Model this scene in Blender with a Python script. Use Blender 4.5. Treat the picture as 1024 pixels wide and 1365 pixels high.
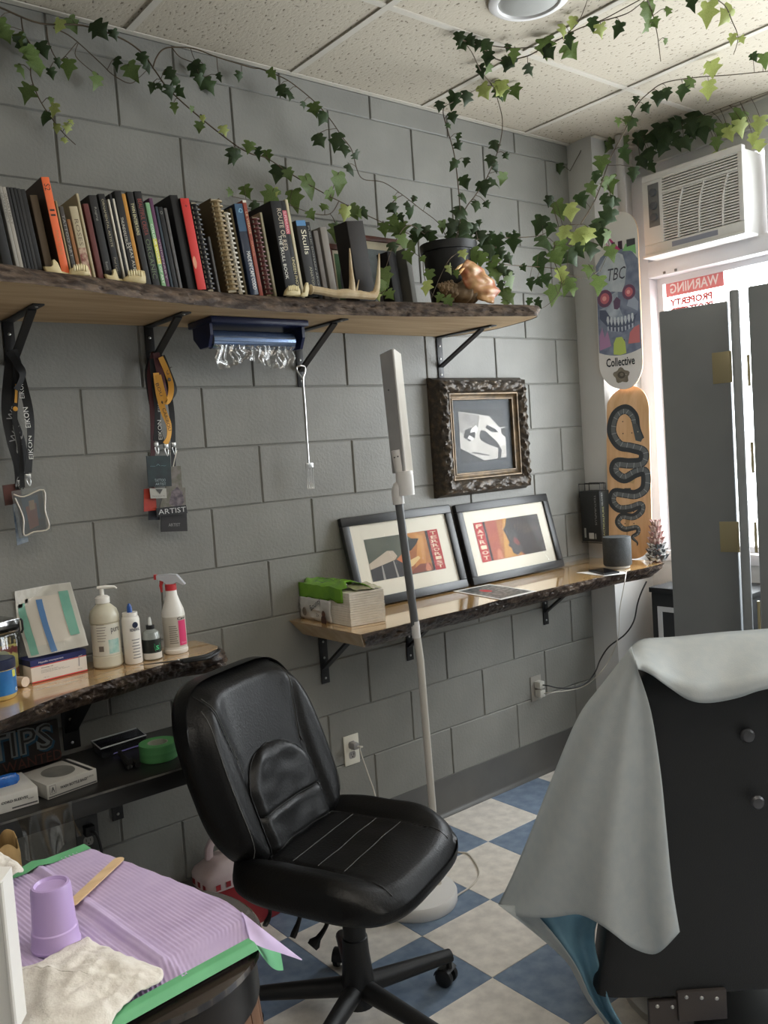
import bpy, bmesh, math, random
from mathutils import Vector, Matrix, noise
random.seed(7)
for o in list(bpy.data.objects): bpy.data.objects.remove(o)
SC = bpy.context.scene
COL = SC.collection

# ------------------------------------------------------------------ camera (from the block courses of the wall)
CAM = Vector((-1.572, -2.635, 1.522)); F = 1156.06
RX = Vector((0.7754, -0.6274, -0.0711)); RY = Vector((-0.0985, -0.0090, -0.9951)); RZ = Vector((0.6237, 0.7786, -0.0688))
cd = bpy.data.cameras.new('camera'); cam = bpy.data.objects.new('camera', cd); COL.objects.link(cam)
cd.sensor_fit = 'HORIZONTAL'; cd.sensor_width = 36; cd.lens = 36*F/1024; cd.clip_start = .02
cam.matrix_world = Matrix(((RX.x, -RY.x, -RZ.x, CAM.x), (RX.y, -RY.y, -RZ.y, CAM.y), (RX.z, -RY.z, -RZ.z, CAM.z), (0, 0, 0, 1)))
SC.camera = cam

# ------------------------------------------------------------------ world: bright overcast day
w = bpy.data.worlds.new('overcast_sky'); SC.world = w; w.use_nodes = True
bg = w.node_tree.nodes['Background']; bg.inputs[0].default_value = (0.95, 0.97, 1.0, 1); bg.inputs[1].default_value = 13.5
SC.view_settings.view_transform = 'Standard'; SC.view_settings.look = 'None'
SC.view_settings.exposure = 0.12; SC.view_settings.gamma = 1; SC.view_settings.use_curve_mapping = False
try:
    SC.cycles.use_denoising = True; SC.cycles.denoiser = 'OPENIMAGEDENOISE'
    SC.cycles.max_bounces = 10; SC.cycles.diffuse_bounces = 6; SC.cycles.transparent_max_bounces = 12
    SC.cycles.sample_clamp_indirect = 4.0
except Exception: pass
# sampling portal for the daylight that falls through the window opening
pl = bpy.data.lights.new('window_daylight', 'AREA'); pl.shape = 'RECTANGLE'; pl.size = 1.9; pl.size_y = 3.3
pl.cycles.is_portal = True
po = bpy.data.objects.new('window_daylight', pl); COL.objects.link(po)
po.location = (2.2, -1.85, 1.83); po.rotation_euler = (0, math.radians(90), 0)
LAMP_POWER = 6.5      # ceiling troffers behind the camera

# ------------------------------------------------------------------ helpers
def ray(u, v):
    return RX*((u-512)/F) + RY*((v-682.5)/F) + RZ
def yp(u, v, y=0.0):
    d = ray(u, v); return CAM + d*((y-CAM.y)/d.y)
def zp(u, v, z):
    d = ray(u, v); return CAM + d*((z-CAM.z)/d.z)
def xp(u, v, x):
    d = ray(u, v); return CAM + d*((x-CAM.x)/d.x)
def dp(u, v, D):
    return CAM + ray(u, v)*D
def L3(c):
    def f(x):
        x /= 255.0
        return x/12.92 if x <= .04045 else ((x+.055)/1.055)**2.4
    return (f(c[0]), f(c[1]), f(c[2]), 1)
MATS = {}
def mat(name, c, c2=None, scale=8.0, rough=.5, metal=0.0, bump=0.0, bscale=None, coat=0.0, detail=4, contrast=(.35, .65),
        stretch=None, alpha=None, trans=0.0, spec=.5, emit=None, emit_s=0, rnd=0.0, sub=0.0):
    if name in MATS: return MATS[name]
    m = bpy.data.materials.new(name); m.use_nodes = True; nt = m.node_tree; N = nt.nodes; K = nt.links
    b = N['Principled BSDF']; b.inputs['Roughness'].default_value = rough; b.inputs['Metallic'].default_value = metal
    b.inputs['Base Color'].default_value = L3(c); b.inputs['Coat Weight'].default_value = coat
    b.inputs['Specular IOR Level'].default_value = spec
    b.inputs['Transmission Weight'].default_value = trans
    if alpha is not None: b.inputs['Alpha'].default_value = alpha
    if emit: b.inputs['Emission Color'].default_value = L3(emit); b.inputs['Emission Strength'].default_value = emit_s
    co = None
    if c2 is not None or bump:
        tc = N.new('ShaderNodeTexCoord'); mp = N.new('ShaderNodeMapping')
        K.new(tc.outputs['Object'], mp.inputs[0])
        if stretch: mp.inputs['Scale'].default_value = stretch
        co = mp.outputs[0]
    last = None
    if c2 is not None:
        n = N.new('ShaderNodeTexNoise'); n.inputs['Scale'].default_value = scale; n.inputs['Detail'].default_value = detail
        K.new(co, n.inputs[0]); r = N.new('ShaderNodeValToRGB')
        r.color_ramp.elements[0].position = contrast[0]; r.color_ramp.elements[1].position = contrast[1]
        r.color_ramp.elements[0].color = L3(c); r.color_ramp.elements[1].color = L3(c2)
        K.new(n.outputs[0], r.inputs[0]); last = r.outputs[0]
    if rnd:
        oi = N.new('ShaderNodeObjectInfo'); hs = N.new('ShaderNodeHueSaturation')
        mr = N.new('ShaderNodeMapRange'); K.new(oi.outputs['Random'], mr.inputs[0])
        mr.inputs[3].default_value = 1-rnd; mr.inputs[4].default_value = 1+rnd
        K.new(mr.outputs[0], hs.inputs['Value'])
        if last is not None: K.new(last, hs.inputs['Color'])
        else: hs.inputs['Color'].default_value = L3(c)
        last = hs.outputs[0]
    if last is not None: K.new(last, b.inputs['Base Color'])
    if bump:
        n2 = N.new('ShaderNodeTexNoise'); n2.inputs['Scale'].default_value = bscale or scale*4; n2.inputs['Detail'].default_value = 5
        K.new(co, n2.inputs[0]); bp = N.new('ShaderNodeBump'); bp.inputs['Strength'].default_value = min(1, bump)
        bp.inputs['Distance'].default_value = .004*max(1, bump); K.new(n2.outputs[0], bp.inputs['Height']); K.new(bp.outputs[0], b.inputs['Normal'])
    MATS[name] = m; return m
def clear_mat(name, tint=(255, 255, 255), alpha=.15, rough=.08, gain=1.0):
    """thin clear film or glass: mostly transparent with a glossy surface"""
    if name in MATS: return MATS[name]
    m = bpy.data.materials.new(name); m.use_nodes = True; nt = m.node_tree; N = nt.nodes; K = nt.links
    out = N['Material Output']; N.remove(N['Principled BSDF'])
    t = N.new('ShaderNodeBsdfTransparent'); t.inputs[0].default_value = L3(tint)
    g = N.new('ShaderNodeBsdfGlossy'); g.inputs['Roughness'].default_value = rough
    lw = N.new('ShaderNodeLayerWeight'); lw.inputs[0].default_value = .5
    pw_ = N.new('ShaderNodeMath'); pw_.operation = 'POWER'; pw_.inputs[1].default_value = 5.0; K.new(lw.outputs['Facing'], pw_.inputs[0])
    ad = N.new('ShaderNodeMath'); ad.operation = 'ADD'; ad.use_clamp = True; ad.operation = 'MULTIPLY_ADD'; ad.inputs[1].default_value = gain; ad.inputs[2].default_value = alpha; K.new(pw_.outputs[0], ad.inputs[0])
    mx = N.new('ShaderNodeMixShader'); K.new(ad.outputs[0], mx.inputs[0]); K.new(t.outputs[0], mx.inputs[1]); K.new(g.outputs[0], mx.inputs[2])
    K.new(mx.outputs[0], out.inputs[0]); MATS[name] = m; return m
def plain(c, rough=.55, **k):
    return mat('paint_%02x%02x%02x_%d' % (c[0], c[1], c[2], int(rough*100)), c, rough=rough, **k)

class MB:
    def __init__(s): s.v = []; s.f = []; s.m = []
    def add(s, vs, fs, mi=0):
        o = len(s.v); s.v += [Vector(q) for q in vs]
        for f in fs: s.f.append([o+i for i in f]); s.m.append(mi)
        return s
    def box(s, a, b, M=None, mi=0):
        x0, y0, z0 = a; x1, y1, z1 = b
        vs = [Vector(q) for q in ((x0,y0,z0),(x1,y0,z0),(x1,y1,z0),(x0,y1,z0),(x0,y0,z1),(x1,y0,z1),(x1,y1,z1),(x0,y1,z1))]
        if M: vs = [M @ q for q in vs]
        return s.add(vs, [(0,3,2,1),(4,5,6,7),(0,1,5,4),(1,2,6,5),(2,3,7,6),(3,0,4,7)], mi)
    def bbox(s, a, b, r=.004, M=None, mi=0):
        """box with chamfered edges"""
        bm = bmesh.new(); c = [(a[i]+b[i])/2 for i in range(3)]; d = [b[i]-a[i] for i in range(3)]
        bmesh.ops.create_cube(bm, size=1, matrix=Matrix.Translation(c) @ Matrix.Diagonal((*d, 1)))
        r = min(r, min(abs(q) for q in d)*.45)
        bmesh.ops.bevel(bm, geom=bm.edges[:], offset=r, segments=2, affect='EDGES', profile=.5)
        s.bm(bm, M, mi); return s
    def bm(s, bm, M=None, mi=0):
        bm.verts.ensure_lookup_table(); bm.verts.index_update()
        vs = [(M @ q.co) if M else q.co.copy() for q in bm.verts]
        s.add(vs, [[q.index for q in f.verts] for f in bm.faces], mi); bm.free(); return s
    def tube(s, pts, r, n=8, mi=0, cap=True, flat=None):
        pts = [Vector(q) for q in pts]; k = len(pts); rr = r if isinstance(r, (list, tuple)) else [r]*k
        rings = []; prev = None
        for i, q in enumerate(pts):
            t = (pts[min(i+1, k-1)]-pts[max(i-1, 0)]).normalized()
            if prev is None:
                a = t.cross(Vector((0, 0, 1)));
                if a.length < .1: a = t.cross(Vector((1, 0, 0)))
            else: a = prev - t*prev.dot(t)
            a.normalize(); prev = a; b = t.cross(a)
            rings.append([q + (a*math.cos(2*math.pi*j/n) + b*math.sin(2*math.pi*j/n)*(flat or 1))*rr[i] for j in range(n)])
        vs = [q for g in rings for q in g]; fs = []
        for i in range(k-1):
            for j in range(n):
                fs.append((i*n+j, i*n+(j+1) % n, (i+1)*n+(j+1) % n, (i+1)*n+j))
        if cap: fs.append(tuple(range(n-1, -1, -1))); fs.append(tuple((k-1)*n+j for j in range(n)))
        return s.add(vs, fs, mi)
    def lathe(s, prof, n=24, M=None, mi=0, sx=1, sy=1):
        vs = []; fs = []; k = len(prof)
        for r, z in prof:
            for j in range(n):
                q = Vector((r*sx*math.cos(2*math.pi*j/n), r*sy*math.sin(2*math.pi*j/n), z)); vs.append(M @ q if M else q)
        for i in range(k-1):
            for j in range(n): fs.append((i*n+j, i*n+(j+1) % n, (i+1)*n+(j+1) % n, (i+1)*n+j))
        if prof[0][0] > 1e-5: fs.append(tuple(range(n-1, -1, -1)))
        if prof[-1][0] > 1e-5: fs.append(tuple((k-1)*n+j for j in range(n)))
        return s.add(vs, fs, mi)
    def prism(s, poly, d, M=None, mi=0, z0=0.0):
        n = len(poly); vs = [Vector((x, y, z0)) for x, y in poly]+[Vector((x, y, z0+d)) for x, y in poly]
        if M: vs = [M @ q for q in vs]
        return s.add(vs, [tuple(range(n-1, -1, -1)), tuple(range(n, 2*n))]+[(i, (i+1) % n, n+(i+1) % n, n+i) for i in range(n)], mi)
    def grid(s, fn, nu, nv, mi=0, wrap=False):
        vs = [fn(i/nu, j/nv) for i in range(nu+1) for j in range(nv+1)]; w_ = nv+1
        fs = [(i*w_+j, (i+1)*w_+j, (i+1)*w_+j+1, i*w_+j+1) for i in range(nu) for j in range(nv)]
        return s.add(vs, fs, mi)
    def ball(s, c, r, n=10, M=None, mi=0, sc=(1, 1, 1)):
        bm = bmesh.new(); bmesh.ops.create_uvsphere(bm, u_segments=n, v_segments=max(5, n*2//3), radius=1)
        T = Matrix.Translation(c) @ Matrix.Diagonal((r*sc[0], r*sc[1], r*sc[2], 1))
        return s.bm(bm, (M @ T) if M else T, mi)
    def build(s, name, mats, parent=None, smooth=True, angle=35, kind=None, label=None, thick=0):
        me = bpy.data.meshes.new(name); me.from_pydata(s.v, [], s.f); me.update()
        if not isinstance(mats, (list, tuple)): mats = [mats]
        for q in mats: me.materials.append(q)
        for i, p_ in enumerate(me.polygons): p_.material_index = s.m[i]
        if smooth:
            for p_ in me.polygons: p_.use_smooth = True
            me.set_sharp_from_angle(angle=math.radians(angle))
        o = bpy.data.objects.new(name, me); COL.objects.link(o); attach(o, parent)
        if kind: o['kind'] = kind
        if label: o['label'] = label
        if thick:
            md = o.modifiers.new('thickness', 'SOLIDIFY'); md.thickness = thick; md.offset = 0
        return o
def attach(o, parent):
    if parent is None: return
    o.parent = parent; o.matrix_parent_inverse = parent.matrix_basis.inverted() if parent.type == 'EMPTY' else Matrix.Identity(4)
def thing(name, label, cat, loc=(0, 0, 0), group=None):
    o = bpy.data.objects.new(name, None); COL.objects.link(o); o.location = loc; o.empty_display_size = .05
    o['label'] = label; o['category'] = cat
    if group: o['group'] = group
    bpy.context.evaluated_depsgraph_get if False else None
    o.matrix_basis = Matrix.Translation(Vector(loc)); return o
def tag(o, label, cat, group=None):
    o['label'] = label; o['category'] = cat
    if group: o['group'] = group
    return o
def basis(o, ex, ey, ez=None):
    ex = Vector(ex).normalized(); ey = Vector(ey); ey = (ey-ex*ey.dot(ex)).normalized(); ez = Vector(ez) if ez else ex.cross(ey)
    return Matrix(((ex.x, ey.x, ez.x, o[0]), (ex.y, ey.y, ez.y, o[1]), (ex.z, ey.z, ez.z, o[2]), (0, 0, 0, 1)))
def text(s, M, w_, h_, m, parent, name='lettering', depth=.0004, warp=None, bold=0.0, shear=0.0):
    """flat lettering filling a w_ x h_ box centred on the origin of M (x right, y up, z out)"""
    cu = bpy.data.curves.new('t', 'FONT'); cu.body = s; cu.resolution_u = 2; cu.offset = bold; cu.shear = shear
    ob = bpy.data.objects.new('t', cu); me = bpy.data.meshes.new_from_object(ob)
    bpy.data.objects.remove(ob); bpy.data.curves.remove(cu)
    if not me.vertices: return None
    xs = [q.co.x for q in me.vertices]; ys = [q.co.y for q in me.vertices]
    cx, cy = (min(xs)+max(xs))/2, (min(ys)+max(ys))/2; dx, dy = max(xs)-min(xs), max(max(ys)-min(ys), .01)
    sx = w_/max(dx, .01); sy = h_/dy
    for q in me.vertices:
        p_ = Vector(((q.co.x-cx)*sx, (q.co.y-cy)*sy, depth))
        if warp: p_ = warp(p_)
        q.co = M @ p_
    me.name = name; me.materials.append(m)
    o = bpy.data.objects.new(name, me); COL.objects.link(o); attach(o, parent); return o
def poly3(name, pts, m, parent, thick=.0008):
    mb = MB(); mb.add(pts, [tuple(range(len(pts)))]); return mb.build(name, m, parent, smooth=False)
def smooth_path(pts, n=6):
    P = [Vector(q) for q in pts]; out = []
    for i in range(len(P)-1):
        a = P[max(i-1, 0)]; b = P[i]; c = P[i+1]; d = P[min(i+2, len(P)-1)]
        for k in range(n):
            t = k/n
            out.append(.5*((2*b)+(c-a)*t+(2*a-5*b+4*c-d)*t*t+(3*b-a-3*c+d)*t*t*t))
    out.append(P[-1]); return out
def share(src, name, loc, parent, rot=None, scale=None):
    o = bpy.data.objects.new(name, src); COL.objects.link(o); attach(o, parent); o.location = loc
    if rot: o.rotation_euler = rot
    if scale: o.scale = scale
    return o

# ------------------------------------------------------------------ materials
M_wall = mat('painted_block', (133, 132, 126), (125, 124, 119), scale=5, rough=.5, bump=.35, bscale=90)
M_plaster = mat('painted_plaster', (206, 205, 202), (198, 197, 194), scale=3, rough=.6, bump=.1, bscale=60)
M_far = mat('grey_painted_wall', (140, 141, 140), (134, 135, 135), scale=3, rough=.6)
M_base = mat('rubber_baseboard', (92, 91, 88), (84, 83, 81), scale=6, rough=.45)
M_white = mat('white_enamel', (226, 224, 222), rough=.35)
M_frame = mat('window_frame_paint', (226, 225, 228), rough=.4)
M_tlight = mat('vinyl_tile_light', (236, 230, 221), (212, 206, 198), scale=22, rough=.38, detail=8, rnd=.04)
M_tblue = mat('vinyl_tile_blue', (128, 145, 165), (104, 121, 144), scale=22, rough=.38, detail=8, rnd=.05)
M_black = mat('black_metal', (30, 30, 31), rough=.45, metal=.0)
M_steel = mat('bright_steel', (190, 190, 188), rough=.3, metal=1)
M_leather = mat('black_leather', (12, 12, 13), (9, 9, 10), scale=9, rough=.40, bump=.2, bscale=160, spec=.30)
M_blackpl = mat('black_plastic', (22, 22, 23), rough=.5, bump=.1, bscale=300)
M_thread = mat('grey_thread', (92, 92, 90), rough=.7)
M_wood = mat('pale_plank', (196, 172, 136), (168, 140, 104), scale=3.0, rough=.6, stretch=(1.2, 9, 9), detail=6, contrast=(.3, .7))
M_gloss = mat('varnished_plank', (214, 178, 124), (182, 140, 88), scale=3.0, rough=.12, stretch=(1.2, 8, 8), detail=6, contrast=(.2, .8), coat=1)
M_bark = mat('bark', (52, 40, 32), (120, 102, 86), scale=38, rough=.75, bump=1.0, bscale=120, stretch=(.5, 1, 1.4), contrast=(.42, .75), detail=8)
M_barkg = mat('glossy_bark', (44, 32, 26), (122, 104, 88), scale=36, rough=.32, bump=1.0, bscale=110, stretch=(.5, 1, 1.4), contrast=(.45, .78), detail=8)
M_green1 = mat('ivy_leaf_dark', (44, 62, 34), (60, 80, 42), scale=30, rough=.55, rnd=.3)
M_green2 = mat('ivy_leaf_mid', (84, 106, 52), (106, 126, 68), scale=30, rough=.55, rnd=.2)
M_green3 = mat('ivy_leaf_light', (152, 166, 88), (174, 182, 112), scale=30, rough=.5, rnd=.15)
M_stem = mat('vine_stem', (84, 70, 50), (66, 56, 40), scale=30, rough=.7)
M_bone = mat('old_bone', (214, 200, 156), (186, 168, 122), scale=24, rough=.5, bump=.2)
M_paper = mat('white_paper', (232, 230, 226), rough=.8)
M_cream = mat('cream_paper', (214, 205, 180), rough=.8)
M_glass = clear_mat('clear_glass', (250, 252, 252), .03, .02)
M_glz = clear_mat('picture_glazing', (252, 252, 252), .001, .05, .35)
M_film = clear_mat('clear_film', (240, 240, 236), .2, .2)
# ================================================================== STRUCTURE
XC, ZC, XW = 1.79, 2.885, 2.10     # corner of block wall, ceiling, window wall
def struct(o): o['kind'] = 'structure'; return o
# ---- block wall
wb = struct(MB().box((-3.4, .0055, 0), (2.35, .2, 3.0)).build('wall_back', M_wall, smooth=False))
U = .2032; J = .0028; JZ = .0016
def block_mesh(wd, ht):
    c = .003; mb = MB(); y1 = .02
    a = [(J, y1, JZ), (wd-J, y1, JZ), (wd-J, y1, ht-JZ), (J, y1, ht-JZ)]
    b = [(J, c, JZ), (wd-J, c, JZ), (wd-J, c, ht-JZ), (J, c, ht-JZ)]
    d = [(J+c, 0, JZ+c), (wd-J-c, 0, JZ+c), (wd-J-c, 0, ht-JZ-c), (J+c, 0, ht-JZ-c)]
    mb.add(a+b+d, [(i, (i+1) % 4, 4+(i+1) % 4, 4+i) for i in range(4)]+[(4+i, 4+(i+1) % 4, 8+(i+1) % 4, 8+i) for i in range(4)]+[(8, 9, 10, 11)])
    me = bpy.data.meshes.new('block'); me.from_pydata(mb.v, [], mb.f); me.materials.append(M_wall); return me
BM = {}
for k in range(-9, 6):
    z0 = 1.78+k*U; z1 = min(z0+U, ZC); z0 = max(z0, 0)
    i = -13 if k % 2 == 1 else -12
    while True:
        x0 = i*U; x1 = x0+2*U
        if x0 >= XC: break
        if x1 > XC-.002: x1 = XC
        key = (round(x1-x0, 3), round(z1-z0, 3))
        if key not in BM: BM[key] = block_mesh(*key)
        share(BM[key], 'block', (x0, random.uniform(-.0004, .0004), z0), wb)
        i += 2
# ---- other walls
struct(MB().box((-3.6, -5.2, 0), (-3.4, .2, 3)).build('wall_left', M_far, smooth=False))
struct(MB().box((-3.4, -5.2, 0), (2.35, -5.0, 3)).build('wall_front', M_far, smooth=False))
WB, WT, WL, WR = .90, 2.78, -.135, -3.45      # window opening
wr = MB().box((XW, -5, 0), (XW+.2, WL, WB)).box((XW, -5, WT), (XW+.2, WL, 3)).box((XW, -5, WB), (XW+.2, WR, WT))
struct(wr.build('wall_right', M_plaster, smooth=False))
struct(MB().box((XC, WL, 0), (XW+.2, .0054, 3)).build('wall_corner', M_plaster, smooth=False))
# ---- floor
fb = struct(MB().box((-3.6, -5.2, -.12), (2.3, .2, -.003)).build('floor', mat('floor_screed', (150, 146, 140), rough=.6), smooth=False))
T = .3048; tb = MB(); g = .0006
tb.add([(g, g, -.004), (T-g, g, -.004), (T-g, T-g, -.004), (g, T-g, -.004), (g, g, -.0006), (T-g, g, -.0006), (T-g, T-g, -.0006), (g, T-g, -.0006),
        (g*2, g*2, 0), (T-2*g, g*2, 0), (T-2*g, T-2*g, 0), (2*g, T-2*g, 0)],
       [(i, (i+1) % 4, 4+(i+1) % 4, 4+i) for i in range(4)]+[(4+i, 4+(i+1) % 4, 8+(i+1) % 4, 8+i) for i in range(4)]+[(8, 9, 10, 11)])
TM = []
for m in (M_tlight, M_tblue):
    me = bpy.data.meshes.new('floor_tile'); me.from_pydata(tb.v, [], tb.f); me.materials.append(m); TM.append(me)
for i in range(-10, 7):
    for j in range(-14, 1):
        share(TM[(i+j) % 2], 'floor_tile', (.0897+i*T, -.2955+j*T, random.uniform(-.0002, .0002)), fb)
# ---- ceiling with lay-in tiles
ce = struct(MB().box((-3.6, -5.2, 2.93), (2.3, .2, 3.02)).build('ceiling', M_plaster, smooth=False))
def ceil_mat():
    m = mat('acoustic_tile', (186, 177, 160), rough=.9)
    nt = m.node_tree; N = nt.nodes; K = nt.links; b = N['Principled BSDF']
    tc = N.new('ShaderNodeTexCoord'); mp = N.new('ShaderNodeMapping'); K.new(tc.outputs['Object'], mp.inputs[0]); mp.inputs['Scale'].default_value = (1, .55, 1)
    n1 = N.new('ShaderNodeTexNoise'); n1.inputs['Scale'].default_value = 95; n1.inputs['Detail'].default_value = 2; K.new(mp.outputs[0], n1.inputs[0])
    r = N.new('ShaderNodeValToRGB'); r.color_ramp.elements[0].position = .33; r.color_ramp.elements[1].position = .37
    r.color_ramp.elements[0].color = L3((118, 108, 94)); r.color_ramp.elements[1].color = L3((186, 177, 160)); K.new(n1.outputs[0], r.inputs[0]); K.new(r.outputs[0], b.inputs['Base Color'])
    bp = N.new('ShaderNodeBump'); bp.inputs['Strength'].default_value = .5; bp.inputs['Distance'].default_value = .003; K.new(n1.outputs[0], bp.inputs['Height']); K.new(bp.outputs[0], b.inputs['Normal'])
    return m
M_ctile = ceil_mat(); M_grid = mat('ceiling_grid_paint', (196, 190, 178), rough=.5)
XS = [-3.4, -2.79, -2.185, -1.575, -.965, -.355, .255, .873, 1.484, 2.1]
YS = [.0, -.548, -1.767, -2.986, -4.205, -5.0]
LIGHTS = [(2, 2), (4, 2), (6, 3)]
CM = {}
for i in range(len(XS)-1):
    for j in range(len(YS)-1):
        if (i, j) in LIGHTS: continue
        a = (round(XS[i+1]-XS[i], 3), round(YS[j]-YS[j+1], 3))
        if a not in CM:
            q = MB().bbox((.002, .002, 0), (a[0]-.002, a[1]-.002, .018), .003)
            me = bpy.data.meshes.new('ceiling_tile'); me.from_pydata(q.v, [], q.f); me.materials.append(M_ctile); CM[a] = me
        share(CM[a], 'ceiling_tile', (XS[i], YS[j+1], 2.889+random.uniform(0, .001)), ce)
def bar(a, b): MB().box(a, b).build('grid_bar', M_grid, ce, smooth=False)
for x in XS[1:-1]: bar((x-.012, -5, 2.884), (x+.012, 0, 2.8889))
for y in YS[1:-1]:
    for i in range(len(XS)-1): bar((XS[i]+.012, y-.012, 2.8845), (XS[i+1]-.012, y+.012, 2.8889))
bar((-3.4, -.022, 2.883), (XC, 0, 2.887)); bar((XC-.0, -.157, 2.883), (XW, -.135, 2.887)); bar((XW-.022, -5, 2.883), (XW, -.157, 2.887))
# troffer lamps in the ceiling behind the camera
M_lens = mat('lit_lamp_lens', (255, 250, 240), emit=(255, 246, 232), emit_s=LAMP_POWER)
for n_, (i, j) in enumerate(LIGHTS):
    t = thing('ceiling_light', ['recessed lamp in the ceiling far behind on the left', 'recessed lamp in the ceiling behind the camera', 'recessed lamp in the ceiling near the window'][n_], 'light', (XS[i]+.3, YS[j]-.6, 2.889))
    a, b, c, d = XS[i]+.014, XS[i+1]-.014, YS[j+1]+.014, YS[j]-.014
    MB().box((a, c, 2.889), (b, c+.03, 2.92)).box((a, d-.03, 2.889), (b, d, 2.92)).box((a, c+.03, 2.889), (a+.03, d-.03, 2.92)).box((b-.03, c+.03, 2.889), (b, d-.03, 2.92)).build('frame', M_white, t, smooth=False)
    MB().box((a+.031, c+.031, 2.9), (b-.031, d-.031, 2.91)).build('lens', M_lens, t, smooth=False)
# ---- baseboard
bs = MB(); x = XC
bs.add([(-3.4, 0, .162), (x, 0, .162), (x, -.004, .160), (-3.4, -.004, .160), (x, -.004, .022), (-3.4, -.004, .022), (x, -.008, .010), (-3.4, -.008, .010), (x, -.018, .003), (-3.4, -.018, .003), (x, -.018, 0), (-3.4, -.018, 0)],
       [(0, 1, 2, 3), (3, 2, 4, 5), (5, 4, 6, 7), (7, 6, 8, 9), (9, 8, 10, 11)])
struct(bs.build('baseboard_back', M_base, angle=60))
struct(MB().bbox((XC-.006, WL, 0), (XC, -.019, .162), .002).build('baseboard_right', M_base))
# ---- window: frame bars, sashes, panes
wn = struct(MB().box((XW+.03, WR, WT-.05), (XW+.11, WL, WT)).build('window_1', M_frame, smooth=False))
def wbar(n, a, b, r=.004): return MB().bbox(a, b, r).build(n, M_frame, wn)
wbar('jamb', (XW-.02, WL-.075, WB), (XW+.11, WL, WT-.05)); wbar('jamb', (XW+.03, WR, WB), (XW+.11, WR+.06, WT-.05))
wbar('sill_rail', (XW-.01, WR, WB), (XW+.13, WL-.075, WB+.05))
TR = 2.25
wbar('transom', (XW-.03, WR+.06, TR), (XW+.11, WL-.075, TR+.075))
MUL = [-.82, -1.48, -2.14, -2.80]
for y in MUL: wbar('mullion', (XW+.02, y-.025, WB+.05), (XW+.11, y+.025, TR)); wbar('mullion', (XW+.02, y-.05, TR+.075), (XW+.11, y+.05, WT-.05))
ys = [WL-.075]+MUL+[WR+.06]
for k in range(5):
    a = ys[k]-(.025 if k else 0); b = ys[k+1]+(.025 if k < 4 else 0)
    for z0, z1 in ((WB+.05, TR), (TR+.075, WT-.05)):
        if k == 0 and z0 > 2: continue
        s_ = .028; x0, x1 = XW+.045, XW+.075
        sash = MB().box((x0, b, z0), (x1, b+s_, z1)).box((x0, a-s_, z0), (x1, a, z1)).box((x0, b+s_, z0), (x1, a-s_, z0+s_)).box((x0, b+s_, z1-s_), (x1, a-s_, z1)).build('sash', M_frame, wn, smooth=False)
        MB().box((XW+.058, b+s_, z0+s_), (XW+.062, a-s_, z1-s_)).build('pane', M_glass, sash, smooth=False)
# infill panels around the air conditioner
MB().box((XW+.02, -.27, TR+.075), (XW+.06, WL-.075, WT-.05)).box((XW+.02, -.77, 2.69), (XW+.06, -.27, WT-.05)).build('infill_panel', M_frame, wn, smooth=False)
# thin frame latch spots
for y in (-.30, -.36): MB().bbox((XW-.036, y-.006, TR+.004), (XW-.03, y+.006, TR+.016), .002).build('catch', mat('dull_catch', (120, 116, 112), rough=.5), wn)
# ---- round conduit in the window reveal
tag(MB().tube([(1.905, -.205, .95), (1.905, -.205, 2.884)], .019, 14).build('pipe', mat('pipe_paint', (188, 184, 180), rough=.5)), 'pale vertical pipe in the window corner behind the skateboard decks', 'pipe')

# ---- round ceiling fixture
c = zp(705, -1, ZC)
t = thing('ceiling_fixture', 'round grey fixture with a white rim set in the ceiling', 'ceiling fixture', (c.x, c.y, 2.884))
MT = Matrix.Translation((c.x, c.y, 2.884))
MB().lathe([(.125, .004), (.125, -.004), (.112, -.012), (.098, -.012), (.095, -.004)], 36, MT).build('rim', M_white, t)
MB().lathe([(.096, -.004), (.08, -.012), (.045, -.018), (.0001, -.02)], 36, MT).build('cover', mat('fixture_grey', (158, 158, 154), rough=.5), t)
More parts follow.
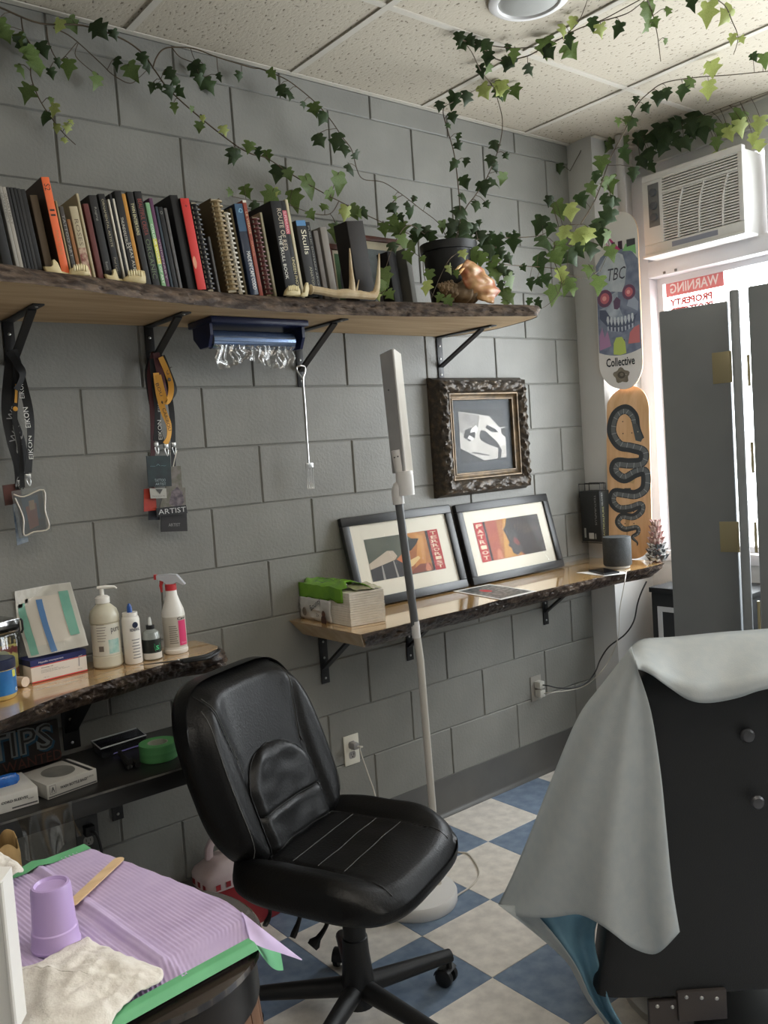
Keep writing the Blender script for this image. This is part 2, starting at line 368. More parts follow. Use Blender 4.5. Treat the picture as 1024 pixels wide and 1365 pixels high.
# ================================================================== LIVE-EDGE SHELVES AND BRACKETS
def lerp_tab(tab, x):
    if x <= tab[0][0]: return tab[0][1]
    for (a, b), (c, d) in zip(tab, tab[1:]):
        if x <= c: return b+(d-b)*(x-a)/(c-a)
    return tab[-1][1]
def live_slab(name, label, top, bot, zt, zb, m_wood, m_bark, back=-.0015, endpts=None, rough=.011, seed=0):
    """top/bot: front edge outlines (x, y) left to right at the upper and lower face"""
    t = thing(name, label, 'shelf', (top[0][0], back, zb))
    n = 320
    P = [Vector((x, y, 0)) for x, y in top]; Q = [Vector((x, y, 0)) for x, y in bot]
    def samp(A):
        d = [0]
        for a, b in zip(A, A[1:]): d.append(d[-1]+(b-a).length)
        out = []
        for i in range(n+1):
            s = d[-1]*i/n; k = 0
            while k < len(d)-2 and d[k+1] < s: k += 1
            f = (s-d[k])/max(d[k+1]-d[k], 1e-6); f2 = f
            a = A[max(k-1, 0)]; b = A[k]; c = A[k+1]; e = A[min(k+2, len(A)-1)]
            out.append(.5*((2*b)+(c-a)*f2+(2*a-5*b+4*c-e)*f2*f2+(3*b-a-3*c+e)*f2**3))
        return out
    A = samp(P); B = samp(Q)
    mb = MB(); N1 = n+1
    vs = [Vector((q.x, q.y, zt)) for q in A]+[Vector((q.x, q.y, zb)) for q in B]
    vs += [Vector((A[0].x, back, zt)), Vector((A[-1].x, back, zt)), Vector((B[0].x, back, zb)), Vector((B[-1].x, back, zb))]
    k = 2*N1
    fs = [(i, N1+i, N1+i+1, i+1) for i in range(n)]
    fs += [tuple([k]+list(range(N1))+[k+1])]          # top
    fs += [tuple([k+3]+list(range(2*N1-1, N1-1, -1))+[k+2])]
    fs += [(k, k+2, N1, 0), (k+1, n, 2*N1-1, k+3), (k, k+1, k+3, k+2)]
    mb.add(vs, fs); mb.build('plank', m_wood, t, angle=30)
    bk = MB(); nv = 12
    def fn(u, v):
        i = min(int(u*n), n); a = A[i]; b = B[i]; q = a.lerp(b, v); q.z = zt+(zb-zt)*v
        tg = (A[min(i+1, n)]-A[max(i-1, 0)]).normalized(); nr = Vector((tg.y, -tg.x, 0))
        ns = noise.noise(Vector((q.x*22+seed, q.y*22, q.z*60)))*.6+(.5-abs(noise.noise(Vector((q.x*55, seed, q.z*130))))*2.2)*.6+noise.noise(Vector((q.x*160, seed, q.z*300)))*.35
        o = .004+.010*math.sin(math.pi*v)+rough*ns*(.35+.65*math.sin(math.pi*min(max(v, .06), .94)))
        if v in (0, 1): o = .0035+.004*noise.noise(Vector((q.x*30, v*9+seed, 0)))
        q = q+nr*o; q.z += .004*noise.noise(Vector((q.x*40, v*5, seed)))*(0 if v == 0 else 1)
        if v == 0: q.z = zt+.0008
        if v == 1: q.z = zb-.0012
        return q
    bk.grid(fn, n, nv)
    # close the strip back onto the plank
    o = bk.build('bark_edge', m_bark, t, angle=70)
    return t
U_TOP = [(-1.30, -.55), (-1.10, -.52), (-.94, -.475), (-.84, -.435), (-.70, -.405), (-.52, -.365), (-.37, -.338), (-.18, -.315), (.09, -.328), (.30, -.345), (.41, -.365), (.585, -.402), (.79, -.43), (.93, -.455), (1.0, -.44), (1.035, -.36), (1.045, -.2), (.99, -.05), (.965, -.0016)]
U_BOT = [(-1.30, -.585), (-1.10, -.56), (-.96, -.525), (-.88, -.515), (-.74, -.475), (-.55, -.412), (-.395, -.376), (-.21, -.352), (.07, -.342), (.27, -.362), (.39, -.378), (.557, -.42), (.73, -.47), (.845, -.50), (.915, -.505), (.965, -.36), (.985, -.2), (.95, -.06), (.93, -.0016)]
live_slab('live_edge_shelf', 'long wooden shelf with a bark edge high on the block wall carrying the books', U_TOP, U_BOT, 2.026, 1.976, M_wood, M_bark, seed=1)
R_TOP = [(.062, -.0016), (.063, -.2), (.066, -.425), (.20, -.428), (.329, -.418), (.542, -.418), (.71, -.402), (.874, -.403), (1.14, -.404), (1.419, -.416), (1.60, -.432), (1.74, -.425), (1.785, -.40), (1.80, -.30)]
R_BOT = [(.10, -.0016), (.105, -.2), (.12, -.368), (.25, -.368), (.385, -.350), (.598, -.356), (.76, -.346), (.938, -.343), (1.202, -.350), (1.508, -.352), (1.65, -.37), (1.74, -.37), (1.77, -.34), (1.785, -.30)]
def counter(name, label, TOP, BOT, cut, seed, xr, rcut=None):
    """a counter whose sawn end faces left (or right): bark only along the front"""
    t = live_slab(name, label, TOP, BOT, .945, .885, M_gloss, M_barkg, seed=seed)
    return t
live_slab('live_edge_counter', 'wooden counter with a glossy bark edge along the wall under the framed prints', R_TOP[2:], R_BOT[2:], .945, .885, M_gloss, M_barkg, seed=5)
L_TOP = [(-1.45, -.60), (-1.25, -.53), (-1.036, -.437), (-.904, -.357), (-.80, -.31), (-.695, -.280), (-.58, -.252), (-.493, -.236), (-.40, -.24), (-.352, -.235), (-.305, -.16)]
L_BOT = [(-1.45, -.50), (-1.25, -.41), (-1.01, -.325), (-.885, -.285), (-.79, -.255), (-.683, -.236), (-.58, -.205), (-.474, -.19), (-.38, -.215), (-.33, -.225), (-.285, -.16)]
live_slab('live_edge_counter', 'wooden counter with a dark bark edge on the left carrying the bottles', L_TOP, L_BOT, .945, .885, M_gloss, M_barkg, seed=9)

def bracket(x, zs, plate, arm, label, wd=.031, brace=True, M=M_black):
    t = thing('shelf_bracket', label, 'bracket', (x, 0, zs-plate))
    wp_ = MB().bbox((x-wd/2, -.0055, zs-plate), (x+wd/2, -.0005, zs-.0005), .0015).build('wall_plate', M, t)
    MB().bbox((x-wd/2, -arm, zs-.0055), (x+wd/2, -.0056, zs-.0005), .0015).build('arm', M, t)
    if brace:
        a = Vector((x, -.0065, zs-plate*.72)); b = Vector((x, -arm*.80, zs-.008)); d = (b-a).normalized(); n_ = Vector((0, d.z, -d.y)); h = .0022
        mb = MB(); s = wd*.36
        mb.add([a+Vector((-s, 0, 0))-n_*h, a+Vector((s, 0, 0))-n_*h, b+Vector((s, 0, 0))-n_*h, b+Vector((-s, 0, 0))-n_*h, a+Vector((-s, 0, 0))+n_*h*3, a+Vector((s, 0, 0))+n_*h*3, b+Vector((s, 0, 0))+n_*h*3, b+Vector((-s, 0, 0))+n_*h*3],
               [(0, 3, 2, 1), (4, 5, 6, 7), (0, 1, 5, 4), (1, 2, 6, 5), (2, 3, 7, 6), (3, 0, 4, 7)])
        mb.build('brace', M, t, smooth=False)
    for f in (.22, .52, .9):
        MB().lathe([(.0045, 0), (.0045, .001), (.003, .0022), (.0001, .0025)], 10, basis((x, -.0056, zs-plate*f), (1, 0, 0), (0, 0, 1))).build('screw', M_steel, wp_)
    MB().lathe([(.0045, 0), (.003, .002), (.0001, .0024)], 10, basis((x, -arm*.93, zs-.0056), (1, 0, 0), (0, -1, 0))).build('screw', M_steel, t)
    return t
bracket(-.800, 1.976, .178, .285, 'black shelf bracket at the far left holding the black lanyards')
bracket(-.371, 1.976, .172, .275, 'black shelf bracket above the tattoo artist badges')
bracket(.197, 1.976, .198, .292, 'black shelf bracket with the metal fork hanging from it')
bracket(.888, 1.976, .172, .315, 'black shelf bracket above the ornate picture frame')
bracket(.203, .885, .200, .24, 'black bracket under the left end of the long counter', .036)
bracket(.618, .885, .200, .24, 'black bracket under the long counter behind the floor lamp pole', .034)
bracket(1.443, .885, .205, .24, 'black bracket under the right half of the long counter', .034)
bracket(-.735, .885, .19, .22, 'black bracket under the bottle counter beside the painted sign', .05)
bracket(-.617, .626, .192, .20, 'black bracket under the black lower shelf', .036)
bracket(-1.15, .626, .192, .20, 'black bracket under the left part of the black lower shelf', .036)
# black melamine lower shelf
t = thing('black_shelf', 'low black shelf on the wall under the bottle counter', 'shelf', (-.9, 0, .626))
MB().bbox((-1.5, -.385, .627), (-.40, -.001, .681), .002).build('board', mat('black_melamine', (38, 38, 38), (30, 30, 31), scale=6, rough=.3), t)
MB().box((-1.5, -.3862, .674), (-.40, -.3851, .6795)).build('edge_band', mat('worn_edge', (120, 118, 112), (60, 60, 60), scale=14, rough=.4), t, smooth=False)

# ================================================================== BOOKS
ZB = 2.0275
FRONT = U_TOP[:14]
M_pages = mat('book_pages', (206, 196, 170), (188, 176, 148), scale=60, rough=.85, stretch=(6, .3, .3))
GRP = 'books on the high shelf'
LEAN = []
state = {'x': -9}
def book(name, label, t_, b_, wpx, col, dep=.2, setback=.03, rough=.62, title=None, tcol=(220, 215, 200), tl=(.1, .85), th=.62, extra=None, col2=None, pages=True, spiral=None, kind='book', side=None):
    Y = -.36
    for _ in range(4):
        pb = yp(*b_, Y); Y = lerp_tab(FRONT, pb.x)+setback
    pt = yp(*t_, Y); pb = yp(*b_, Y)
    d = Vector((-.125, 0, 1)).normalized()
    H = (pt.z-ZB)/d.z
    x0 = yp(b_[0]-wpx/2, b_[1], Y).x; x1 = yp(b_[0]+wpx/2, b_[1], Y).x
    # place so that the top is where it is seen
    xt = (x0+x1)/2
    wd = x1-x0
    xm = pt.x+H*.125
    xc = .5*xt+.5*xm
    a0 = max(xc-wd/2, state['x']+.0004); a1 = max(a0+.0032, xc+wd/2); state['x'] = a1
    wd = (a1-a0)*d.z; LEAN.append(((pt.x-xt)/H, H))
    M = basis((a0, Y, ZB+.0), (d.z, 0, -d.x), d)           # local x thickness, y up, z = towards the room
    M = M @ Matrix.Translation((0, 0.0, 0))
    lift = abs(wd*d.x)+.0002                                 # the leaning book stands on its lower left or right edge
    M = Matrix.Translation((0, 0, lift)) @ M
    t = thing(name, label, kind, (a0, Y, ZB), GRP)
    cm = mat('cover_%02x%02x%02x' % col, col, col2, scale=30, rough=rough) if col2 else plain(col, rough)
    th_ = min(.0022, wd*.3)
    if spiral is None:
        mb = MB()
        mb.bbox((0, 0, -.0028), (wd, H, 0), .0012, M)
        mb.box((0, 0, -dep), (th_, H, -.0028), M, 1).box((wd-th_, 0, -dep), (wd, H, -.0028), M, 1)
        mb.build('cover', [cm, plain(side, rough) if side else cm], t)
    else:
        mb = MB(); mb.box((0, 0, -dep), (th_, H, -.006), M).box((wd-th_, 0, -dep), (wd, H, -.006), M); mb.build('cover', cm, t, smooth=False)
        sp = MB(); n = max(8, int(H/.0145)); rr = wd*.5+.001
        for k in range(n):
            y = H*(.04+.92*k/(n-1))
            pts = [M @ Vector((wd/2+rr*math.cos(a), y, -.004+rr*.8*math.sin(a))) for a in [math.pi*q/8 for q in range(-1, 10)]]
            sp.tube(pts, .0032 if wd > .009 else .0022, 5, flat=1.0)
        sp.tube([M @ Vector((wd/2, H*.04, -.007)), M @ Vector((wd/2, H*.96, -.007))], wd*.3, 6)
        sp.build('spiral_binding', plain(spiral, .4), t)
    if pages and wd > .004:
        MB().box((th_, .003, -dep+.003), (wd-th_, H-.003, -.0029 if spiral is None else -.006), M).build('pages', M_pages, t, smooth=False)
    if title:
        items = title if isinstance(title, list) else [(title, tcol, tl[0], tl[1], th, 0)]
        for s, c, f0, f1, hh, off in items:
            L = (f1-f0)*H
            MM = M @ basis((wd*(.5+off), H*(1-(f0+f1)/2), 0), (0, -1, 0), (1, 0, 0))
            text(s, MM, L, wd*hh, plain(c, .5), t, 'title', .0004)
    if extra: extra(M, wd, H, t)
    return t
def bands(*items):
    """coloured bands printed on a spine: (from, to, colour) as fractions from the top"""
    def f(M, wd, H, t):
        for a, b, c in items:
            MB().box((wd*.03, H*(1-b), 0), (wd*.97, H*(1-a), .0003), M).build('spine_band', plain(c, .5), t, smooth=False)
    return f
def blot(a, b, c, x0=.1, x1=.7):
    def f(M, wd, H, t):
        pts = []
        for k in range(9):
            an = 2*math.pi*k/9; pts.append(M @ Vector((wd*((x0+x1)/2+(x1-x0)/2*math.cos(an)*random.uniform(.7, 1)), H*(1-((a+b)/2+(b-a)/2*math.sin(an)*random.uniform(.8, 1))), .0004)))
        poly3('torn_patch', pts, plain(c, .7), t)
    return f
K = (20, 20, 21); K2 = (27, 26, 26); K3 = (16, 16, 18)
book('book', 'black book at the very left end of the high shelf', (-14, 250), (12, 354), 13, K, .22)
book('book', 'left of the two thin pale grey books on the high shelf', (1, 249), (23.5, 355), 4.6, (150, 146, 138), .2, title='QUARTERLY', tcol=(90, 88, 84), tl=(.08, .45))
book('book', 'right of the two thin pale grey books on the high shelf', (4.8, 250), (29.8, 356), 5, (158, 152, 142), .2, title='QUARTERLY', tcol=(90, 88, 84), tl=(.08, .45))
book('book', 'first thin black book right of the two pale grey ones', (10, 250), (34.3, 357), 4, K3, .2)
book('book', 'second thin black book right of the two pale grey ones', (16, 250.5), (38.5, 358), 4.2, (30, 31, 33), .2)
book('book', 'third thin black book right of the two pale grey ones', (21, 251), (43, 358.5), 4.2, K3, .2)
book('book', 'fourth thin black book right of the two pale grey ones', (26, 252), (47.4, 359), 4.2, (34, 33, 32), .2)
book('book', 'thick black book left of the brown one near the orange spine', (31, 253.5), (53, 359), 7, K, .2, .035)
book('book', 'shorter brown book left of the tall orange spine', (46, 262), (66, 358), 10, (86, 70, 50), .19, .045)
book('book', 'tall book with a bright orange spine and black symbols', (61, 238), (87, 363), 10.5, (226, 104, 54), .24, .018, rough=.5, side=(58, 40, 30),
     title=[('S2', (40, 24, 18), .07, .14, .7, 0), ('II', (40, 24, 18), .33, .4, .6, 0), ('MASTERS', (190, 120, 70), .55, .8, .35, 0)])
book('book', 'very thin tan book touching the orange spine on the right', (75, 268), (95.5, 362), 2.4, (156, 138, 100), .2)
book('book', 'dark grey book with pale lettering right of the orange spine', (81, 276), (101.5, 362), 5.4, (70, 66, 62), .19, title='TATTOO ART', tcol=(150, 146, 138), tl=(.12, .72))
book('book', 'short brown orange book left of the cream Roses book', (92, 293), (106.5, 363), 4.6, (140, 92, 48), .18)
book('book', 'cream book titled Roses with a red flower print at its foot', (98.6, 277), (117, 368), 10.5, (178, 166, 136), .2, title='ROSES', tcol=(110, 96, 76), tl=(.18, .55), th=.5,
     extra=lambda M, wd, H, t: [MB().box((wd*.04, H*.01, 0), (wd*.96, H*.42, .0003), M).build('flower_print', mat('rose_print', (120, 58, 52), (186, 160, 136), scale=70, rough=.5, contrast=(.4, .6)), t, smooth=False)])
book('book', 'thin tall cream book behind the Roses book', (104, 258.6), (126, 369), 3, (176, 164, 132), .2, .034)
book('book', 'dark red book between the Roses book and the black ones', (115.7, 273), (134, 370), 7, (92, 40, 36), .2)
book('book', 'thick black book with two small pale words on its spine', (124, 262), (146, 371), 10, K2, .21, title=[('Raging', (140, 138, 130), .14, .3, .35, 0), ('Koontz', (150, 148, 140), .78, .88, .35, 0)])
book('book', 'black book titled Ornamental Artiste', (135.4, 260), (159, 373), 8.5, K, .21, title=[('ORNAMENTAL ARTISTE', (170, 160, 130), .06, .6, .36, 0), ('Pixel Luther', (150, 140, 120), .72, .92, .36, 0)])
book('book', 'left of two thin white spines between the black books', (144.3, 266), (168, 373), 2.6, (205, 198, 182), .2)
book('book', 'thin black book between the two thin white spines', (147, 259), (171.5, 373), 3, K, .2)
book('book', 'right of two thin white spines between the black books', (150, 265), (175.5, 375), 2.8, (205, 198, 182), .2)
book('book', 'black book with a white title in two lines left of the ochre spine', (155, 256), (184, 378), 9, K3, .21, title=[('THUNDERSTRUCK', (205, 200, 186), .28, .62, .4, -.2), ('SVEAS AUDO', (205, 200, 186), .55, .93, .42, .16)])
book('book', 'slim ochre yellow book between black ones', (162.7, 259), (191, 379), 5, (190, 134, 52), .2)
book('book', 'black book with a cream title right of the ochre spine', (171, 257), (200.5, 381), 8, K2, .2, title='TWIN ENTERTAINS', tcol=(214, 206, 160), tl=(.12, .46), th=.5)
book('book', 'black book with red lettering above and green lettering below', (181.7, 256.5), (211, 382), 9.5, K, .2, title=[('BEAUTIFUL CRISTA', (150, 62, 54), .08, .46, .55, 0), ('ORGANIC', (92, 108, 76), .5, .92, .6, 0)])
book('book', 'pale green book with a yellow middle and white lettering', (196, 271), (219.5, 382), 5.5, (128, 172, 128), .19, extra=bands((.42, .72, (208, 204, 84))), title='COLOUR WORKS OF ART', tcol=(240, 240, 230), tl=(.25, .95), th=.5)
book('book', 'slim purple book right of the pale green one', (200.5, 265), (225, 382.5), 4.6, (92, 52, 84), .2, title='VISIONARY', tcol=(170, 160, 165), tl=(.45, .9), th=.45)
book('book', 'thin dark blue book right of the purple one', (209, 276), (229.5, 383), 3.2, (42, 56, 66), .19)
book('book', 'black book with a small emblem right of the purple one', (214, 277), (235, 384), 5.6, K3, .19, title='o', tcol=(120, 118, 112), tl=(.05, .09))
book('book', 'thin grey book left of the black ring binder', (220.4, 278), (242, 385), 3.8, (92, 90, 88), .19)
book('ring_binder', 'black ring binder left of the bright red book', (232, 262), (256, 386), 10, K3, .24, .028, kind='binder')
book('book', 'book with a bright red spine and torn pale patches', (245.4, 266.5), (270.5, 387.5), 11.5, (200, 48, 42), .23, .015, side=(24, 22, 22), title='+', tcol=(60, 20, 20), tl=(.07, .1), th=.3, extra=blot(.62, .78, (214, 150, 120), .0, .5))
book('spiral_book', 'black spiral bound book right of the red spine', (259, 270), (283, 388), 8.5, K, .21, spiral=(40, 40, 42))
book('book', 'thin dark grey book right of the black spiral book', (278, 316), (293.5, 389), 2.8, (78, 76, 74), .18)
book('spiral_book', 'brown spiral bound book with tan rings', (286.5, 266), (313, 391), 12, (92, 76, 50), .22, .02, spiral=(150, 130, 92))
book('spiral_book', 'black book with a white comb binding', (301, 282), (324, 391.5), 6.5, K, .2, .022, spiral=(206, 200, 186))
book('book', 'thin black book with a gold line left of the blue spine', (307, 278), (330, 392), 3, (96, 84, 56), .2)
book('book', 'thick dark blue book with white lettering low on the spine', (318, 274), (340, 393), 11, (26, 38, 58), .2, .022, rough=.25, extra=bands((.0, .3, (36, 74, 104))), title=[('Q', (140, 190, 210), .05, .1, .5, .1), ('MADE IN CAPE CODD', (228, 226, 220), .52, .94, .42, .12)])
book('book', 'slim red brown book with a pale top right of the blue one', (325.6, 268), (348.5, 393.5), 5.2, (140, 62, 44), .2, .02, extra=bands((.0, .025, (220, 210, 196))), title=[('LE VISAGE', (214, 196, 150), .12, .35, .5, 0), ('CLASSICAL', (214, 150, 110), .42, .58, .4, 0)])
book('spiral_book', 'grey book bound with a dark red coil', (340, 289.4), (361, 394), 7.5, (84, 80, 76), .19, spiral=(96, 46, 44))
book('book', 'thin cream book left of the thick black skull book', (347, 283.6), (369, 394.5), 3, (150, 142, 116), .19)
book('book', 'thick black book titled The Skull Book in white', (372, 271.6), (385.5, 390), 14, K3, .22, .014, title=[('ROUTE OF RED', (196, 182, 160), .08, .52, .4, .16), ('THE SKULL BOOK', (226, 222, 210), .36, .82, .3, -.2)])
book('book', 'black book with a pink label and cream lettering beside the skull book', (378, 269), (398, 389), 6, K, .22, .02, extra=bands((.1, .34, (176, 62, 78))), title=[('SUPERHUMAN', (230, 190, 190), .11, .33, .6, 0), ('UNSEEN PHOTOS', (214, 200, 150), .58, .95, .6, 0)])
book('book', 'tall thick cream edged book right of the pink labelled one', (381.5, 266.5), (405, 389), 3.4, (190, 180, 148), .22, .02)
book('book', 'black book titled Skulls in large cream letters with a blue corner', (402, 297), (417, 391), 13, K2, .2, .02, extra=bands((.0, .07, (66, 120, 166))), title=[('Skulls', (222, 214, 190), .12, .44, .5, .12), ('ANATOMY', (150, 144, 120), .6, .9, .25, .2)])
book('book', 'black book with grey lettering right of the Skulls book', (409, 297), (427, 391), 7, K, .2, .022, title='PUBLIC DOMAIN ARCHIVE', tcol=(140, 138, 128), tl=(.05, .95), th=.4)
book('book', 'grey magazine right of the Skulls book', (421, 309), (436, 392), 6, (104, 98, 92), .19, .022)
book('book', 'pale grey book with cream edges at the right end of the row', (431, 304.6), (447, 393), 8.5, (128, 122, 114), .2, .02)
print('LEAN', [round(a, 2) for a, b in LEAN])
# ================================================================== THINGS ON AND UNDER THE HIGH SHELF
def blob_prism(pts, dy, infl=.15):
    """rounded slab from a closed outline of world points facing -y"""
    n = len(pts); c = sum(pts, Vector())/n; vs = []
    for f, s in ((0, .82), (.22, 1.0), (.78, 1.0), (1, .82)):
        for q in pts:
            p_ = c+(q-c)*s; vs.append(Vector((p_.x, q.y+dy*f, p_.z)))
    fs = [tuple(range(n-1, -1, -1)), tuple(3*n+i for i in range(n))]
    for k in range(3): fs += [(k*n+i, k*n+(i+1) % n, (k+1)*n+(i+1) % n, (k+1)*n+i) for i in range(n)]
    return vs, fs
def crop(pts, ox, oy, s): return [(ox+x/s, oy+y/s) for x, y in pts]
GJ = 'jawbones along the shelf edge'
def jaw(label, left, right, Y, dome=False):
    Lp = [yp(u, v, Y) for u, v in left]; Rp = [yp(u, v, Y) for u, v in right]
    lo = min([q.z for q in Lp]+[q.z for q in Rp]); dz = 2.0265-lo
    cx = sum(q.x for q in Rp)/len(Rp)
    t = thing('jawbone', label, 'bone', (cx, Y, 2.0265), GJ)
    for A in (Lp, Rp):
        l = min(q.z for q in A); 
        for q in A: q.z += 2.0268-l
    mb = MB(); mb.add(*blob_prism(Lp, .012)); o = mb.build('jaw_half', M_bone, t, angle=60)
    mb = MB(); mb.add(*blob_prism(Rp, .02)); mb.build('jaw_half', M_bone, t, angle=60)
    mb = MB(); a = sum(Lp, Vector())/len(Lp); b = sum(Rp, Vector())/len(Rp)
    mb.tube(smooth_path([(a.x, Y+.008, 2.0330), ((a.x+b.x)/2, Y+.016, 2.0325), (b.x, Y+.012, 2.0335)], 4), .0055, 7); mb.build('jaw_bridge', M_bone, t)
    top = sorted(Rp, key=lambda q: -q.z)[:5]; x0 = min(q.x for q in Rp); x1 = max(q.x for q in Rp); zt = max(q.z for q in Rp)
    for k in range(6):
        x = x0+(x1-x0)*(.22+.11*k)
        MB().ball((x, Y-.001, zt-.008-.004*abs(k-3)/3), .0035, 8, sc=(.8, 1, 2.6)).build('tooth', mat('tooth_enamel', (232, 220, 176), rough=.35), t)
A1 = crop([(460, 985), (500, 988), (540, 988), (560, 960), (555, 915), (575, 908), (610, 945), (635, 1000), (665, 1065), (560, 1062), (490, 1035)], 0, 230, 7.877)
A2 = crop([(745, 1030), (800, 1000), (850, 985), (900, 980), (935, 1005), (955, 1060), (960, 1100), (870, 1100), (740, 1095)], 0, 230, 7.877)
jaw('pale jawbone with teeth in front of the orange spine', A1, A2, -.412)
B1 = crop([(235, 985), (270, 1000), (315, 1005), (330, 960), (325, 935), (350, 930), (365, 970), (385, 1030), (400, 1065), (320, 1062), (265, 1040)], 110, 240, 7.877)
B2 = crop([(440, 1060), (500, 1020), (560, 985), (620, 970), (660, 980), (675, 1040), (678, 1105), (590, 1108), (450, 1100)], 110, 240, 7.877)
jaw('pale jawbone with teeth in front of the ochre spine', B1, B2, -.375)
D2 = crop([(405, 1160), (420, 1110), (450, 1070), (500, 1058), (550, 1075), (565, 1110), (568, 1165), (480, 1170)], 330, 250, 7.877)
D1 = crop([(568, 1165), (575, 1135), (605, 1130), (610, 1060), (625, 1020), (645, 1025), (655, 1090), (640, 1165), (600, 1170)], 330, 250, 7.877)
jaw('pale jawbone under the skull book beside the antler', D1, D2, -.348)
# antler
t = thing('antler', 'pale deer antler lying on the shelf edge with two tall tines', 'antler', (.2, -.36, 2.027))
beam = smooth_path([yp(414, 386, -.335), yp(428, 388, -.345), yp(447, 391.5, -.352), yp(466, 393, -.36), yp(484, 397, -.362), yp(496, 396, -.36), yp(502, 386, -.352), yp(504.5, 366, -.35), yp(505.3, 338, -.34)], 5)
lo = min(q.z for q in beam); sh = 0
rad = [.0125]*10+[.0125+.003*math.sin(i/8*3.1) for i in range(8)]+[.014, .014, .013, .013]+[.0125]*60
n = len(beam); rad = rad[:n]
for i in range(n):
    f = i/(n-1)
    if f > .62: rad[i] = .0128*(1-(f-.62)/.38)+.0022
for q, r_ in zip(beam, rad): q.z = max(q.z, 2.0275+r_)
MB().tube(beam, rad, 10).build('beam', mat('antler_bone', (206, 190, 158), (170, 146, 108), scale=14, rough=.5, bump=.2), t)
tn = smooth_path([yp(469, 393, -.36)+Vector((0, 0, .006)), yp(469.5, 380, -.362), yp(468, 360, -.366), yp(466, 331, -.37)], 5)
MB().tube(tn, [.0125-.0105*(i/(len(tn)-1))**1.3 for i in range(len(tn))], 10).build('tine', MATS['antler_bone'], t)
tn = smooth_path([yp(474, 392, -.355)+Vector((0, 0, .004)), yp(476, 384, -.34), yp(478.5, 373, -.33)], 4)
MB().tube(tn, [.006-.005*(i/(len(tn)-1)) for i in range(len(tn))], 8).build('tine', MATS['antler_bone'], t)
MB().ball((beam[0].x, beam[0].y, beam[0].z), .0165, 10, sc=(.5, 1, 1)).build('burr', MATS['antler_bone'], t)

# leaning old book, dark books and small framed pictures behind the antler
state['x'] = -9
book('book', 'thick dark brown old book leaning behind the antler', (476, 300), (488, 394), 22, (34, 27, 23), .075, .075, title=None, col2=(26, 21, 19))
state['x'] = -9
book('book', 'black book in the shade left of the ivy pot', (524, 338), (531, 402), 11, K3, .06, .12)
book('book', 'grey book spine standing right beside the ivy pot', (546, 333), (551, 405), 6, (96, 96, 92), .07, .10)
def leaning_picture(name, label, x0, x1, z0, h, y0, lean, fw, depth, m_frame, m_mat, mat_w, pic, cat='picture'):
    """framed picture standing on z0 with its foot at y0, tilted back by lean (m over its height)"""
    d = Vector((0, lean, 1)).normalized(); ex = Vector((1, 0, 0)); wd = x1-x0
    t = thing(name, label, cat, ((x0+x1)/2, y0, z0))
    M = basis((x0, y0, z0+depth*d.y+.0006), ex, d)           # local z = towards the room
    mb = MB(); r = .003
    fr = MB(); fr.bbox((0, 0, -depth), (wd, fw, 0), r, M); fr.bbox((0, h-fw, -depth), (wd, h, 0), r, M)
    fr.bbox((0, fw, -depth), (fw, h-fw, 0), r, M); fr.bbox((wd-fw, fw, -depth), (wd, h-fw, 0), r, M); fr.build('frame', m_frame, t)
    MB().box((fw, fw, -depth+.002), (wd-fw, h-fw, -.010), M).build('mat_board', m_mat, t, smooth=False)
    a, b = fw+mat_w, fw+mat_w
    pw, ph = wd-2*a, h-2*b
    MP = M @ Matrix.Translation((a, b, -.0096))
    pic(MP, pw, ph, t)
    MB().box((fw, fw, -.0062), (wd-fw, h-fw, -.0052), M).build('glazing', M_glz, t, smooth=False)
    return t
def flat(MP, pts, c, t, dz, name='print_shape', c2=None, scale=20):
    m = mat('print_%02x%02x%02x' % tuple(c)+('_%02x%02x%02x' % tuple(c2) if c2 else ''), c, c2, scale=scale, rough=.6)
    mb = MB(); mb.add([MP @ Vector((x, y, dz)) for x, y in pts], [tuple(range(len(pts)))]); return mb.build(name, m, t, smooth=False)
M_redwood = mat('red_brown_frame', (96, 48, 36), (76, 38, 30), scale=20, rough=.45)
def pic1(MP, w_, h_, t):
    flat(MP, [(0, 0), (w_, 0), (w_, h_), (0, h_)], (58, 104, 52), t, 0, 'print', (80, 112, 70))
    flat(MP, [(w_*(.45+.3*math.cos(a)), h_*(.42+.36*math.sin(a))) for a in [k*math.pi/9 for k in range(18)]], (52, 54, 56), t, .0004)
    flat(MP, [(w_*(.45+.19*math.cos(a)), h_*(.42+.24*math.sin(a))) for a in [k*math.pi/9 for k in range(18)]], (70, 96, 66), t, .0007)
def pic2(MP, w_, h_, t):
    flat(MP, [(0, 0), (w_, 0), (w_, h_), (0, h_)], (118, 128, 132), t, 0, 'print', (100, 108, 112))
    flat(MP, [(.25*w_, 0), (.3*w_, .4*h_), (.42*w_, .6*h_), (.46*w_, .82*h_), (.6*w_, .9*h_), (.74*w_, .8*h_), (.78*w_, .55*h_), (.95*w_, .4*h_), (w_, 0)], (52, 42, 38), t, .0004)
    flat(MP, [(.48*w_, .66*h_), (.5*w_, .8*h_), (.6*w_, .84*h_), (.68*w_, .76*h_), (.66*w_, .62*h_), (.56*w_, .56*h_)], (142, 98, 74), t, .0007)
a = yp(437, 330, -.15).x; b = yp(482, 330, -.15).x
leaning_picture('framed_picture', 'small red brown frame with a green picture half hidden behind the antler', a, b, 2.0265, .235, -.17, .10, .02, .014, M_redwood, M_cream, .012, pic1)
a = yp(474, 300, -.12).x; b = yp(552, 300, -.12).x
leaning_picture('framed_picture', 'red brown frame with a grey portrait picture leaning behind the ivy leaves', a, b, 2.0265, .30, -.118, .12, .018, .016, M_redwood, M_cream, .03, pic2)

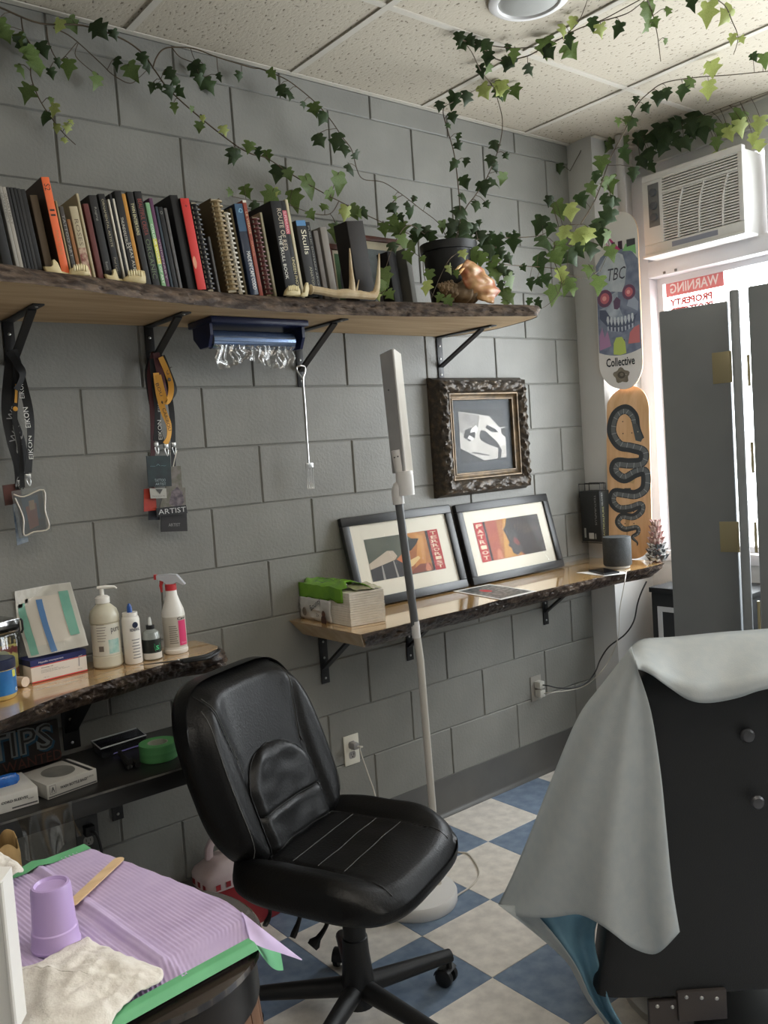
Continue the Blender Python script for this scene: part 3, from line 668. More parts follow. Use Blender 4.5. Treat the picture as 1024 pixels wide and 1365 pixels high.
# conch shell
t = thing('conch_shell', 'large tan and orange conch shell at the right end of the high shelf', 'shell', (.74, -.38, 2.027))
M_shell = mat('shell_body', (132, 110, 82), (90, 72, 52), scale=10, rough=.55, bump=.5, bscale=40, stretch=(1, 1, 4))
M_lip = mat('shell_lip', (196, 158, 112), (170, 100, 68), scale=16, rough=.35, contrast=(.4, .62))
cS = Vector((.735, -.345, 2.085))
def body(u, v):
    a = u*2*math.pi; s = v; r = (.062*math.sin(math.pi*(.08+.86*s))**.7)*(1-.25*s)
    r *= 1+.07*math.sin(s*34)*(.5+.5*math.sin(a*.5))+(.10*max(0, math.cos(a*5)) if .5 < s < .75 else 0)
    ax = Vector((-.78, .1, -.05))*.17*(s-.42)
    return cS+ax+Vector((.12*r*math.cos(a), r*math.cos(a)*.95, r*math.sin(a)*.92))+Vector((.25*r*math.sin(a), 0, 0))
MB().grid(body, 26, 24).build('body_whorl', M_shell, t, angle=80)
sp = MB()
for k in range(5):
    r = .034*(1-k*.19); q = cS+Vector((-.082-.014*k, .012, .004*k)); sp.ball(q, r, 12, sc=(.55, 1, 1))
    for j in range(7): sp.ball(q+Vector((0, r*.95*math.cos(j*.9), r*.95*math.sin(j*.9))), r*.25, 6)
sp.build('spire', M_shell, t)
def lipf(u, v):
    # flared lip: from the columella (v=0) out to a wavy edge (v=1), u along the shell
    a = yp(*[(606, 346), (622, 349), (640, 362), (652, 380), (648, 396)][0], -.40)
    P0 = [(612, 362), (616, 372), (622, 382), (630, 391), (640, 399)]
    P1 = [(622, 346), (640, 356), (656, 372), (664, 388), (657, 405)]
    k = min(int(u*4), 3); f = u*4-k
    p0 = (P0[k][0]+(P0[k+1][0]-P0[k][0])*f, P0[k][1]+(P0[k+1][1]-P0[k][1])*f); p1 = (P1[k][0]+(P1[k+1][0]-P1[k][0])*f, P1[k][1]+(P1[k+1][1]-P1[k][1])*f)
    q = (p0[0]+(p1[0]-p0[0])*v, p0[1]+(p1[1]-p0[1])*v)
    Y = -.385-.030*math.sin(v*2.2)+(.006*math.sin(u*24)+.008*noise.noise(Vector((u*6, v*5, 2))))*(.3+v)
    return yp(q[0]+1.6*math.sin(u*27)*v*v+1.2*math.sin(u*11), q[1]+.8*math.sin(u*31)*v*v, Y)
MB().grid(lipf, 20, 12).build('lip', M_lip, t, angle=80, thick=.006)
for (a, b) in (((607, 361), (617, 352)), ((611, 366), (619, 357))):
    MB().tube([yp(*a, -.41), yp((a[0]+b[0])/2, (a[1]+b[1])/2-.6, -.415), yp(*b, -.405)], [.003, .005, .003], 8).build('siphon_ridge', mat('shell_ridge', (222, 178, 120), rough=.4), t)

# cling film dispenser under the shelf
a = zp(262, 436, 1.955); b = zp(390, 441, 1.955)
x0, x1, yb = a.x, b.x, -.10
t = thing('film_dispenser', 'navy blue dispenser with a roll of clear film under the high shelf', 'dispenser', ((x0+x1)/2, -.14, 1.87))
M_navy = mat('navy_plastic', (22, 30, 66), rough=.35)
MB().bbox((x0, -.235, 1.955), (x1, -.075, 1.9752), .004).build('housing', M_navy, t)
for x in (x0+.004, x1-.016):
    MB().prism([(-.10, 1.9548), (-.215, 1.9548), (-.215, 1.92), (-.195, 1.885), (-.14, 1.885), (-.10, 1.92)], .010, basis((x, 0, 0), (0, 1, 0), (0, 0, 1))).build('cheek', M_navy, t, smooth=False)
zr = 1.913; yr = -.165; R_ = .030
def cyl_x(xa, xb, r, n=22): return MB().lathe([(r, 0), (r, xb-xa)], n, basis((xa, yr, zr), (0, 1, 0), (0, 0, 1)))
cyl_x(x0+.018, x1-.020, .013).build('core', mat('card_core', (120, 104, 84), rough=.8), t)
cyl_x(x0+.028, x1-.030, R_).build('film_roll', mat('rolled_film', (110, 136, 180), (150, 170, 200), scale=30, rough=.16, metal=.75, coat=1, stretch=(.3, 6, 6)), t)
def fl(u, v):
    x = x0+.03+(x1-x0-.07)*u
    ln = .062+.014*math.sin(u*9+1)+.010*noise.noise(Vector((u*14, 3, 0)))
    return Vector((x+.004*math.sin(v*7+u*10), yr-R_*.75+.012*noise.noise(Vector((u*22, v*2, 1)))-.006*math.sin(u*34)*v, zr-R_*.62-ln*v))
MB().grid(fl, 90, 8).build('hanging_film', M_film, t, angle=80)

# metal fork hanging on the bracket
t = thing('hanging_fork', 'thin metal scratcher fork hanging from the shelf bracket', 'fork', (.21, -.05, 1.42))
Yf = -.052
MB().tube(smooth_path([yp(404.5, 506, Yf), yp(397, 496, Yf), yp(395.5, 490, Yf), yp(400, 487.5, Yf-.004), yp(406, 489, Yf), yp(406.5, 496, Yf), yp(404, 507, Yf), yp(406.5, 540, Yf), yp(409, 580, Yf), yp(411.5, 617, Yf)], 6), .0032, 8).build('rod', M_steel, t)
pr = MB(); a = yp(407.2, 617.5, Yf); b = yp(417.2, 616.5, Yf); c = yp(409, 652, Yf); d = yp(419, 651.5, Yf)
MB().bbox((a.x, Yf-.002, a.z-.018), (b.x, Yf+.002, a.z), .001).build('fork_head', M_steel, t)
for k in range(5):
    f = (k+.5)/5; q0 = a.lerp(b, f); q1 = c.lerp(d, f); q0.z -= .016
    MB().tube([q0, q0.lerp(q1, .9), q1+Vector((0, -.004, 0))], [.0019, .0019, .0011], 6).build('prong', M_steel, t)

# lanyards and badges on the brackets
def ribbon(name, pts, wd, m, parent, Y, tw=0.0, ys=None):
    P = smooth_path([yp(u, v, Y if ys is None else Y+ys[i]) for i, (u, v) in enumerate(pts)], 6); n = len(P); mb = MB(); vs = []
    for i, q in enumerate(P):
        tg = (P[min(i+1, n-1)]-P[max(i-1, 0)]).normalized(); sd = tg.cross(Vector((0, -1, 0))).normalized(); a = tw*math.sin(i/n*6)
        sd = sd*math.cos(a)+Vector((0, math.sin(a), 0)); nn = tg.cross(sd).normalized()*.0006
        vs += [q+sd*wd/2+nn, q-sd*wd/2+nn, q-sd*wd/2-nn, q+sd*wd/2-nn]
    fs = []
    for i in range(n-1):
        for k in range(4): fs.append((4*i+k, 4*i+(k+1) % 4, 4*i+4+(k+1) % 4, 4*i+4+k))
    fs += [(3, 2, 1, 0), tuple(4*(n-1)+k for k in range(4))]
    mb.add(vs, fs); return mb.build(name, m, parent)
def rtext(s, p0, p1, h, c, parent, Y, up=None):
    a = yp(*p0, Y); b = yp(*p1, Y); ex = (b-a); L = ex.length; ex.normalize()
    ey = Vector((0, -1, 0)).cross(ex)
    M = basis((a+b)/2, ex, ey); text(s, M, L, h, plain(c, .6), parent, 'lettering', .0012)
M_strap = mat('black_strap', (22, 22, 23), rough=.75)
M_gold = mat('yellow_strap', (206, 150, 58), rough=.7); M_maroon = mat('maroon_strap', (70, 26, 28), rough=.7)
def card(name, px, Y, c, parent, c2=None, thick=.0025, scale=30, label=None):
    P = [yp(u, v, Y) for u, v in px]; n = len(P); mb = MB()
    mb.add(P+[q+Vector((0, thick, 0)) for q in P], [tuple(range(n)), tuple(range(2*n-1, n-1, -1))]+[(i, n+i, n+(i+1) % n, (i+1) % n) for i in range(n)])
    o = mb.build(name, mat('card_%02x%02x%02x' % tuple(c)+('b' if c2 else ''), c, c2, scale=scale, rough=.4), parent, smooth=False)
    if label: o['label'] = label
    return o
def clip(u, v, Y, parent, ln=16):
    a = yp(u, v, Y); b = yp(u+1, v+ln, Y); mb = MB()
    mb.bbox((a.x-.007, Y-.003, a.z-.012), (a.x+.007, Y+.003, a.z), .001)
    mb.tube(smooth_path([(a.x, Y, a.z-.011), (a.x+.006, Y, a.z-.018), (a.x+.002, Y, b.z), (a.x-.005, Y, a.z-.018), (a.x, Y, a.z-.012)], 4), .0015, 6)
    mb.build('clip', M_steel, parent)
GL = 'lanyards hanging from the shelf brackets'
t = thing('lanyard', 'black lanyard with white EIKON lettering and a clear badge sleeve at far left', 'lanyard', (-.79, -.07, 1.3), GL)
ribbon('strap', [(17, 466), (25, 492), (31, 515), (38, 545), (41, 572), (40, 600), (37, 630)], .024, M_strap, t, -.078, .5)
rtext('EIKON', (29.5, 531), (27, 508), .013, (200, 200, 196), t, -.081); rtext('EIKON', (37.5, 570), (33.5, 543), .014, (226, 226, 220), t, -.081); rtext('EIKON', (41.5, 612), (39, 581), .012, (226, 226, 220), t, -.081)
clip(37, 632, -.08, t)
card('badge', [(20, 662), (56, 654), (62, 706), (30, 714)], -.081, (70, 58, 52), t, (44, 62, 80), scale=40)
for px_, c_ in (([(28, 664), (50, 659), (54, 690), (34, 694)], (58, 84, 112)), ([(34, 676), (48, 670), (52, 700), (40, 706)], (140, 72, 58)), ([(38, 668), (45, 666), (47, 678), (40, 681)], (176, 140, 112))): poly3('print', [yp(u, v, -.0815-.0004*(c_[0] > 100)-.0003*(c_[0] > 150)) for u, v in px_], plain(c_), t)
card('badge_sleeve', [(15, 655), (62, 647), (69, 709), (26, 718)], -.086, (200, 196, 186), t).data.materials[0] = M_film
P = [yp(u, v, -.087) for u, v in [(18, 659), (32, 662), (58, 653), (60, 680), (65, 704), (45, 709), (32, 713), (31, 690), (20, 664)]]
MB().tube(smooth_path(P, 4), .0022, 6).build('sleeve_seam', mat('creased_vinyl', (206, 198, 184), rough=.2), t)
t = thing('lanyard', 'black lanyard with white script lettering and a red badge at far left', 'lanyard', (-.81, -.06, 1.3), GL)
ribbon('strap', [(15, 468), (11, 500), (8, 545), (14, 585), (23, 620), (26, 652)], .025, M_strap, t, -.060, .4)
for a, b in (((12, 560), (20, 540)), ((16, 590), (22, 566)), ((25, 605), (27, 575)), ((23, 650), (31, 622))): rtext('W&' if b[0] < 25 else 'St', a, b, .016, (150, 150, 150), t, -.063)
clip(26, 640, -.064, t, 12)
card('badge', [(3, 647), (27, 644), (29, 671), (7, 674)], -.055, (92, 52, 44), t, (60, 40, 38))
t = thing('lanyard', 'thin black and yellow lanyard with a blue and white card at far left', 'lanyard', (-.80, -.05, 1.25), GL)
ribbon('strap', [(19, 470), (22, 500), (21, 530), (20, 560), (27, 600), (30, 650)], .014, M_strap, t, -.068, .2)
ribbon('yellow_print', [(22, 512), (21.5, 525), (21, 537)], .007, M_gold, t, -.0705); MB().ball(yp(20.5, 545, -.07), .007, 10, sc=(1, .15, 1)).build('emblem', M_gold, t)
card('card', [(17, 672), (30, 670), (38, 722), (23, 727)], -.062, (70, 92, 118), t, (170, 180, 190))
ribbon('strap', [(22, 470), (17, 490), (13, 515), (16, 550), (30, 590), (34, 632)], .020, M_strap, t, -.052, .4); ribbon('strap', [(12, 468), (24, 486), (30, 500), (22, 520)], .022, M_strap, t, -.088, .7)
# second bunch
t = thing('lanyard', 'black lanyard with a dark blue green tattoo artist badge', 'lanyard', (-.37, -.07, 1.35), GL)
ribbon('strap', [(203, 478), (206, 510), (210, 550), (208, 588)], .02, M_strap, t, -.066, .2)
rtext('EIKON', (213, 549), (211, 524), .012, (170, 170, 168), t, -.0685); rtext('EIKON', (214, 586), (212, 560), .013, (214, 214, 210), t, -.0685)
clip(208, 590, -.072, t)
card('badge', [(195, 608), (227, 607), (229, 648), (198, 649)], -.075, (26, 34, 38), t, (34, 52, 54), scale=30)
rtext('TATTOO', (206, 640.5), (220.5, 640), .009, (150, 164, 166), t, -.0765); rtext('ARTIST', (207, 645.5), (221, 645), .008, (150, 164, 166), t, -.0765)
rtext('~^~', (200, 620.5), (221, 619.5), .008, (90, 120, 122), t, -.0765)
card('card', [(199.5, 651), (221.5, 651), (222.5, 664), (201, 664.5)], -.068, (170, 168, 160), t)
rtext('Mason Jones Ink', (203, 661.5), (220, 661), .004, (50, 50, 48), t, -.0695)
P = [yp(u, v, -.0696) for u, v in [(207, 652), (217, 652), (213, 659), (211, 656)]]
poly3('print', P, plain((70, 70, 68)), t)
t = thing('lanyard', 'yellow lanyard with black caribou lettering and a photo badge reading artist', 'lanyard', (-.34, -.08, 1.3), GL)
ribbon('strap', [(214, 476), (222, 494), (228, 513), (227, 528), (222, 536), (218, 527), (211, 500)], .017, M_gold, t, -.088, .6)
ribbon('strap', [(208, 497), (212, 525), (218, 548), (225, 566), (225, 582), (220, 592)], .019, M_gold, t, -.084, .4)
rtext('CA', (223, 499), (227.5, 488), .011, (50, 36, 20), t, -.0905); rtext('BOU', (209, 511), (215.5, 528), .011, (50, 36, 20), t, -.0865); rtext('CARIBOU', (218, 544), (226.5, 574), .011, (50, 36, 20), t, -.0865)
for u, v, Y in ((217.2, 536, -.086), (225.8, 506, -.0905)): MB().ball(yp(u, v, Y), .006, 10, sc=(1, .15, 1)).build('emblem', plain((60, 44, 24)), t)
clip(221, 592, -.084, t); clip(231, 590, -.07, t)
ribbon('string', [(236, 600), (233, 612), (231, 622)], .003, plain((196, 190, 176)), t, -.066)
card('badge', [(226, 622), (241, 621), (243, 650), (247, 650), (248, 677), (212, 679), (220, 652)], -.064, (88, 88, 70), t, (120, 112, 108), scale=50)
P = [yp(u, v, -.0646) for u, v in [(225, 672), (229, 655), (236, 649), (243, 655), (246, 668), (240, 677)]]; poly3('print', P, mat('portrait_print', (66, 58, 66), (120, 108, 112), scale=60, rough=.5), t)
card('badge_strip', [(208, 677.5), (248, 673), (250, 684), (209.5, 688.5)], -.070, (30, 30, 32), t)
rtext('ARTIST', (211, 682.8), (247.5, 678.6), .016, (196, 196, 194), t, -.0715)
t = thing('lanyard', 'maroon ribbon with an orange red badge behind the others', 'lanyard', (-.38, -.055, 1.3), GL)
ribbon('strap', [(208, 470), (212, 490), (217, 512), (221, 528)], .022, M_maroon, t, -.080, .3)
ribbon('strap', [(205, 470), (200, 500), (203, 540), (204, 590), (202, 650)], .018, M_maroon, t, -.050, .3)
card('badge', [(192, 652), (207, 650), (209, 680), (192, 682)], -.053, (186, 70, 50), t, (160, 50, 40))
t = thing('lanyard', 'black lanyard with a black badge reading artist lowest of the bunch', 'lanyard', (-.33, -.05, 1.25), GL)
ribbon('strap', [(212, 472), (222, 510), (229, 550), (231, 600), (232, 690)], .018, M_strap, t, -.054, .3)
card('badge', [(214, 684), (249, 683.5), (250, 708), (215, 709)], -.056, (34, 30, 31), t)
rtext('ARTIST', (224.5, 699.8), (240, 699.3), .010, (150, 148, 146), t, -.0575)
ribbon('strap', [(208, 470), (200, 486), (198, 505), (204, 545), (216, 592)], .022, M_strap, t, -.046, .3); ribbon('strap', [(216, 474), (226, 500), (233, 520), (228, 530)], .018, M_strap, t, -.07, .5)
card('badge', [(198, 680), (213, 680), (213, 693), (198, 693.5)], -.050, (36, 38, 46), t)
# ================================================================== TRAILING IVY
for m in (M_green1, M_green2, M_green3):
    nt = m.node_tree; N = nt.nodes; K_ = nt.links; b = N['Principled BSDF']; out = N['Material Output']
    tr = N.new('ShaderNodeBsdfTranslucent'); mx = N.new('ShaderNodeMixShader'); mx.inputs[0].default_value = .3
    K_.new(b.inputs['Base Color'].links[0].from_socket, tr.inputs[0]); K_.new(b.outputs[0], mx.inputs[1]); K_.new(tr.outputs[0], mx.inputs[2]); K_.new(mx.outputs[0], out.inputs[0])
def leaf_mesh(k, m, big=1.0, nar=1.0):
    R = random.Random(k)
    j = lambda: R.uniform(-.04, .04)
    side = [(.14, .09), (.40*nar, .07+j()), (.46*nar, -.06), (.29*nar, -.20), (.56*nar, -.37+j()), (.27*nar, -.54), (.12, -.80)]
    mid = [(0, 0), (0, -.22), (0, -.5), (0, -.78), (0, -1.02)]
    vs = [(x, y) for x, y in mid]+[(x, y) for x, y in side]+[(-x+j()*.5, y+j()*.5) for x, y in side]
    fold = R.uniform(.15, .5); curl = R.uniform(.05, .45); tw = R.uniform(-.3, .3)
    V = [Vector((x*(1-.1*fold), y+.4, -abs(x)*fold-curl*(y+.1)**2+.08*math.sin(x*7+k)+tw*x*(y+.3))) for x, y in vs]
    r = lambda i: 5+i; l = lambda i: 12+i; fs = []
    for f, s in ((r, 1), (l, -1)):
        T = [(0, f(0), f(1)), (0, f(1), f(2)), (0, f(2), f(3)), (0, f(3), 1), (1, f(3), f(4)), (1, f(4), 2), (2, f(4), f(5)), (2, f(5), 3), (3, f(5), f(6)), (3, f(6), 4)]
        fs += [t if s > 0 else t[::-1] for t in T]
    me = bpy.data.meshes.new('leaf'); me.from_pydata(V, [], [q[::-1] for q in fs]); me.materials.append(m)
    for p_ in me.polygons: p_.use_smooth = True
    return me
LEAF = {'d': [leaf_mesh(i, M_green1, nar=.85+.1*i) for i in range(4)], 'm': [leaf_mesh(10+i, M_green2, nar=.85+.1*i) for i in range(4)], 'l': [leaf_mesh(20+i, M_green3, nar=.9+.1*i) for i in range(3)]}
pc = yp(600, 366, -.235); PB = Vector((pc.x, -.235, 2.0268))
ivy = thing('potted_ivy', 'ivy in a black pot on the high shelf trailing along wall and ceiling', 'plant', PB)
PT = yp(600, 327, -.235).z
hp = PT-2.0268; MT = Matrix.Translation(PB)
MB().lathe([(.0001, 0), (.068, 0), (.072, .006), (.098, hp-.03), (.106, hp-.03), (.108, hp), (.100, hp), (.096, hp-.022)], 32, MT).build('pot', mat('black_pot', (20, 20, 21), rough=.5), ivy)
MB().lathe([(.0958, hp-.026), (.05, hp-.012), (.0001, hp-.006)], 20, MT).build('soil', mat('potting_soil', (40, 30, 24), (26, 20, 16), scale=60, rough=.9, bump=.8), ivy)
Y_, Z_, D_, X_ = 'y', 'z', 'd', 'x'
def P3(u, v, k, q):
    return {'y': yp, 'z': zp, 'd': dp, 'x': xp}[k](u, v, q)
VINES = []
def vine(r, pts):
    W = smooth_path([P3(*p_) for p_ in pts], 6)
    for q in W: q.z = min(q.z, 2.878)
    for q in W: q.y = min(q.y, -.008) if q.x < XC else q.y
    VINES.append((W, r))
def vy(r, pts, y0, y1, k='y'):
    n = len(pts); vine(r, [(u, v, k, y0+(y1-y0)*i/(n-1)) for i, (u, v) in enumerate(pts)])
vy(.0028, [(-14, 7), (0, 10), (53, 31), (110, 34), (159, 50), (189, 70), (206, 93), (226, 120), (266, 156), (312, 192), (335, 205), (356, 211), (385, 230), (422, 252), (452, 268), (500, 292), (560, 318)], -.03, -.16)
vy(.0022, [(28, 22), (32, 45), (43, 66), (41, 100), (53, 133), (70, 159), (86, 179), (101, 193)], -.035, -.05)
vy(.0018, [(71, 37), (96, 50), (133, 83), (151, 100), (173, 111), (186, 103), (199, 90)], -.03, -.04)
vy(.0018, [(62, 36), (66, 60), (80, 80), (104, 56), (101, 75), (129, 100)], -.03, -.045)
vy(.0025, [(204, 90), (208, 78), (216, 67), (229, 63), (259, 65), (289, 76), (335, 90), (348, 92), (378, 104), (396, 116), (422, 138), (441, 160), (456, 182), (469, 200), (476, 226), (485, 239), (511, 243), (537, 260), (560, 278), (586, 299), (598, 325)], -.02, -.22)
vy(.0018, [(229, 63), (240, 76), (258, 84), (262, 92)], -.02, -.03); vy(.0015, [(254, 64), (258, 76), (264, 85)], -.02, -.03)
vy(.0014, [(289, 76), (290, 90), (292, 100)], -.025, -.03); vy(.0014, [(322, 87), (322, 98), (320, 102)], -.025, -.03)
vy(.0025, [(610, 322), (619, 282), (634, 260), (649, 237), (665, 197), (670, 163), (664, 134), (656, 111)], -.24, -.31)
vine(.0025, [(656, 111, Y_, -.31), (642, 96, Z_, 2.86), (628, 68, Z_, 2.868), (614, 52, Z_, 2.872)])
vy(.0025, [(606, 324), (613, 297), (612, 260), (606, 208), (597, 174), (591, 146), (606, 135), (641, 116), (656, 108)], -.25, -.31)
vy(.0026, [(612, 52), (640, 62), (665, 80), (699, 76), (720, 66), (745, 53), (770, 39), (802, 27), (838, 8), (860, -4)], 2.866, 2.862, 'z')
vy(.002, [(650, 60), (681, 64), (715, 62), (745, 52)], 2.862, 2.866, 'z')
vy(.002, [(757, 44), (772, 28), (784, -2)], 2.862, 2.866, 'z'); vy(.002, [(795, 30), (831, 20), (848, 10), (866, -6)], 2.862, 2.866, 'z')
vine(.002, [(862, -4, Z_, 2.862), (868, 12, Z_, 2.85), (873, 30, Z_, 2.81), (877, 50, Z_, 2.76), (881, 82, Z_, 2.69)])
vine(.002, [(945, -6, Z_, 2.862), (966, 7, Z_, 2.855), (976, 28, Z_, 2.82), (984, 50, Z_, 2.77), (978, 73, Z_, 2.72)])
DV = [3.55, 3.55, 3.55, 3.52, 3.48, 3.42, 3.34, 3.25, 3.16, 3.08]
vine(.0028, [(u, v, D_, d) for (u, v), d in zip([(774, 299), (795, 263), (813, 213), (831, 178), (848, 142), (866, 123), (887, 110), (930, 103), (973, 100), (1034, 94)], DV)])
vine(.0024, [(618, 326, Y_, -.24), (642, 318, Y_, -.26), (681, 317, Y_, -.28), (719, 314, D_, 3.5), (745, 302, D_, 3.55), (774, 299, D_, 3.55)])
vine(.0022, [(640, 345, Y_, -.34), (669, 352, Y_, -.34), (704, 355, Y_, -.3), (739, 358, D_, 3.5), (763, 367, D_, 3.52), (783, 371, D_, 3.55), (800, 360, D_, 3.58)])
vine(.0018, [(740, 322, D_, 3.5), (738, 345, D_, 3.5), (748, 372, D_, 3.5), (744, 392, D_, 3.5), (728, 408, D_, 3.5), (716, 412, D_, 3.48)])
vine(.0018, [(660, 322, Y_, -.33), (664, 345, Y_, -.36), (672, 372, Y_, -.38), (676, 398, Y_, -.38)])
vine(.0016, [(612, 336, Y_, -.345), (600, 345, Y_, -.36), (590, 362, Y_, -.37), (580, 385, Y_, -.37), (575, 398, Y_, -.37)])
vine(.0016, [(564, 345, Y_, -.36), (566, 370, Y_, -.37), (576, 392, Y_, -.38), (590, 402, Y_, -.38)])
vine(.0018, [(760, 228, X_, 1.75), (772, 206, X_, 1.78), (788, 178, X_, 1.85), (815, 190, X_, 1.92), (850, 184, X_, 1.95), (900, 168, X_, 1.95), (960, 145, X_, 1.95), (1036, 118, X_, 1.95)])
vine(.0018, [(795, 263, D_, 3.56), (806, 240, D_, 3.62), (815, 268, D_, 3.6), (806, 300, D_, 3.58), (812, 330, D_, 3.58), (800, 362, D_, 3.56)])
vine(.0018, [(566, 312, Y_, -.2), (545, 300, Y_, -.24), (528, 320, Y_, -.27), (515, 355, Y_, -.30), (508, 392, Y_, -.33)])
vine(.0016, [(452, 268, Y_, -.12), (440, 285, Y_, -.13), (415, 284, Y_, -.12), (380, 272, Y_, -.10), (340, 268, Y_, -.10), (310, 262, Y_, -.10)])
for W, r in VINES:
    n = len(W); MB().tube(W, [r*(1-.45*i/n) for i in range(n)], 6).build('vine', M_stem, ivy)
LEAVES = '''3 35 25m 8 46 20m 33 60 26d 25 52 18m 43 72 26m 56 66 20d 50 86 26m 30 92 18m 36 123 24m 58 155 18d 71 146 18l 68 133 10m 75 171 12l 90 171 13l 96 163 9l 86 187 10l 77 33 18l 97 32 20m
131 38 26d 153 46 14d 68 98 14d 78 83 12d 90 87 24m 129 108 22m 154 83 18d 176 95 24m 189 78 16d 198 88 18d 227 98 20d 234 110 14d 229 123 20d 239 123 16d 204 115 15d 214 115 12d 232 143 14m 256 146 9m
266 169 14m 270 158 9l 299 174 14l 312 207 20d 332 196 16m 262 93 24d 276 113 24d 266 106 16d 292 102 11d 320 102 13d 272 90 12d
362 98 16m 376 121 18d 387 125 16d 406 140 10d 419 146 18m 431 156 20d 426 186 20d 448 187 24d 460 198 18d 476 208 13d 468 224 16d 313 208 20d 343 204 16d 356 208 16m 369 230 22d 385 232 16m 413 245 30m 454 241 28m
391 263 28m 441 260 18m 361 262 28m 367 256 12l 328 256 18m 307 256 14m 341 275 16d 432 276 12m 415 286 14m 463 282 20l 476 282 18m 526 276 15d 545 273 12d 549 284 18d 552 265 9d 527 264 8m 571 273 8d
612 50 16d 625 46 16d 617 59 16d 649 56 20d 636 58 14d 649 76 18d 641 95 18d 652 91 16m 675 83 18d 665 108 22l 645 122 20l 671 122 18m 623 130 18d 604 135 24d 586 140 14d 603 156 14d 599 167 9d 610 182 12d 611 195 12d
606 219 16d 621 215 12d 618 243 17d 619 262 14d 613 282 24d 660 193 16d 675 208 9d 654 213 16d 662 223 14d 671 237 16m 660 241 18d 643 250 20d 636 273 17d 649 273 10d
676 46 10d 726 52 26m 731 69 20d 758 52 20d 761 68 24m 751 32 18l 763 28 16l 790 32 18d 802 41 18l 824 39 20d 708 92 18d 680 85 20d 685 71 18m 667 103 20l 687 121 18m 667 121 18d 866 14 28m 873 30 14m 863 37 16m 891 14 14m 888 55 8m 921 5 20d 943 18 30l 969 21 26l 976 52 14l 989 53 10l
877 130 18d 889 124 15d 909 121 20d 921 110 18m 948 91 24l 944 119 24l 848 133 10d 843 144 12d 861 144 13d 825 162 13m 836 160 12m 1005 76 12d 1019 80 20m
791 185 20d 802 199 18d 786 178 16d 813 192 20m 834 188 14m 802 217 22m 793 235 16d 813 245 22m 816 272 18d 806 267 18d 845 231 18d 852 178 24d 873 185 22d 891 178 24d 905 167 20d 927 153 30d 937 174 26d 962 174 20m 959 213 24l 973 178 20l 991 171 24l 1012 167 24l 1015 195 18l 745 224 14d 733 268 14d 866 205 20d 884 196 22d 915 190 20d
745 279 26m 760 282 24l 774 267 20d 732 267 12d 719 299 26d 751 311 24l 771 320 28l 783 311 24l 733 305 18d 730 323 28d 745 331 26m 719 349 28d 742 343 22m 763 343 24d 771 334 20d 789 331 24d 798 311 30d 810 290 28d 795 299 22d 789 252 20m 812 246 22m 818 270 16d 748 367 22l 739 390 26m 757 378 24m 763 384 20m 727 372 16d 707 377 16d 719 375 14d 798 378 26m 812 314 18m 815 337 22m 786 358 20m
564 345 9m 572 366 17m 568 383 20l 586 397 13m 598 402 16m 618 339 13l 600 359 14l 608 365 11m 631 341 22m 641 345 20m 619 304 22d 605 302 24d 591 301 16m 631 305 16d 638 297 9d 601 313 20d 622 317 24d 641 315 18d 648 326 26d 657 313 10d 669 313 7d 676 312 6d 686 310 6d 683 323 24d 661 324 24d 654 335 22d 667 338 16d 679 345 16d 658 350 18m 661 365 22m 654 358 16m 669 360 18d 679 364 14d 683 375 22m 679 395 22m 672 390 18m 668 379 14d 697 357 10d
574 317 20d 568 310 18d 461 284 20l 471 281 20m 485 282 16d 524 278 15d 534 290 12d 526 293 18m 512 304 18m 524 304 16m 534 307 24m 524 329 16d 539 320 22m 548 327 16m 543 341 18m 513 368 26m 511 379 22m 520 393 14m 504 395 12l 558 305 16d 553 315 18d 448 308 22m 449 304 16d 705 402 12d 717 404 14d 832 205 22d 856 215 20d 880 176 24d 901 188 22d 920 172 22d 946 160 24d 955 190 18m 985 158 22m 870 222 16d 1003 185 16l 843 163 18d 896 152 20d 675 402 14m'''.split()
SAMP = []
for W, r in VINES:
    for q in W:
        d = q-CAM; z = d.dot(RZ); SAMP.append((512+F*d.dot(RX)/z, 682.5+F*d.dot(RY)/z, z, q))
RL = random.Random(3); pet = MB(); nl = 0
for i in range(0, len(LEAVES)-2, 3):
    u, v = float(LEAVES[i]), float(LEAVES[i+1]); s = LEAVES[i+2]; tone = s[-1]; s = float(s[:-1])
    su, sv, sz, sq = min(SAMP, key=lambda a: (a[0]-u)**2+(a[1]-v)**2)
    D = sz-RL.uniform(.0, .035); L = s*1.04*D/F
    c = dp(u, v, D)
    nrm = (CAM-c).normalized()+Vector((RL.uniform(-.75, .75), RL.uniform(-.3, .3), RL.uniform(-.1, .75)))
    nrm.normalize()
    tip = Vector((RL.uniform(-.8, .8), RL.uniform(-.4, .2), -1)); yv = -(tip-nrm*tip.dot(nrm)).normalized(); xv = yv.cross(nrm)
    lim = .45*L
    if c.x < XC-.02 and c.y > -lim*.6: c.y = -lim*.6-.004
    if c.z > 2.875-lim*.7: c.z = 2.875-lim*.7
    if c.x > XW-.14: c.x = XW-.14
    R_m = Matrix((xv, yv, nrm)).transposed()
    share(LEAF[tone][RL.randrange(len(LEAF[tone]))], 'leaf', c, ivy, R_m.to_euler(), (L, L, L)).matrix_parent_inverse = ivy.matrix_basis.inverted()
    b = c+yv*.4*L
    pet.tube([sq, sq.lerp(b, .5)+Vector((0, 0, .006)), b], .0011, 4, cap=False); nl += 1
pet.build('petioles', M_stem, ivy, kind='stuff')
print('LEAVES', nl)
# ================================================================== WALL PICTURES AND THE LONG COUNTER
ZT = .9456
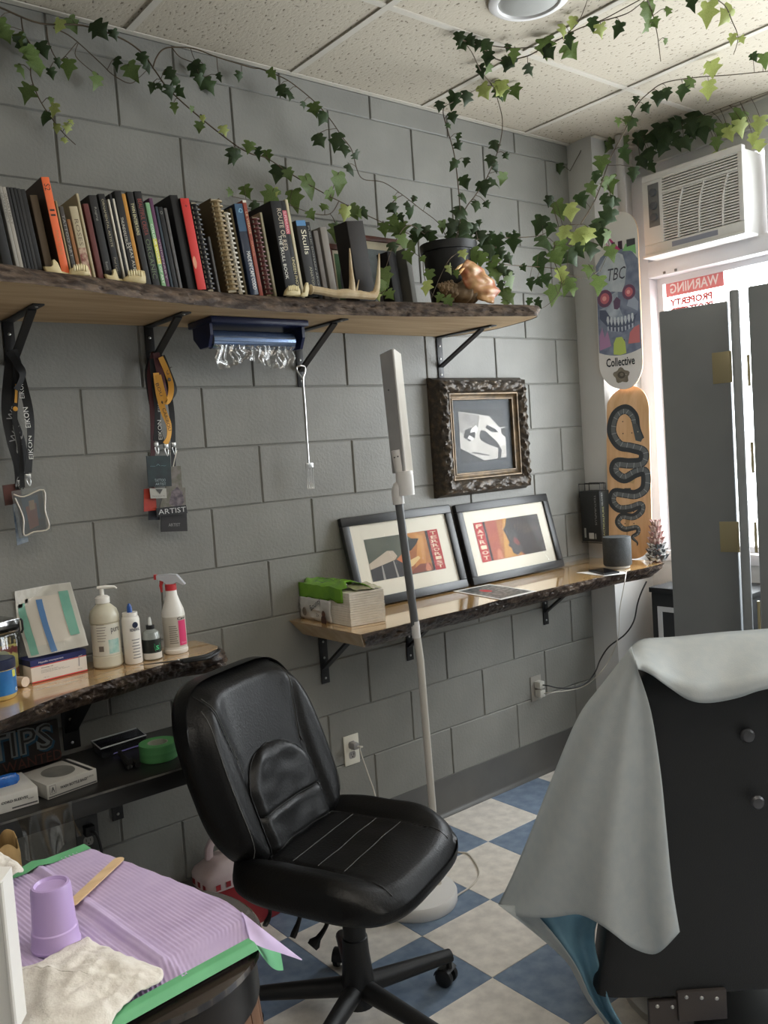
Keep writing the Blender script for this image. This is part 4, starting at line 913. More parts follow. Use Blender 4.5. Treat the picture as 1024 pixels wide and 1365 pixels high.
# ornate frame on the wall
x0, x1, z0, z1 = .822, 1.395, 1.300, 1.802
ox0, ox1, oz0, oz1 = .818, 1.335, 1.330, 1.795
t = thing('ornate_picture', 'ornate dark bronze frame with a black and white drawing print on the wall', 'picture', (1.08, -.03, 1.3))
M_orn = mat('bronze_gesso', (58, 52, 46), (98, 84, 66), scale=48, rough=.42, metal=.3, bump=.9, bscale=70, contrast=(.45, .75))
M_orn2 = mat('bronze_fillet', (112, 92, 66), (74, 62, 46), scale=30, rough=.4, metal=.4)
def molding(prof, X0, X1, Z0, Z1, name, m, relief=None, nseg=1):
    """picture moulding: prof = (inset from the outer edge, height off the wall) swept round the rectangle with mitred corners"""
    mb = MB(); C = [(X0, Z0, 1, 1), (X1, Z0, -1, 1), (X1, Z1, -1, -1), (X0, Z1, 1, -1)]
    vs = []; k = len(prof)
    for s in range(4):
        a = C[s]; b = C[(s+1) % 4]
        for j in range(nseg):
            f = j/nseg
            for q, h in prof:
                pa = (a[0]+a[2]*q, a[1]+a[3]*q); pb = (b[0]+b[2]*q, b[1]+b[3]*q)
                x = pa[0]+(pb[0]-pa[0])*f; z = pa[1]+(pb[1]-pa[1])*f; hh = h
                if relief and 0 < j: hh += relief(q, x*1.0+z*1.7, s)
                vs.append(Vector((x, -hh, z)))
    n = 4*nseg
    fs = [(i*k+j, i*k+j+1, ((i+1) % n)*k+j+1, ((i+1) % n)*k+j) for i in range(n) for j in range(k-1)]
    mb.add(vs, fs); return mb.build(name, m, t, angle=50)
molding([(-.012, .001), (-.012, .018), (-.004, .03), (.0, .052)], ox0, ox1, oz0, oz1, 'outer_edge', M_orn)
rl = lambda q, s, k: (.006*math.sin(s*95+q*160)*math.sin(q*100) + .005*math.sin(s*61-q*230))*(1 if .006 < q < .048 else 0)
molding([(q*.74, h) for q, h in ((.0, .052), (.004, .060), (.012, .064), (.022, .071), (.032, .074), (.044, .072), (.056, .066), (.066, .058), (.070, .052))], ox0, ox1, oz0, oz1, 'carved_moulding', M_orn, rl, 60)
molding([(.0518, .052), (.055, .059), (.060, .059), (.063, .050), (.074, .044), (.077, .048), (.081, .048), (.083, .030)], ox0, ox1, oz0, oz1, 'inner_fillet', M_orn2)
I = .082
MB().box((ox0+I, -.034, oz0+I), (ox1-I, -.026, oz1-I)).build('mat_board', mat('dark_mat_board', (66, 70, 74), rough=.7), t, smooth=False)
MW = ox1-ox0-2*I; MH = oz1-oz0-2*I; bo = .040
MP = basis((ox0+I+bo, -.0345, oz0+I+bo), (1, 0, 0), (0, 0, 1)); pw, ph = MW-2*bo, MH-2*bo+.0
def fpic(pts, c, dz, c2=None): return flat(MP, [(x*pw, y*ph) for x, y in pts], c, t, dz, 'print' if dz == 0 else 'print_shape', c2, 14)
fpic([(0, 0), (1, 0), (1, 1), (0, 1)], (44, 45, 47), 0)
fpic([(0, .28), (.5, .02), (1, .05), (1, .52), (.7, .82), (.68, .86), (0, .97)], (196, 192, 186), .0003, (176, 172, 166))
fpic([(.0, .96), (.45, .88), (.4, .66), (.1, .5), (0, .6)], (128, 126, 122), .0005, (156, 152, 148))
fpic([(.08, .48), (.12, .62), (.26, .66), (.34, .58), (.32, .46), (.2, .4)], (52, 52, 52), .0007)
fpic([(.22, .56), (.26, .64), (.36, .7), (.4, .62), (.34, .54), (.32, .58)], (232, 230, 226), .0009); fpic([(.16, .46), (.2, .52), (.3, .46), (.26, .41)], (224, 222, 218), .0009)
fpic([(.42, .5), (.46, .6), (.56, .58), (.8, .36), (.9, .2), (.86, 0), (.8, .02), (.82, .24), (.6, .32), (.44, .42)], (50, 50, 51), .0007)
fpic([(.56, .58), (.62, .7), (.76, .72), (.9, .62), (1, .5), (1, .26), (.9, .3), (.84, .34), (.7, .46)], (206, 202, 196), .0008)
fpic([(.56, .64), (.6, .7), (.8, .6), (.84, .54), (.7, .55)], (44, 44, 44), .001); fpic([(.9, .62), (1, .66), (1, .44), (.92, .5)], (58, 58, 58), .001)
fpic([(.8, .6), (1, .63), (1, .645), (.8, .615)], (226, 224, 220), .0011); fpic([(.2, .18), (.6, .1), (.62, .115), (.3, .2)], (96, 94, 92), .0008)
MB().box((ox0+I, -.0375, oz0+I), (ox1-I, -.0365, oz1-I)).build('glazing', M_glz, t, smooth=False)

# two black frames leaning on the wall
M_bf = mat('black_wood_frame', (34, 35, 36), (28, 29, 30), scale=10, rough=.38)
M_mb = mat('ivory_mat_board', (226, 221, 206), rough=.75)
def sc(pts, w_, h_): return [(x*w_, y*h_) for x, y in pts]
RED = (168, 38, 36)
def vword(MP, s, cx, y0, y1, w_, t, c=(226, 200, 172)):
    n = len(s); st = (y1-y0)/n
    for k, ch in enumerate(s):
        text(ch, MP @ Matrix.Translation((cx, y1-st*(k+.5), .0011)), w_, st*.74, plain(c, .6), t, 'lettering', .0, bold=.012)
def picT(MP, w_, h_, t):
    f = lambda pts, c, dz, c2=None: flat(MP, sc(pts, w_, h_), c, t, dz, 'print' if dz == 0 else 'print_shape', c2, 9)
    f([(0, 0), (1, 0), (1, 1), (0, 1)], (74, 80, 66), 0, (88, 92, 76))
    f([(.5, .05), (.84, .05), (.84, 1), (.54, 1), (.64, .82), (.55, .6)], (188, 124, 52), .0003, (150, 84, 40)); f([(.58, .12), (.74, .1), (.78, .9), (.66, .98), (.7, .8)], (208, 150, 74), .0004, (186, 118, 50))
    f([(.5, .82), (.62, .86), (.72, .84), (.66, .7), (.58, .58), (.5, .56)], (46, 48, 44), .0005)
    f([(0, .42), (.26, .66), (.34, .64), (.38, .5), (.34, .42), (0, .28)], (192, 178, 158), .0005, (176, 160, 140))
    f([(0, 0), (0, .28), (.36, .42), (.5, .34), (.52, .04), (.44, 0)], (46, 44, 44), .0006); f([(.14, 0), (.15, .34), (.165, .34), (.17, 0)], (150, 146, 140), .0008); f([(.32, 0), (.31, .4), (.325, .4), (.345, 0)], (150, 146, 140), .0008)
    f([(.36, .42), (.44, .52), (.46, .68), (.5, .62), (.5, .4), (.44, .3)], (206, 126, 70), .0007, (188, 104, 58)); f([(.44, .16), (.56, .2), (.68, .36), (.66, .42), (.52, .34)], (218, 186, 126), .0008)
    f([(.5, .02), (.82, .02), (.8, .2), (.66, .22), (.56, .12)], (130, 64, 40), .0008); f([(.72, .1), (.76, .24), (.8, .1), (.79, .02), (.73, .02)], (196, 120, 86), .0009)
    f([(.82, 0), (.855, 0), (.855, 1), (.82, 1)], (44, 26, 24), .0008); f([(.855, 0), (1, 0), (1, 1), (.855, 1)], RED, .0008)
    vword(MP, 'TERRORIST', .93*w_, .03*h_, .97*h_, .085*w_, t)
    text("REBEL", MP @ Matrix.Translation((.878*w_, .62*h_, .0011)) @ Matrix.Rotation(-math.pi/2, 4, 'Z'), .3*h_, .03*w_, plain((210, 150, 130)), t, 'lettering', 0)
def picP(MP, w_, h_, t):
    f = lambda pts, c, dz, c2=None: flat(MP, sc(pts, w_, h_), c, t, dz, 'print' if dz == 0 else 'print_shape', c2, 9)
    f([(0, 0), (1, 0), (1, 1), (0, 1)], (168, 108, 48), 0, (140, 70, 40)); f([(.16, 0), (.3, 0), (.34, 1), (.16, 1)], (146, 60, 42), .0003, (164, 80, 46))
    f([(.34, .02), (.6, .02), (.6, 1), (.44, 1), (.4, .6)], (190, 142, 62), .0003, (172, 112, 50))
    f([(.66, 0), (.6, .1), (.54, .02), (.48, .1), (.47, .24), (.43, .3), (.46, .38), (.43, .62), (.41, .72), (.46, .82), (.5, 1), (1, 1), (1, 0)], (42, 36, 34), .0005, (54, 44, 40))
    for k in range(15):
        a = .15+k*.09; r0 = .12+.05*(k % 3); r1 = .42-.012*k; cx, cy = .56, .5
        f([(cx+r0*math.cos(a)*.9, cy+r0*math.sin(a)*1.3), (cx+r1*math.cos(a+.05), cy+r1*math.sin(a+.05)*1.25), (cx+r1*math.cos(a+.10), cy+r1*math.sin(a+.10)*1.18), (cx+r0*math.cos(a+.05)*.9, cy+r0*math.sin(a+.05)*1.3)], (86, 68, 54) if k % 2 else (66, 54, 46), .0007)
    f([(.52, .38), (.55, .5), (.59, .42), (.62, .32), (.58, .26)], (112, 50, 44), .0009)
    f([(.23, .02), (.24, .2), (.28, .28), (.31, .2), (.32, .02)], (184, 112, 80), .0008)
    f([(.13, 0), (.165, 0), (.165, 1), (.13, 1)], (44, 26, 24), .0008); f([(0, 0), (.135, 0), (.135, 1), (0, 1)], RED, .0008)
    vword(MP, 'PATRIOT', .07*w_, .03*h_, .97*h_, .085*w_, t)
def frame_px(name, label, TL, TR_, BRz, yt, pic, z0=ZT):
    a = yp(*TL, yt); b = yp(*TR_, yt); return a, b
a = yp(454, 693, -.022); b = yp(600, 677, -.022); h = math.hypot(a.z-ZT, .085)
leaning_picture('framed_print', 'black framed print reading terrorist leaning on the wall behind the lamp pole', a.x, b.x, ZT, h, -.105, .085/(a.z-ZT), .034, .022, M_bf, M_mb, .058, picT)
a = yp(607, 675, -.022); b = yp(729, 659.5, -.022); h = math.hypot(a.z-ZT, .085)
leaning_picture('framed_print', 'black framed print reading patriot with a feathered profile leaning on the wall', a.x, b.x, ZT, h, -.105, .085/(a.z-ZT), .034, .022, M_bf, M_mb, .052, picP)
# printed card lying on the counter
q = [zp(u, v, ZT) for u, v in ((604, 788.5), (652, 779), (716, 788.5), (668, 800))]
t = thing('printed_card', 'white bordered dark printed card with a red rose lying on the long counter', 'card', q[0])
mb = MB(); mb.add([p_+Vector((0, 0, .0006)) for p_ in q]+[p_+Vector((0, 0, .0016)) for p_ in q], [(3, 2, 1, 0), (4, 5, 6, 7)]+[(i, (i+1) % 4, 4+(i+1) % 4, 4+i) for i in range(4)]); mb.build('sheet', M_paper, t, smooth=False)
def bil(s, r, dz=.0019): return q[0].lerp(q[1], r).lerp(q[3].lerp(q[2], r), s)+Vector((0, 0, dz))
poly3('print', [bil(.06, .06), bil(.06, .94), bil(.94, .94), bil(.94, .06)], mat('card_print', (60, 62, 62), (128, 128, 124), scale=60, rough=.4, contrast=(.45, .6)), t)
poly3('rose_print', [bil(.38+.12*math.sin(k*.7), .42+.1*math.cos(k*.7), .0022) for k in range(9)], plain((196, 60, 66)), t)
for k in range(5):
    MB().tube([bil(.3+.12*k, .55+.08*(k % 2), .0022), bil(.25+.13*k, .74, .0022), bil(.32+.1*k, .88, .0022)], .0012, 4, flat=.3).build('scroll_print', plain((190, 188, 182)), t)

# paper towel pack
t = thing('paper_towels', 'torn green and white pack of folded paper towels on the long counter', 'paper towels', (.2, -.2, ZT))
P0 = zp(403, 823, ZT); P1 = zp(470, 836, ZT); P2 = zp(516, 828, ZT); P3_ = P0+(P2-P1)
hT = .113
ex = (P2-P1); ey = (P0-P1)
P0.y = min(P0.y, -.02)
def tw(a, b, c): return P1+ex*a+ey*b+Vector((0, 0, c))
mb = MB()
for k in range(14):
    z_0, z_1 = hT*k/14+.0006, hT*(k+.86)/14+.0006; j = random.uniform(-.008, .008)
    mb.add([tw(.0+j, .02, z_0), tw(1+j, .02+j, z_0), tw(1+j, .96, z_0), tw(.0, .96, z_0), tw(.0+j, .02, z_1), tw(1+j, .02+j, z_1), tw(1+j, .96, z_1), tw(0, .96, z_1)], [(0, 3, 2, 1), (4, 5, 6, 7), (0, 1, 5, 4), (1, 2, 6, 5), (2, 3, 7, 6), (3, 0, 4, 7)])
mb.build('towel_stack', mat('towel_paper', (238, 232, 222), (226, 220, 208), scale=30, rough=.9), t, smooth=False)
M_wrap = mat('white_wrapper', (212, 210, 206), (196, 196, 192), scale=20, rough=.25)
M_wgreen = mat('green_wrapper', (120, 172, 48), (96, 150, 40), scale=14, rough=.22)
def wrap(u, v):
    b = .34+.64*u; n1 = noise.noise(Vector((u*6, v*9, 2)))*.006
    return tw(-.035, b, .002+.078*v)+Vector((-1, 0, 0))*.004*math.sin(v*3)+Vector((n1-.003, 0, 0))
MB().grid(wrap, 14, 8).build('wrapper_side', M_wrap, t, thick=.0015)
def wrap2(u, v):
    # green film over the top left edge and the top
    a = -.04+1.02*v; b = .12+.88*u
    if v < .25: z = .078+(hT-.078+.014)*(v/.25); a = -.04
    else: z = hT+.014+.016*math.sin((v-.25)/.75*3.1)*(1-.3*u)-.012*max(0, v-.8)*4; a = -.04+1.0*(v-.25)/.75*(.72+.25*u)
    z += .009*noise.noise(Vector((u*6, v*7, 4)))
    return tw(a, b-.10*(v > .25)*math.sin(v*8), z)
MB().grid(wrap2, 18, 20).build('wrapper_top', M_wgreen, t, thick=.0015)
def wrap3(u, v):
    return tw(.25+.8*v, .04+.34*u+.03*math.sin(v*9), hT+.006+.014*math.sin(u*3)*(.4+.6*math.sin(v*2.6))+.006*noise.noise(Vector((u*8, v*9, 8)))-.012*max(0, v-.75)*3)
MB().grid(wrap3, 10, 16).build('torn_wrapper', mat('sheer_wrapper', (196, 188, 168), (170, 176, 132), scale=18, rough=.2), t, thick=.001)
ML = basis(tw(-.09, .56, .058), -ey, Vector((.0, 0, 1)))
MLt = basis(tw(-.115, .60, .060), -ey, (0, 0, 1))
text('Bounty', MLt @ Matrix.Rotation(.5, 4, 'Z'), .075, .026, plain((40, 40, 44)), t, 'lettering', .004); text('2x', MLt @ Matrix.Translation((.01, -.034, 0)), .018, .011, plain((70, 70, 74)), t, 'lettering', .004)
for c_, x, z, r in (((92, 60, 44), .045, -.028, .011), ((70, 46, 40), .045, -.050, .017), ((120, 110, 98), -.075, -.03, .014)):
    MB().ball((x, z, .003), r, 12, M=MLt, sc=(1, 1.1, .12)).build('picture_print', plain(c_), t)

# glove box in a wire holder on the pier
t = thing('glove_box', 'black glove box upright in a wire holder in the room corner', 'box', (1.745, -.09, 1.04))
gx0, gx1, gy0, gy1, gz0, gz1 = 1.702, 1.786, -.142, -.030, 1.035, 1.272
MB().bbox((gx0, gy0, gz0), (gx1, gy1, gz1), .002).build('carton', mat('black_card', (38, 40, 41), rough=.5), t)
MB().box((gx0+.004, gy0-.0008, gz0+.003), (gx1-.012, gy0-.0001, gz1-.002)).build('side_panel', plain((50, 52, 50)), t, smooth=False)
MB().box((gx1-.010, gy0-.0012, gz0+.002), (gx1, gy0-.0001, gz1+.004)).build('flap', plain((196, 194, 188)), t, smooth=False)
MG = basis((gx0-.0004, (gy0+gy1)/2, (gz0+gz1)/2), (0, -1, 0), (0, 0, 1))
text('TEXTURAPLUS', MG @ Matrix.Translation((.030, .03, 0)) @ Matrix.Rotation(-math.pi/2, 4, 'Z'), .14, .010, plain((150, 152, 150)), t, 'lettering')
MS = basis(((gx0+gx1)/2-.01, gy0-.0012, (gz0+gz1)/2), (1, 0, 0), (0, 0, 1))
text('TACTICALPURE', MS @ Matrix.Translation((-.012, -.03, 0)) @ Matrix.Rotation(math.pi/2, 4, 'Z'), .15, .012, plain((176, 176, 120)), t, 'lettering')
text('GLOVES', MS @ Matrix.Translation((-.016, .08, 0)) @ Matrix.Rotation(math.pi/2, 4, 'Z'), .06, .010, plain((190, 192, 188)), t, 'lettering')
MB().box((-.014, -.105, 0), (.014, -.077, .0006), MG).build('label', plain((190, 192, 190)), t, smooth=False)
MB().box((-.040, -.10, 0), (-.030, -.055, .0006), MG).build('label', plain((160, 162, 160)), t, smooth=False); MB().box((.02, -.105, 0), (.027, -.08, .0006), MG).build('label', plain((150, 152, 150)), t, smooth=False)
wr_ = MB()
for xx in (gx0+.002, gx0+.045, gx1-.006):
    wr_.tube([(xx, gy1+.004, gz1-.03), (xx, gy1+.004, gz1+.034), (xx, gy0-.004 if xx < gx1-.03 else gy0+.03, gz1+.034), (xx, gy0-.004 if xx < gx1-.03 else gy0+.03, gz1+.002)], .0022, 6)
wr_.tube([(gx0+.002, -.10, gz1+.034), (gx1+.003, -.10, gz1+.034)], .0022, 6)
wr_.tube([(gx0-.003, gy1, gz0-.004), (gx0-.003, gy0-.003, gz0-.004), (gx1, gy0-.003, gz0-.004)], .0022, 6)
wr_.build('wire_holder', M_black, t)

# speaker, phone on paper
c = zp(827, 757, ZT); c.y += .012
t = thing('smart_speaker', 'round dark grey speaker at the right end of the long counter', 'speaker', (c.x, c.y, ZT))
MT = Matrix.Translation((c.x, c.y, ZT+.0006))
MB().lathe([(.0001, .012), (.058, .012), (.061, .018), (.061, .130), (.058, .137), (.0001, .139)], 36, MT).build('body', mat('speaker_mesh', (58, 61, 62), (50, 53, 54), scale=90, rough=.7, bump=.4, bscale=500), t)
MB().lathe([(.048, 0), (.052, .002), (.052, .012), (.0001, .012)], 30, MT).build('foot', plain((170, 168, 164)), t)
def sheet(name, px, label, cat, m, th, z=ZT, group=None):
    q = [zp(u, v, z) for u, v in px]; n = len(q); mb = MB()
    mb.add([p_+Vector((0, 0, .0005)) for p_ in q]+[p_+Vector((0, 0, .0005+th)) for p_ in q], [tuple(range(n-1, -1, -1)), tuple(range(n, 2*n))]+[(i, (i+1) % n, n+(i+1) % n, n+i) for i in range(n)])
    return tag(mb.build(name, m, smooth=False), label, cat)
sheet('paper_sheet', [(768, 763.5), (790, 761.5), (836, 762), (834, 765), (806, 768)], 'white paper lying under the phone on the long counter', 'paper', M_paper, .0006)
t = thing('phone', 'black phone lying on white paper before the round speaker', 'phone', zp(805, 764, ZT))
q = [zp(u, v, ZT+.0014) for u, v in ((785, 762), (806, 759.5), (826, 764), (806, 767))]
mb = MB(); mb.add(q+[p_+Vector((0, 0, .008)) for p_ in q], [(3, 2, 1, 0), (4, 5, 6, 7)]+[(i, (i+1) % 4, 4+(i+1) % 4, 4+i) for i in range(4)]); mb.build('body', plain((34, 35, 37), .3), t, smooth=False)
cc = sum(q, Vector())/4
mb = MB(); mb.add([cc+(p_-cc)*.92+Vector((0, 0, .0083)) for p_ in q], [(0, 1, 2, 3)]); mb.build('screen', plain((20, 21, 24), .12), t, smooth=False)
# patterned paper pinecone ornament
c = zp(880, 748, ZT); c.x -= .02
t = thing('paper_ornament', 'red and grey patterned star ornament at the counter end beside the window', 'ornament', (c.x, c.y, ZT))
M_o1 = mat('ornament_red', (150, 104, 98), (196, 170, 160), scale=50, rough=.6, contrast=(.42, .58)); M_o2 = mat('ornament_grey', (196, 196, 194), (70, 72, 74), scale=44, rough=.6, contrast=(.46, .54))
for k in range(7):
    z = ZT+.012+.026*k; r = .055*(1-.085*k); pe = MB()
    for j in range(10):
        a = 2*math.pi*(j+.5*(k % 2))/10; d = Vector((math.cos(a), math.sin(a), 0)); s_ = Vector((-d.y, d.x, 0)); o = Vector((c.x, c.y, z))
        pe.add([o+Vector((0, 0, .010)), o+d*r*.6+s_*r*.3+Vector((0, 0, .006)), o+d*r+Vector((0, 0, .024)), o+d*r*.6-s_*r*.3+Vector((0, 0, .006)), o+d*r*.6+Vector((0, 0, -.010))], [(0, 1, 2), (0, 2, 3), (1, 4, 2), (4, 3, 2)])
    pe.build('star_layer', M_o1 if k > 2 else M_o2, t, smooth=False)
MB().tube([(c.x, c.y, ZT+.0005), (c.x, c.y, ZT+.19)], [.022, .006], 10).build('core', M_o1, t)
# black base box with a white square frame under the counter end
t = thing('black_cabinet', 'black cabinet in the window corner behind the folding screen', 'cabinet', (1.9, -.5, 0))
MB().bbox((1.80, -.78, 0), (2.085, -.325, .80), .004).build('body', mat('cabinet_black', (48, 50, 52), rough=.45), t)
MB().bbox((1.79, -.785, .801), (2.09, -.32, .825), .003).build('top_board', plain((40, 42, 44)), t)
wf = MB(); A = xp(877, 808, 1.7985); B = xp(900, 804, 1.7985); zt_ = A.z; yl = A.y; yr = yl-.16; w_ = .022
wf.box((1.794, yr, zt_-w_), (1.7998, yl, zt_)).box((1.794, yl-w_, zt_-.24), (1.7998, yl, zt_-w_)).box((1.794, yr, zt_-.24), (1.7998, yl-w_, zt_-.24+w_)).box((1.794, yr, zt_-.24+w_), (1.7998, yr+w_, zt_-w_)); wf.build('white_frame', plain((206, 206, 206)), t, smooth=False)

# ================================================================== SKATEBOARD DECKS
def deck(name, label, Cc, up, nrm, top_m, edge_m):
    Cc = Vector(Cc); up = Vector(up).normalized(); nrm = Vector(nrm).normalized(); ex = up.cross(nrm).normalized()
    M = basis(Cc, ex, up, nrm); L, Wd = .40, .1025
    def wp(p_): return Vector((p_.x, p_.y, p_.z-.9*max(0, abs(p_.y)-.29)**2*3))
    t = thing(name, label, 'skateboard deck', Cc-up*L)
    out = []
    for k in range(48):
        a = 2*math.pi*k/48; x = Wd*math.copysign(abs(math.cos(a))**.62, math.cos(a)); s = math.sin(a)
        y = (L-.115)*(1 if s > 0 else -1)*min(1, abs(s)*6)+.115*s if abs(s) > 1e-6 else 0
        out.append((x, y))
    # capsule outline
    out = []
    for k in range(21): a = math.pi*k/20; out.append((Wd*math.cos(a), L-.118+.118*math.sin(a)))
    for k in range(1, 8): out.append((-Wd, (L-.118)*(1-2*k/8)))
    for k in range(21): a = math.pi+math.pi*k/20; out.append((Wd*math.cos(a), -(L-.118)+.118*math.sin(a)))
    for k in range(1, 8): out.append((Wd, (L-.118)*(-1+2*k/8)))
    ys = sorted(set(round(y, 4) for x, y in out)); 
    mb = MB(); half = {}
    for x, y in out: half[round(y, 4)] = max(half.get(round(y, 4), 0), abs(x))
    vs = []; 
    for y in ys:
        hx = half[y]
        for z in (0, -.011):
            for x in (-hx, -hx*.33, hx*.33, hx): vs.append(M @ wp(Vector((x, y, z+ (.0 if abs(x) < hx*.9 or z < 0 else -.0006)))))
    fs = []; mi = []
    for i in range(len(ys)-1):
        a = 8*i; b = 8*(i+1)
        for k in range(3): fs.append((a+k, a+k+1, b+k+1, b+k)); mi.append(0)
        for k in range(3): fs.append((a+4+k+1, a+4+k, b+4+k, b+4+k+1)); mi.append(1)
        fs.append((a+4, a, b, b+4)); mi.append(1); fs.append((a+3, a+7, b+7, b+3)); mi.append(1)
    mb.v = vs; mb.f = fs; mb.m = mi
    mb.build('board', [top_m, edge_m], t, angle=40)
    for y in (.235, .18, -.18, -.235):
        for x in (-.021, .021): MB().lathe([(.003, .0002), (.0001, .0004)], 8, M @ Matrix.Translation(wp(Vector((x, y, .0004))))).build('bolt_hole', plain((60, 54, 50)), t)
    def shp(nm, pts, c, dz=.0006, c2=None, rough=.35):
        m = mat('deck_%02x%02x%02x' % tuple(c)+('_2' if c2 else ''), c, c2, scale=26, rough=rough); mb = MB()
        # subdivide long shapes so that they follow the bend of the board
        mb.add([M @ (wp(Vector((x, y, 0)))+Vector((0, 0, dz))) for x, y in pts], [tuple(range(len(pts)))]); return mb.build(nm, m, t, smooth=False)
    return t, M, wp, shp
pt = xp(821, 283, 1.80); pb = xp(827, 516, 1.80); mid = (pt+pb)/2
t, M, wp, S = deck('skateboard_deck', 'white skateboard deck printed with a skull, above the plain wood deck', (1.80, mid.y, mid.z), (.02, .0, 1), (-1, -.25, 0), mat('deck_white', (226, 222, 218), rough=.3), mat('ply_edge', (190, 150, 110), rough=.6))
def strip(nm, y0, y1, c, dz, wd=.0995, n=8, c2=None, top=None, bot=None):
    """printed band across the deck following its outline and bend"""
    mb = MB(); vs = []; m = mat('deck_%02x%02x%02x' % tuple(c)+('_2' if c2 else ''), c, c2, scale=26, rough=.35)
    for i in range(n+1):
        x = -wd+2*wd*i/n; f = x/wd
        yb = y0+(bot(f) if bot else 0); yt = y1+(top(f) if top else 0)
        for k in range(9):
            y = yb+(yt-yb)*k/8; p_ = wp(Vector((x, y, 0))); vs.append(M @ Vector((p_.x, p_.y, p_.z+dz)))
    mb.add(vs, [(i*9+k, (i+1)*9+k, (i+1)*9+k+1, i*9+k+1) for i in range(n) for k in range(8)]); return mb.build(nm, m, t)
arch = lambda f: .075*math.sqrt(max(0, 1-f*f*.96)); cup = lambda f: -.022*(1-f*f)
strip('skull_panel', -.225, .155, (112, 120, 142), .0004, top=arch, bot=cup, c2=(140, 148, 168))  # panel and eye prints coloured paler to carry the haze near the window
def E_(cx, cy, rx, ry, n=16, a0=0): return [(cx+rx*math.cos(a0+2*math.pi*k/n), cy+ry*math.sin(a0+2*math.pi*k/n)) for k in range(n)]
S('skull_print', [(-.09, .03), (-.092, .10), (-.085, .16), (-.05, .205), (0, .218), (.03, .20), (.045, .14), (.035, .07), (.02, .035), (-.03, .045)], (206, 212, 218), .0008, (184, 192, 202))
S('skull_print', [(-.092, -.03), (-.055, -.02), (-.03, .03), (.0, .045), (.0, -.02), (.03, -.10), (-.02, -.12), (-.05, -.05)], (196, 204, 214), .0008, (150, 160, 178)); S('skull_print', [(.04, -.03), (.06, .03), (.095, -.02), (.09, -.06), (.06, -.04)], (170, 178, 196), .0008)
for cx, cy, r in ((-.062, .018, 1.0), (.052, .03, .85)):
    S('eye_socket', E_(cx, cy, .036*r, .040*r), (120, 84, 108), .0010); S('eye_glow', E_(cx, cy, .022*r, .025*r), (206, 116, 126), .0012); S('eye_glow', E_(cx-.002, cy, .010*r, .011*r), (240, 176, 172), .0014)
S('nose_print', [(-.02, -.035), (-.022, .0), (-.005, .018), (.012, .0), (.008, -.03), (-.004, -.04)], (110, 88, 112), .0011)
S('mouth_print', [(-.09, -.03), (-.06, -.035), (-.03, -.085), (.04, -.09), (.085, -.07), (.07, -.12), (.02, -.145), (-.04, -.13), (-.09, -.07)], (92, 98, 120), .0010)
for k in range(8):
    x = -.058+.0165*k; yy = -.083-.010*math.sin(k/7*3.1)
    S('tooth_print', [(x, yy), (x+.003, yy+.018), (x+.011, yy+.018), (x+.013, yy-.004), (x+.007, yy-.022)], (214, 220, 226), .0013)
    S('tooth_print', [(x+.002, yy-.028), (x+.010, yy-.027), (x+.009, yy-.046), (x+.004, yy-.048)], (196, 204, 214), .0013)
S('flame_print', [(-.095, -.15), (-.08, -.11), (-.07, -.16), (-.055, -.13), (-.04, -.2), (-.095, -.215)], (178, 136, 172), .0011); S('flame_print', [(.04, -.20), (.05, -.15), (.07, -.13), (.095, -.12), (.095, -.2)], (206, 126, 128), .0011)
S('green_print', [(-.03, -.24), (-.028, -.19), (-.015, -.165), (.012, -.165), (.026, -.19), (.03, -.24), (0, -.246)], (190, 206, 110), .0013)
S('pink_print', [(-.045, .30), (-.055, .32), (.02, .225), (.005, .215)], (196, 66, 128), .0012); S('pink_print', [(-.06, .30), (-.05, .27), (0, .215), (-.03, .225)], (226, 150, 180), .0010)
S('green_print', [(.03, .215), (.045, .245), (.09, .24), (.092, .19), (.07, .21)], (140, 196, 130), .0010); S('dark_print', [(-.02, .225), (-.02, .262), (-.004, .262), (-.004, .240), (.01, .240), (.01, .262), (.03, .262), (.03, .225)], (70, 52, 66), .0011); S('dark_print', [(.05, .23), (.05, .262), (.09, .262), (.09, .235)], (70, 72, 76), .0011)
wf_ = lambda p_: wp(Vector((p_.x, p_.y-.275, 0)))+Vector((0, 0, .0012))
text('Collective', M, .135, .040, plain((36, 40, 46)), t, 'lettering', 0, warp=wf_, bold=.02)
text('TBC', M, .085, .055, plain((70, 72, 84)), t, 'lettering', 0, warp=lambda p_: wp(Vector((p_.x, p_.y+.12, 0)))+Vector((0, 0, .0016)), shear=.3)
rose = [(.036*(1+.16*math.sin(5*a))*math.cos(a), -.338+.033*(1+.16*math.sin(5*a))*math.sin(a)) for a in [k*2*math.pi/24 for k in range(24)]]
S('rose_print', rose, (112, 104, 92), .0010, (140, 132, 118)); S('rose_print', E_(0, -.336, .018, .016), (88, 82, 74), .0012); S('rose_print', E_(.002, -.334, .009, .008), (130, 122, 110), .0014)
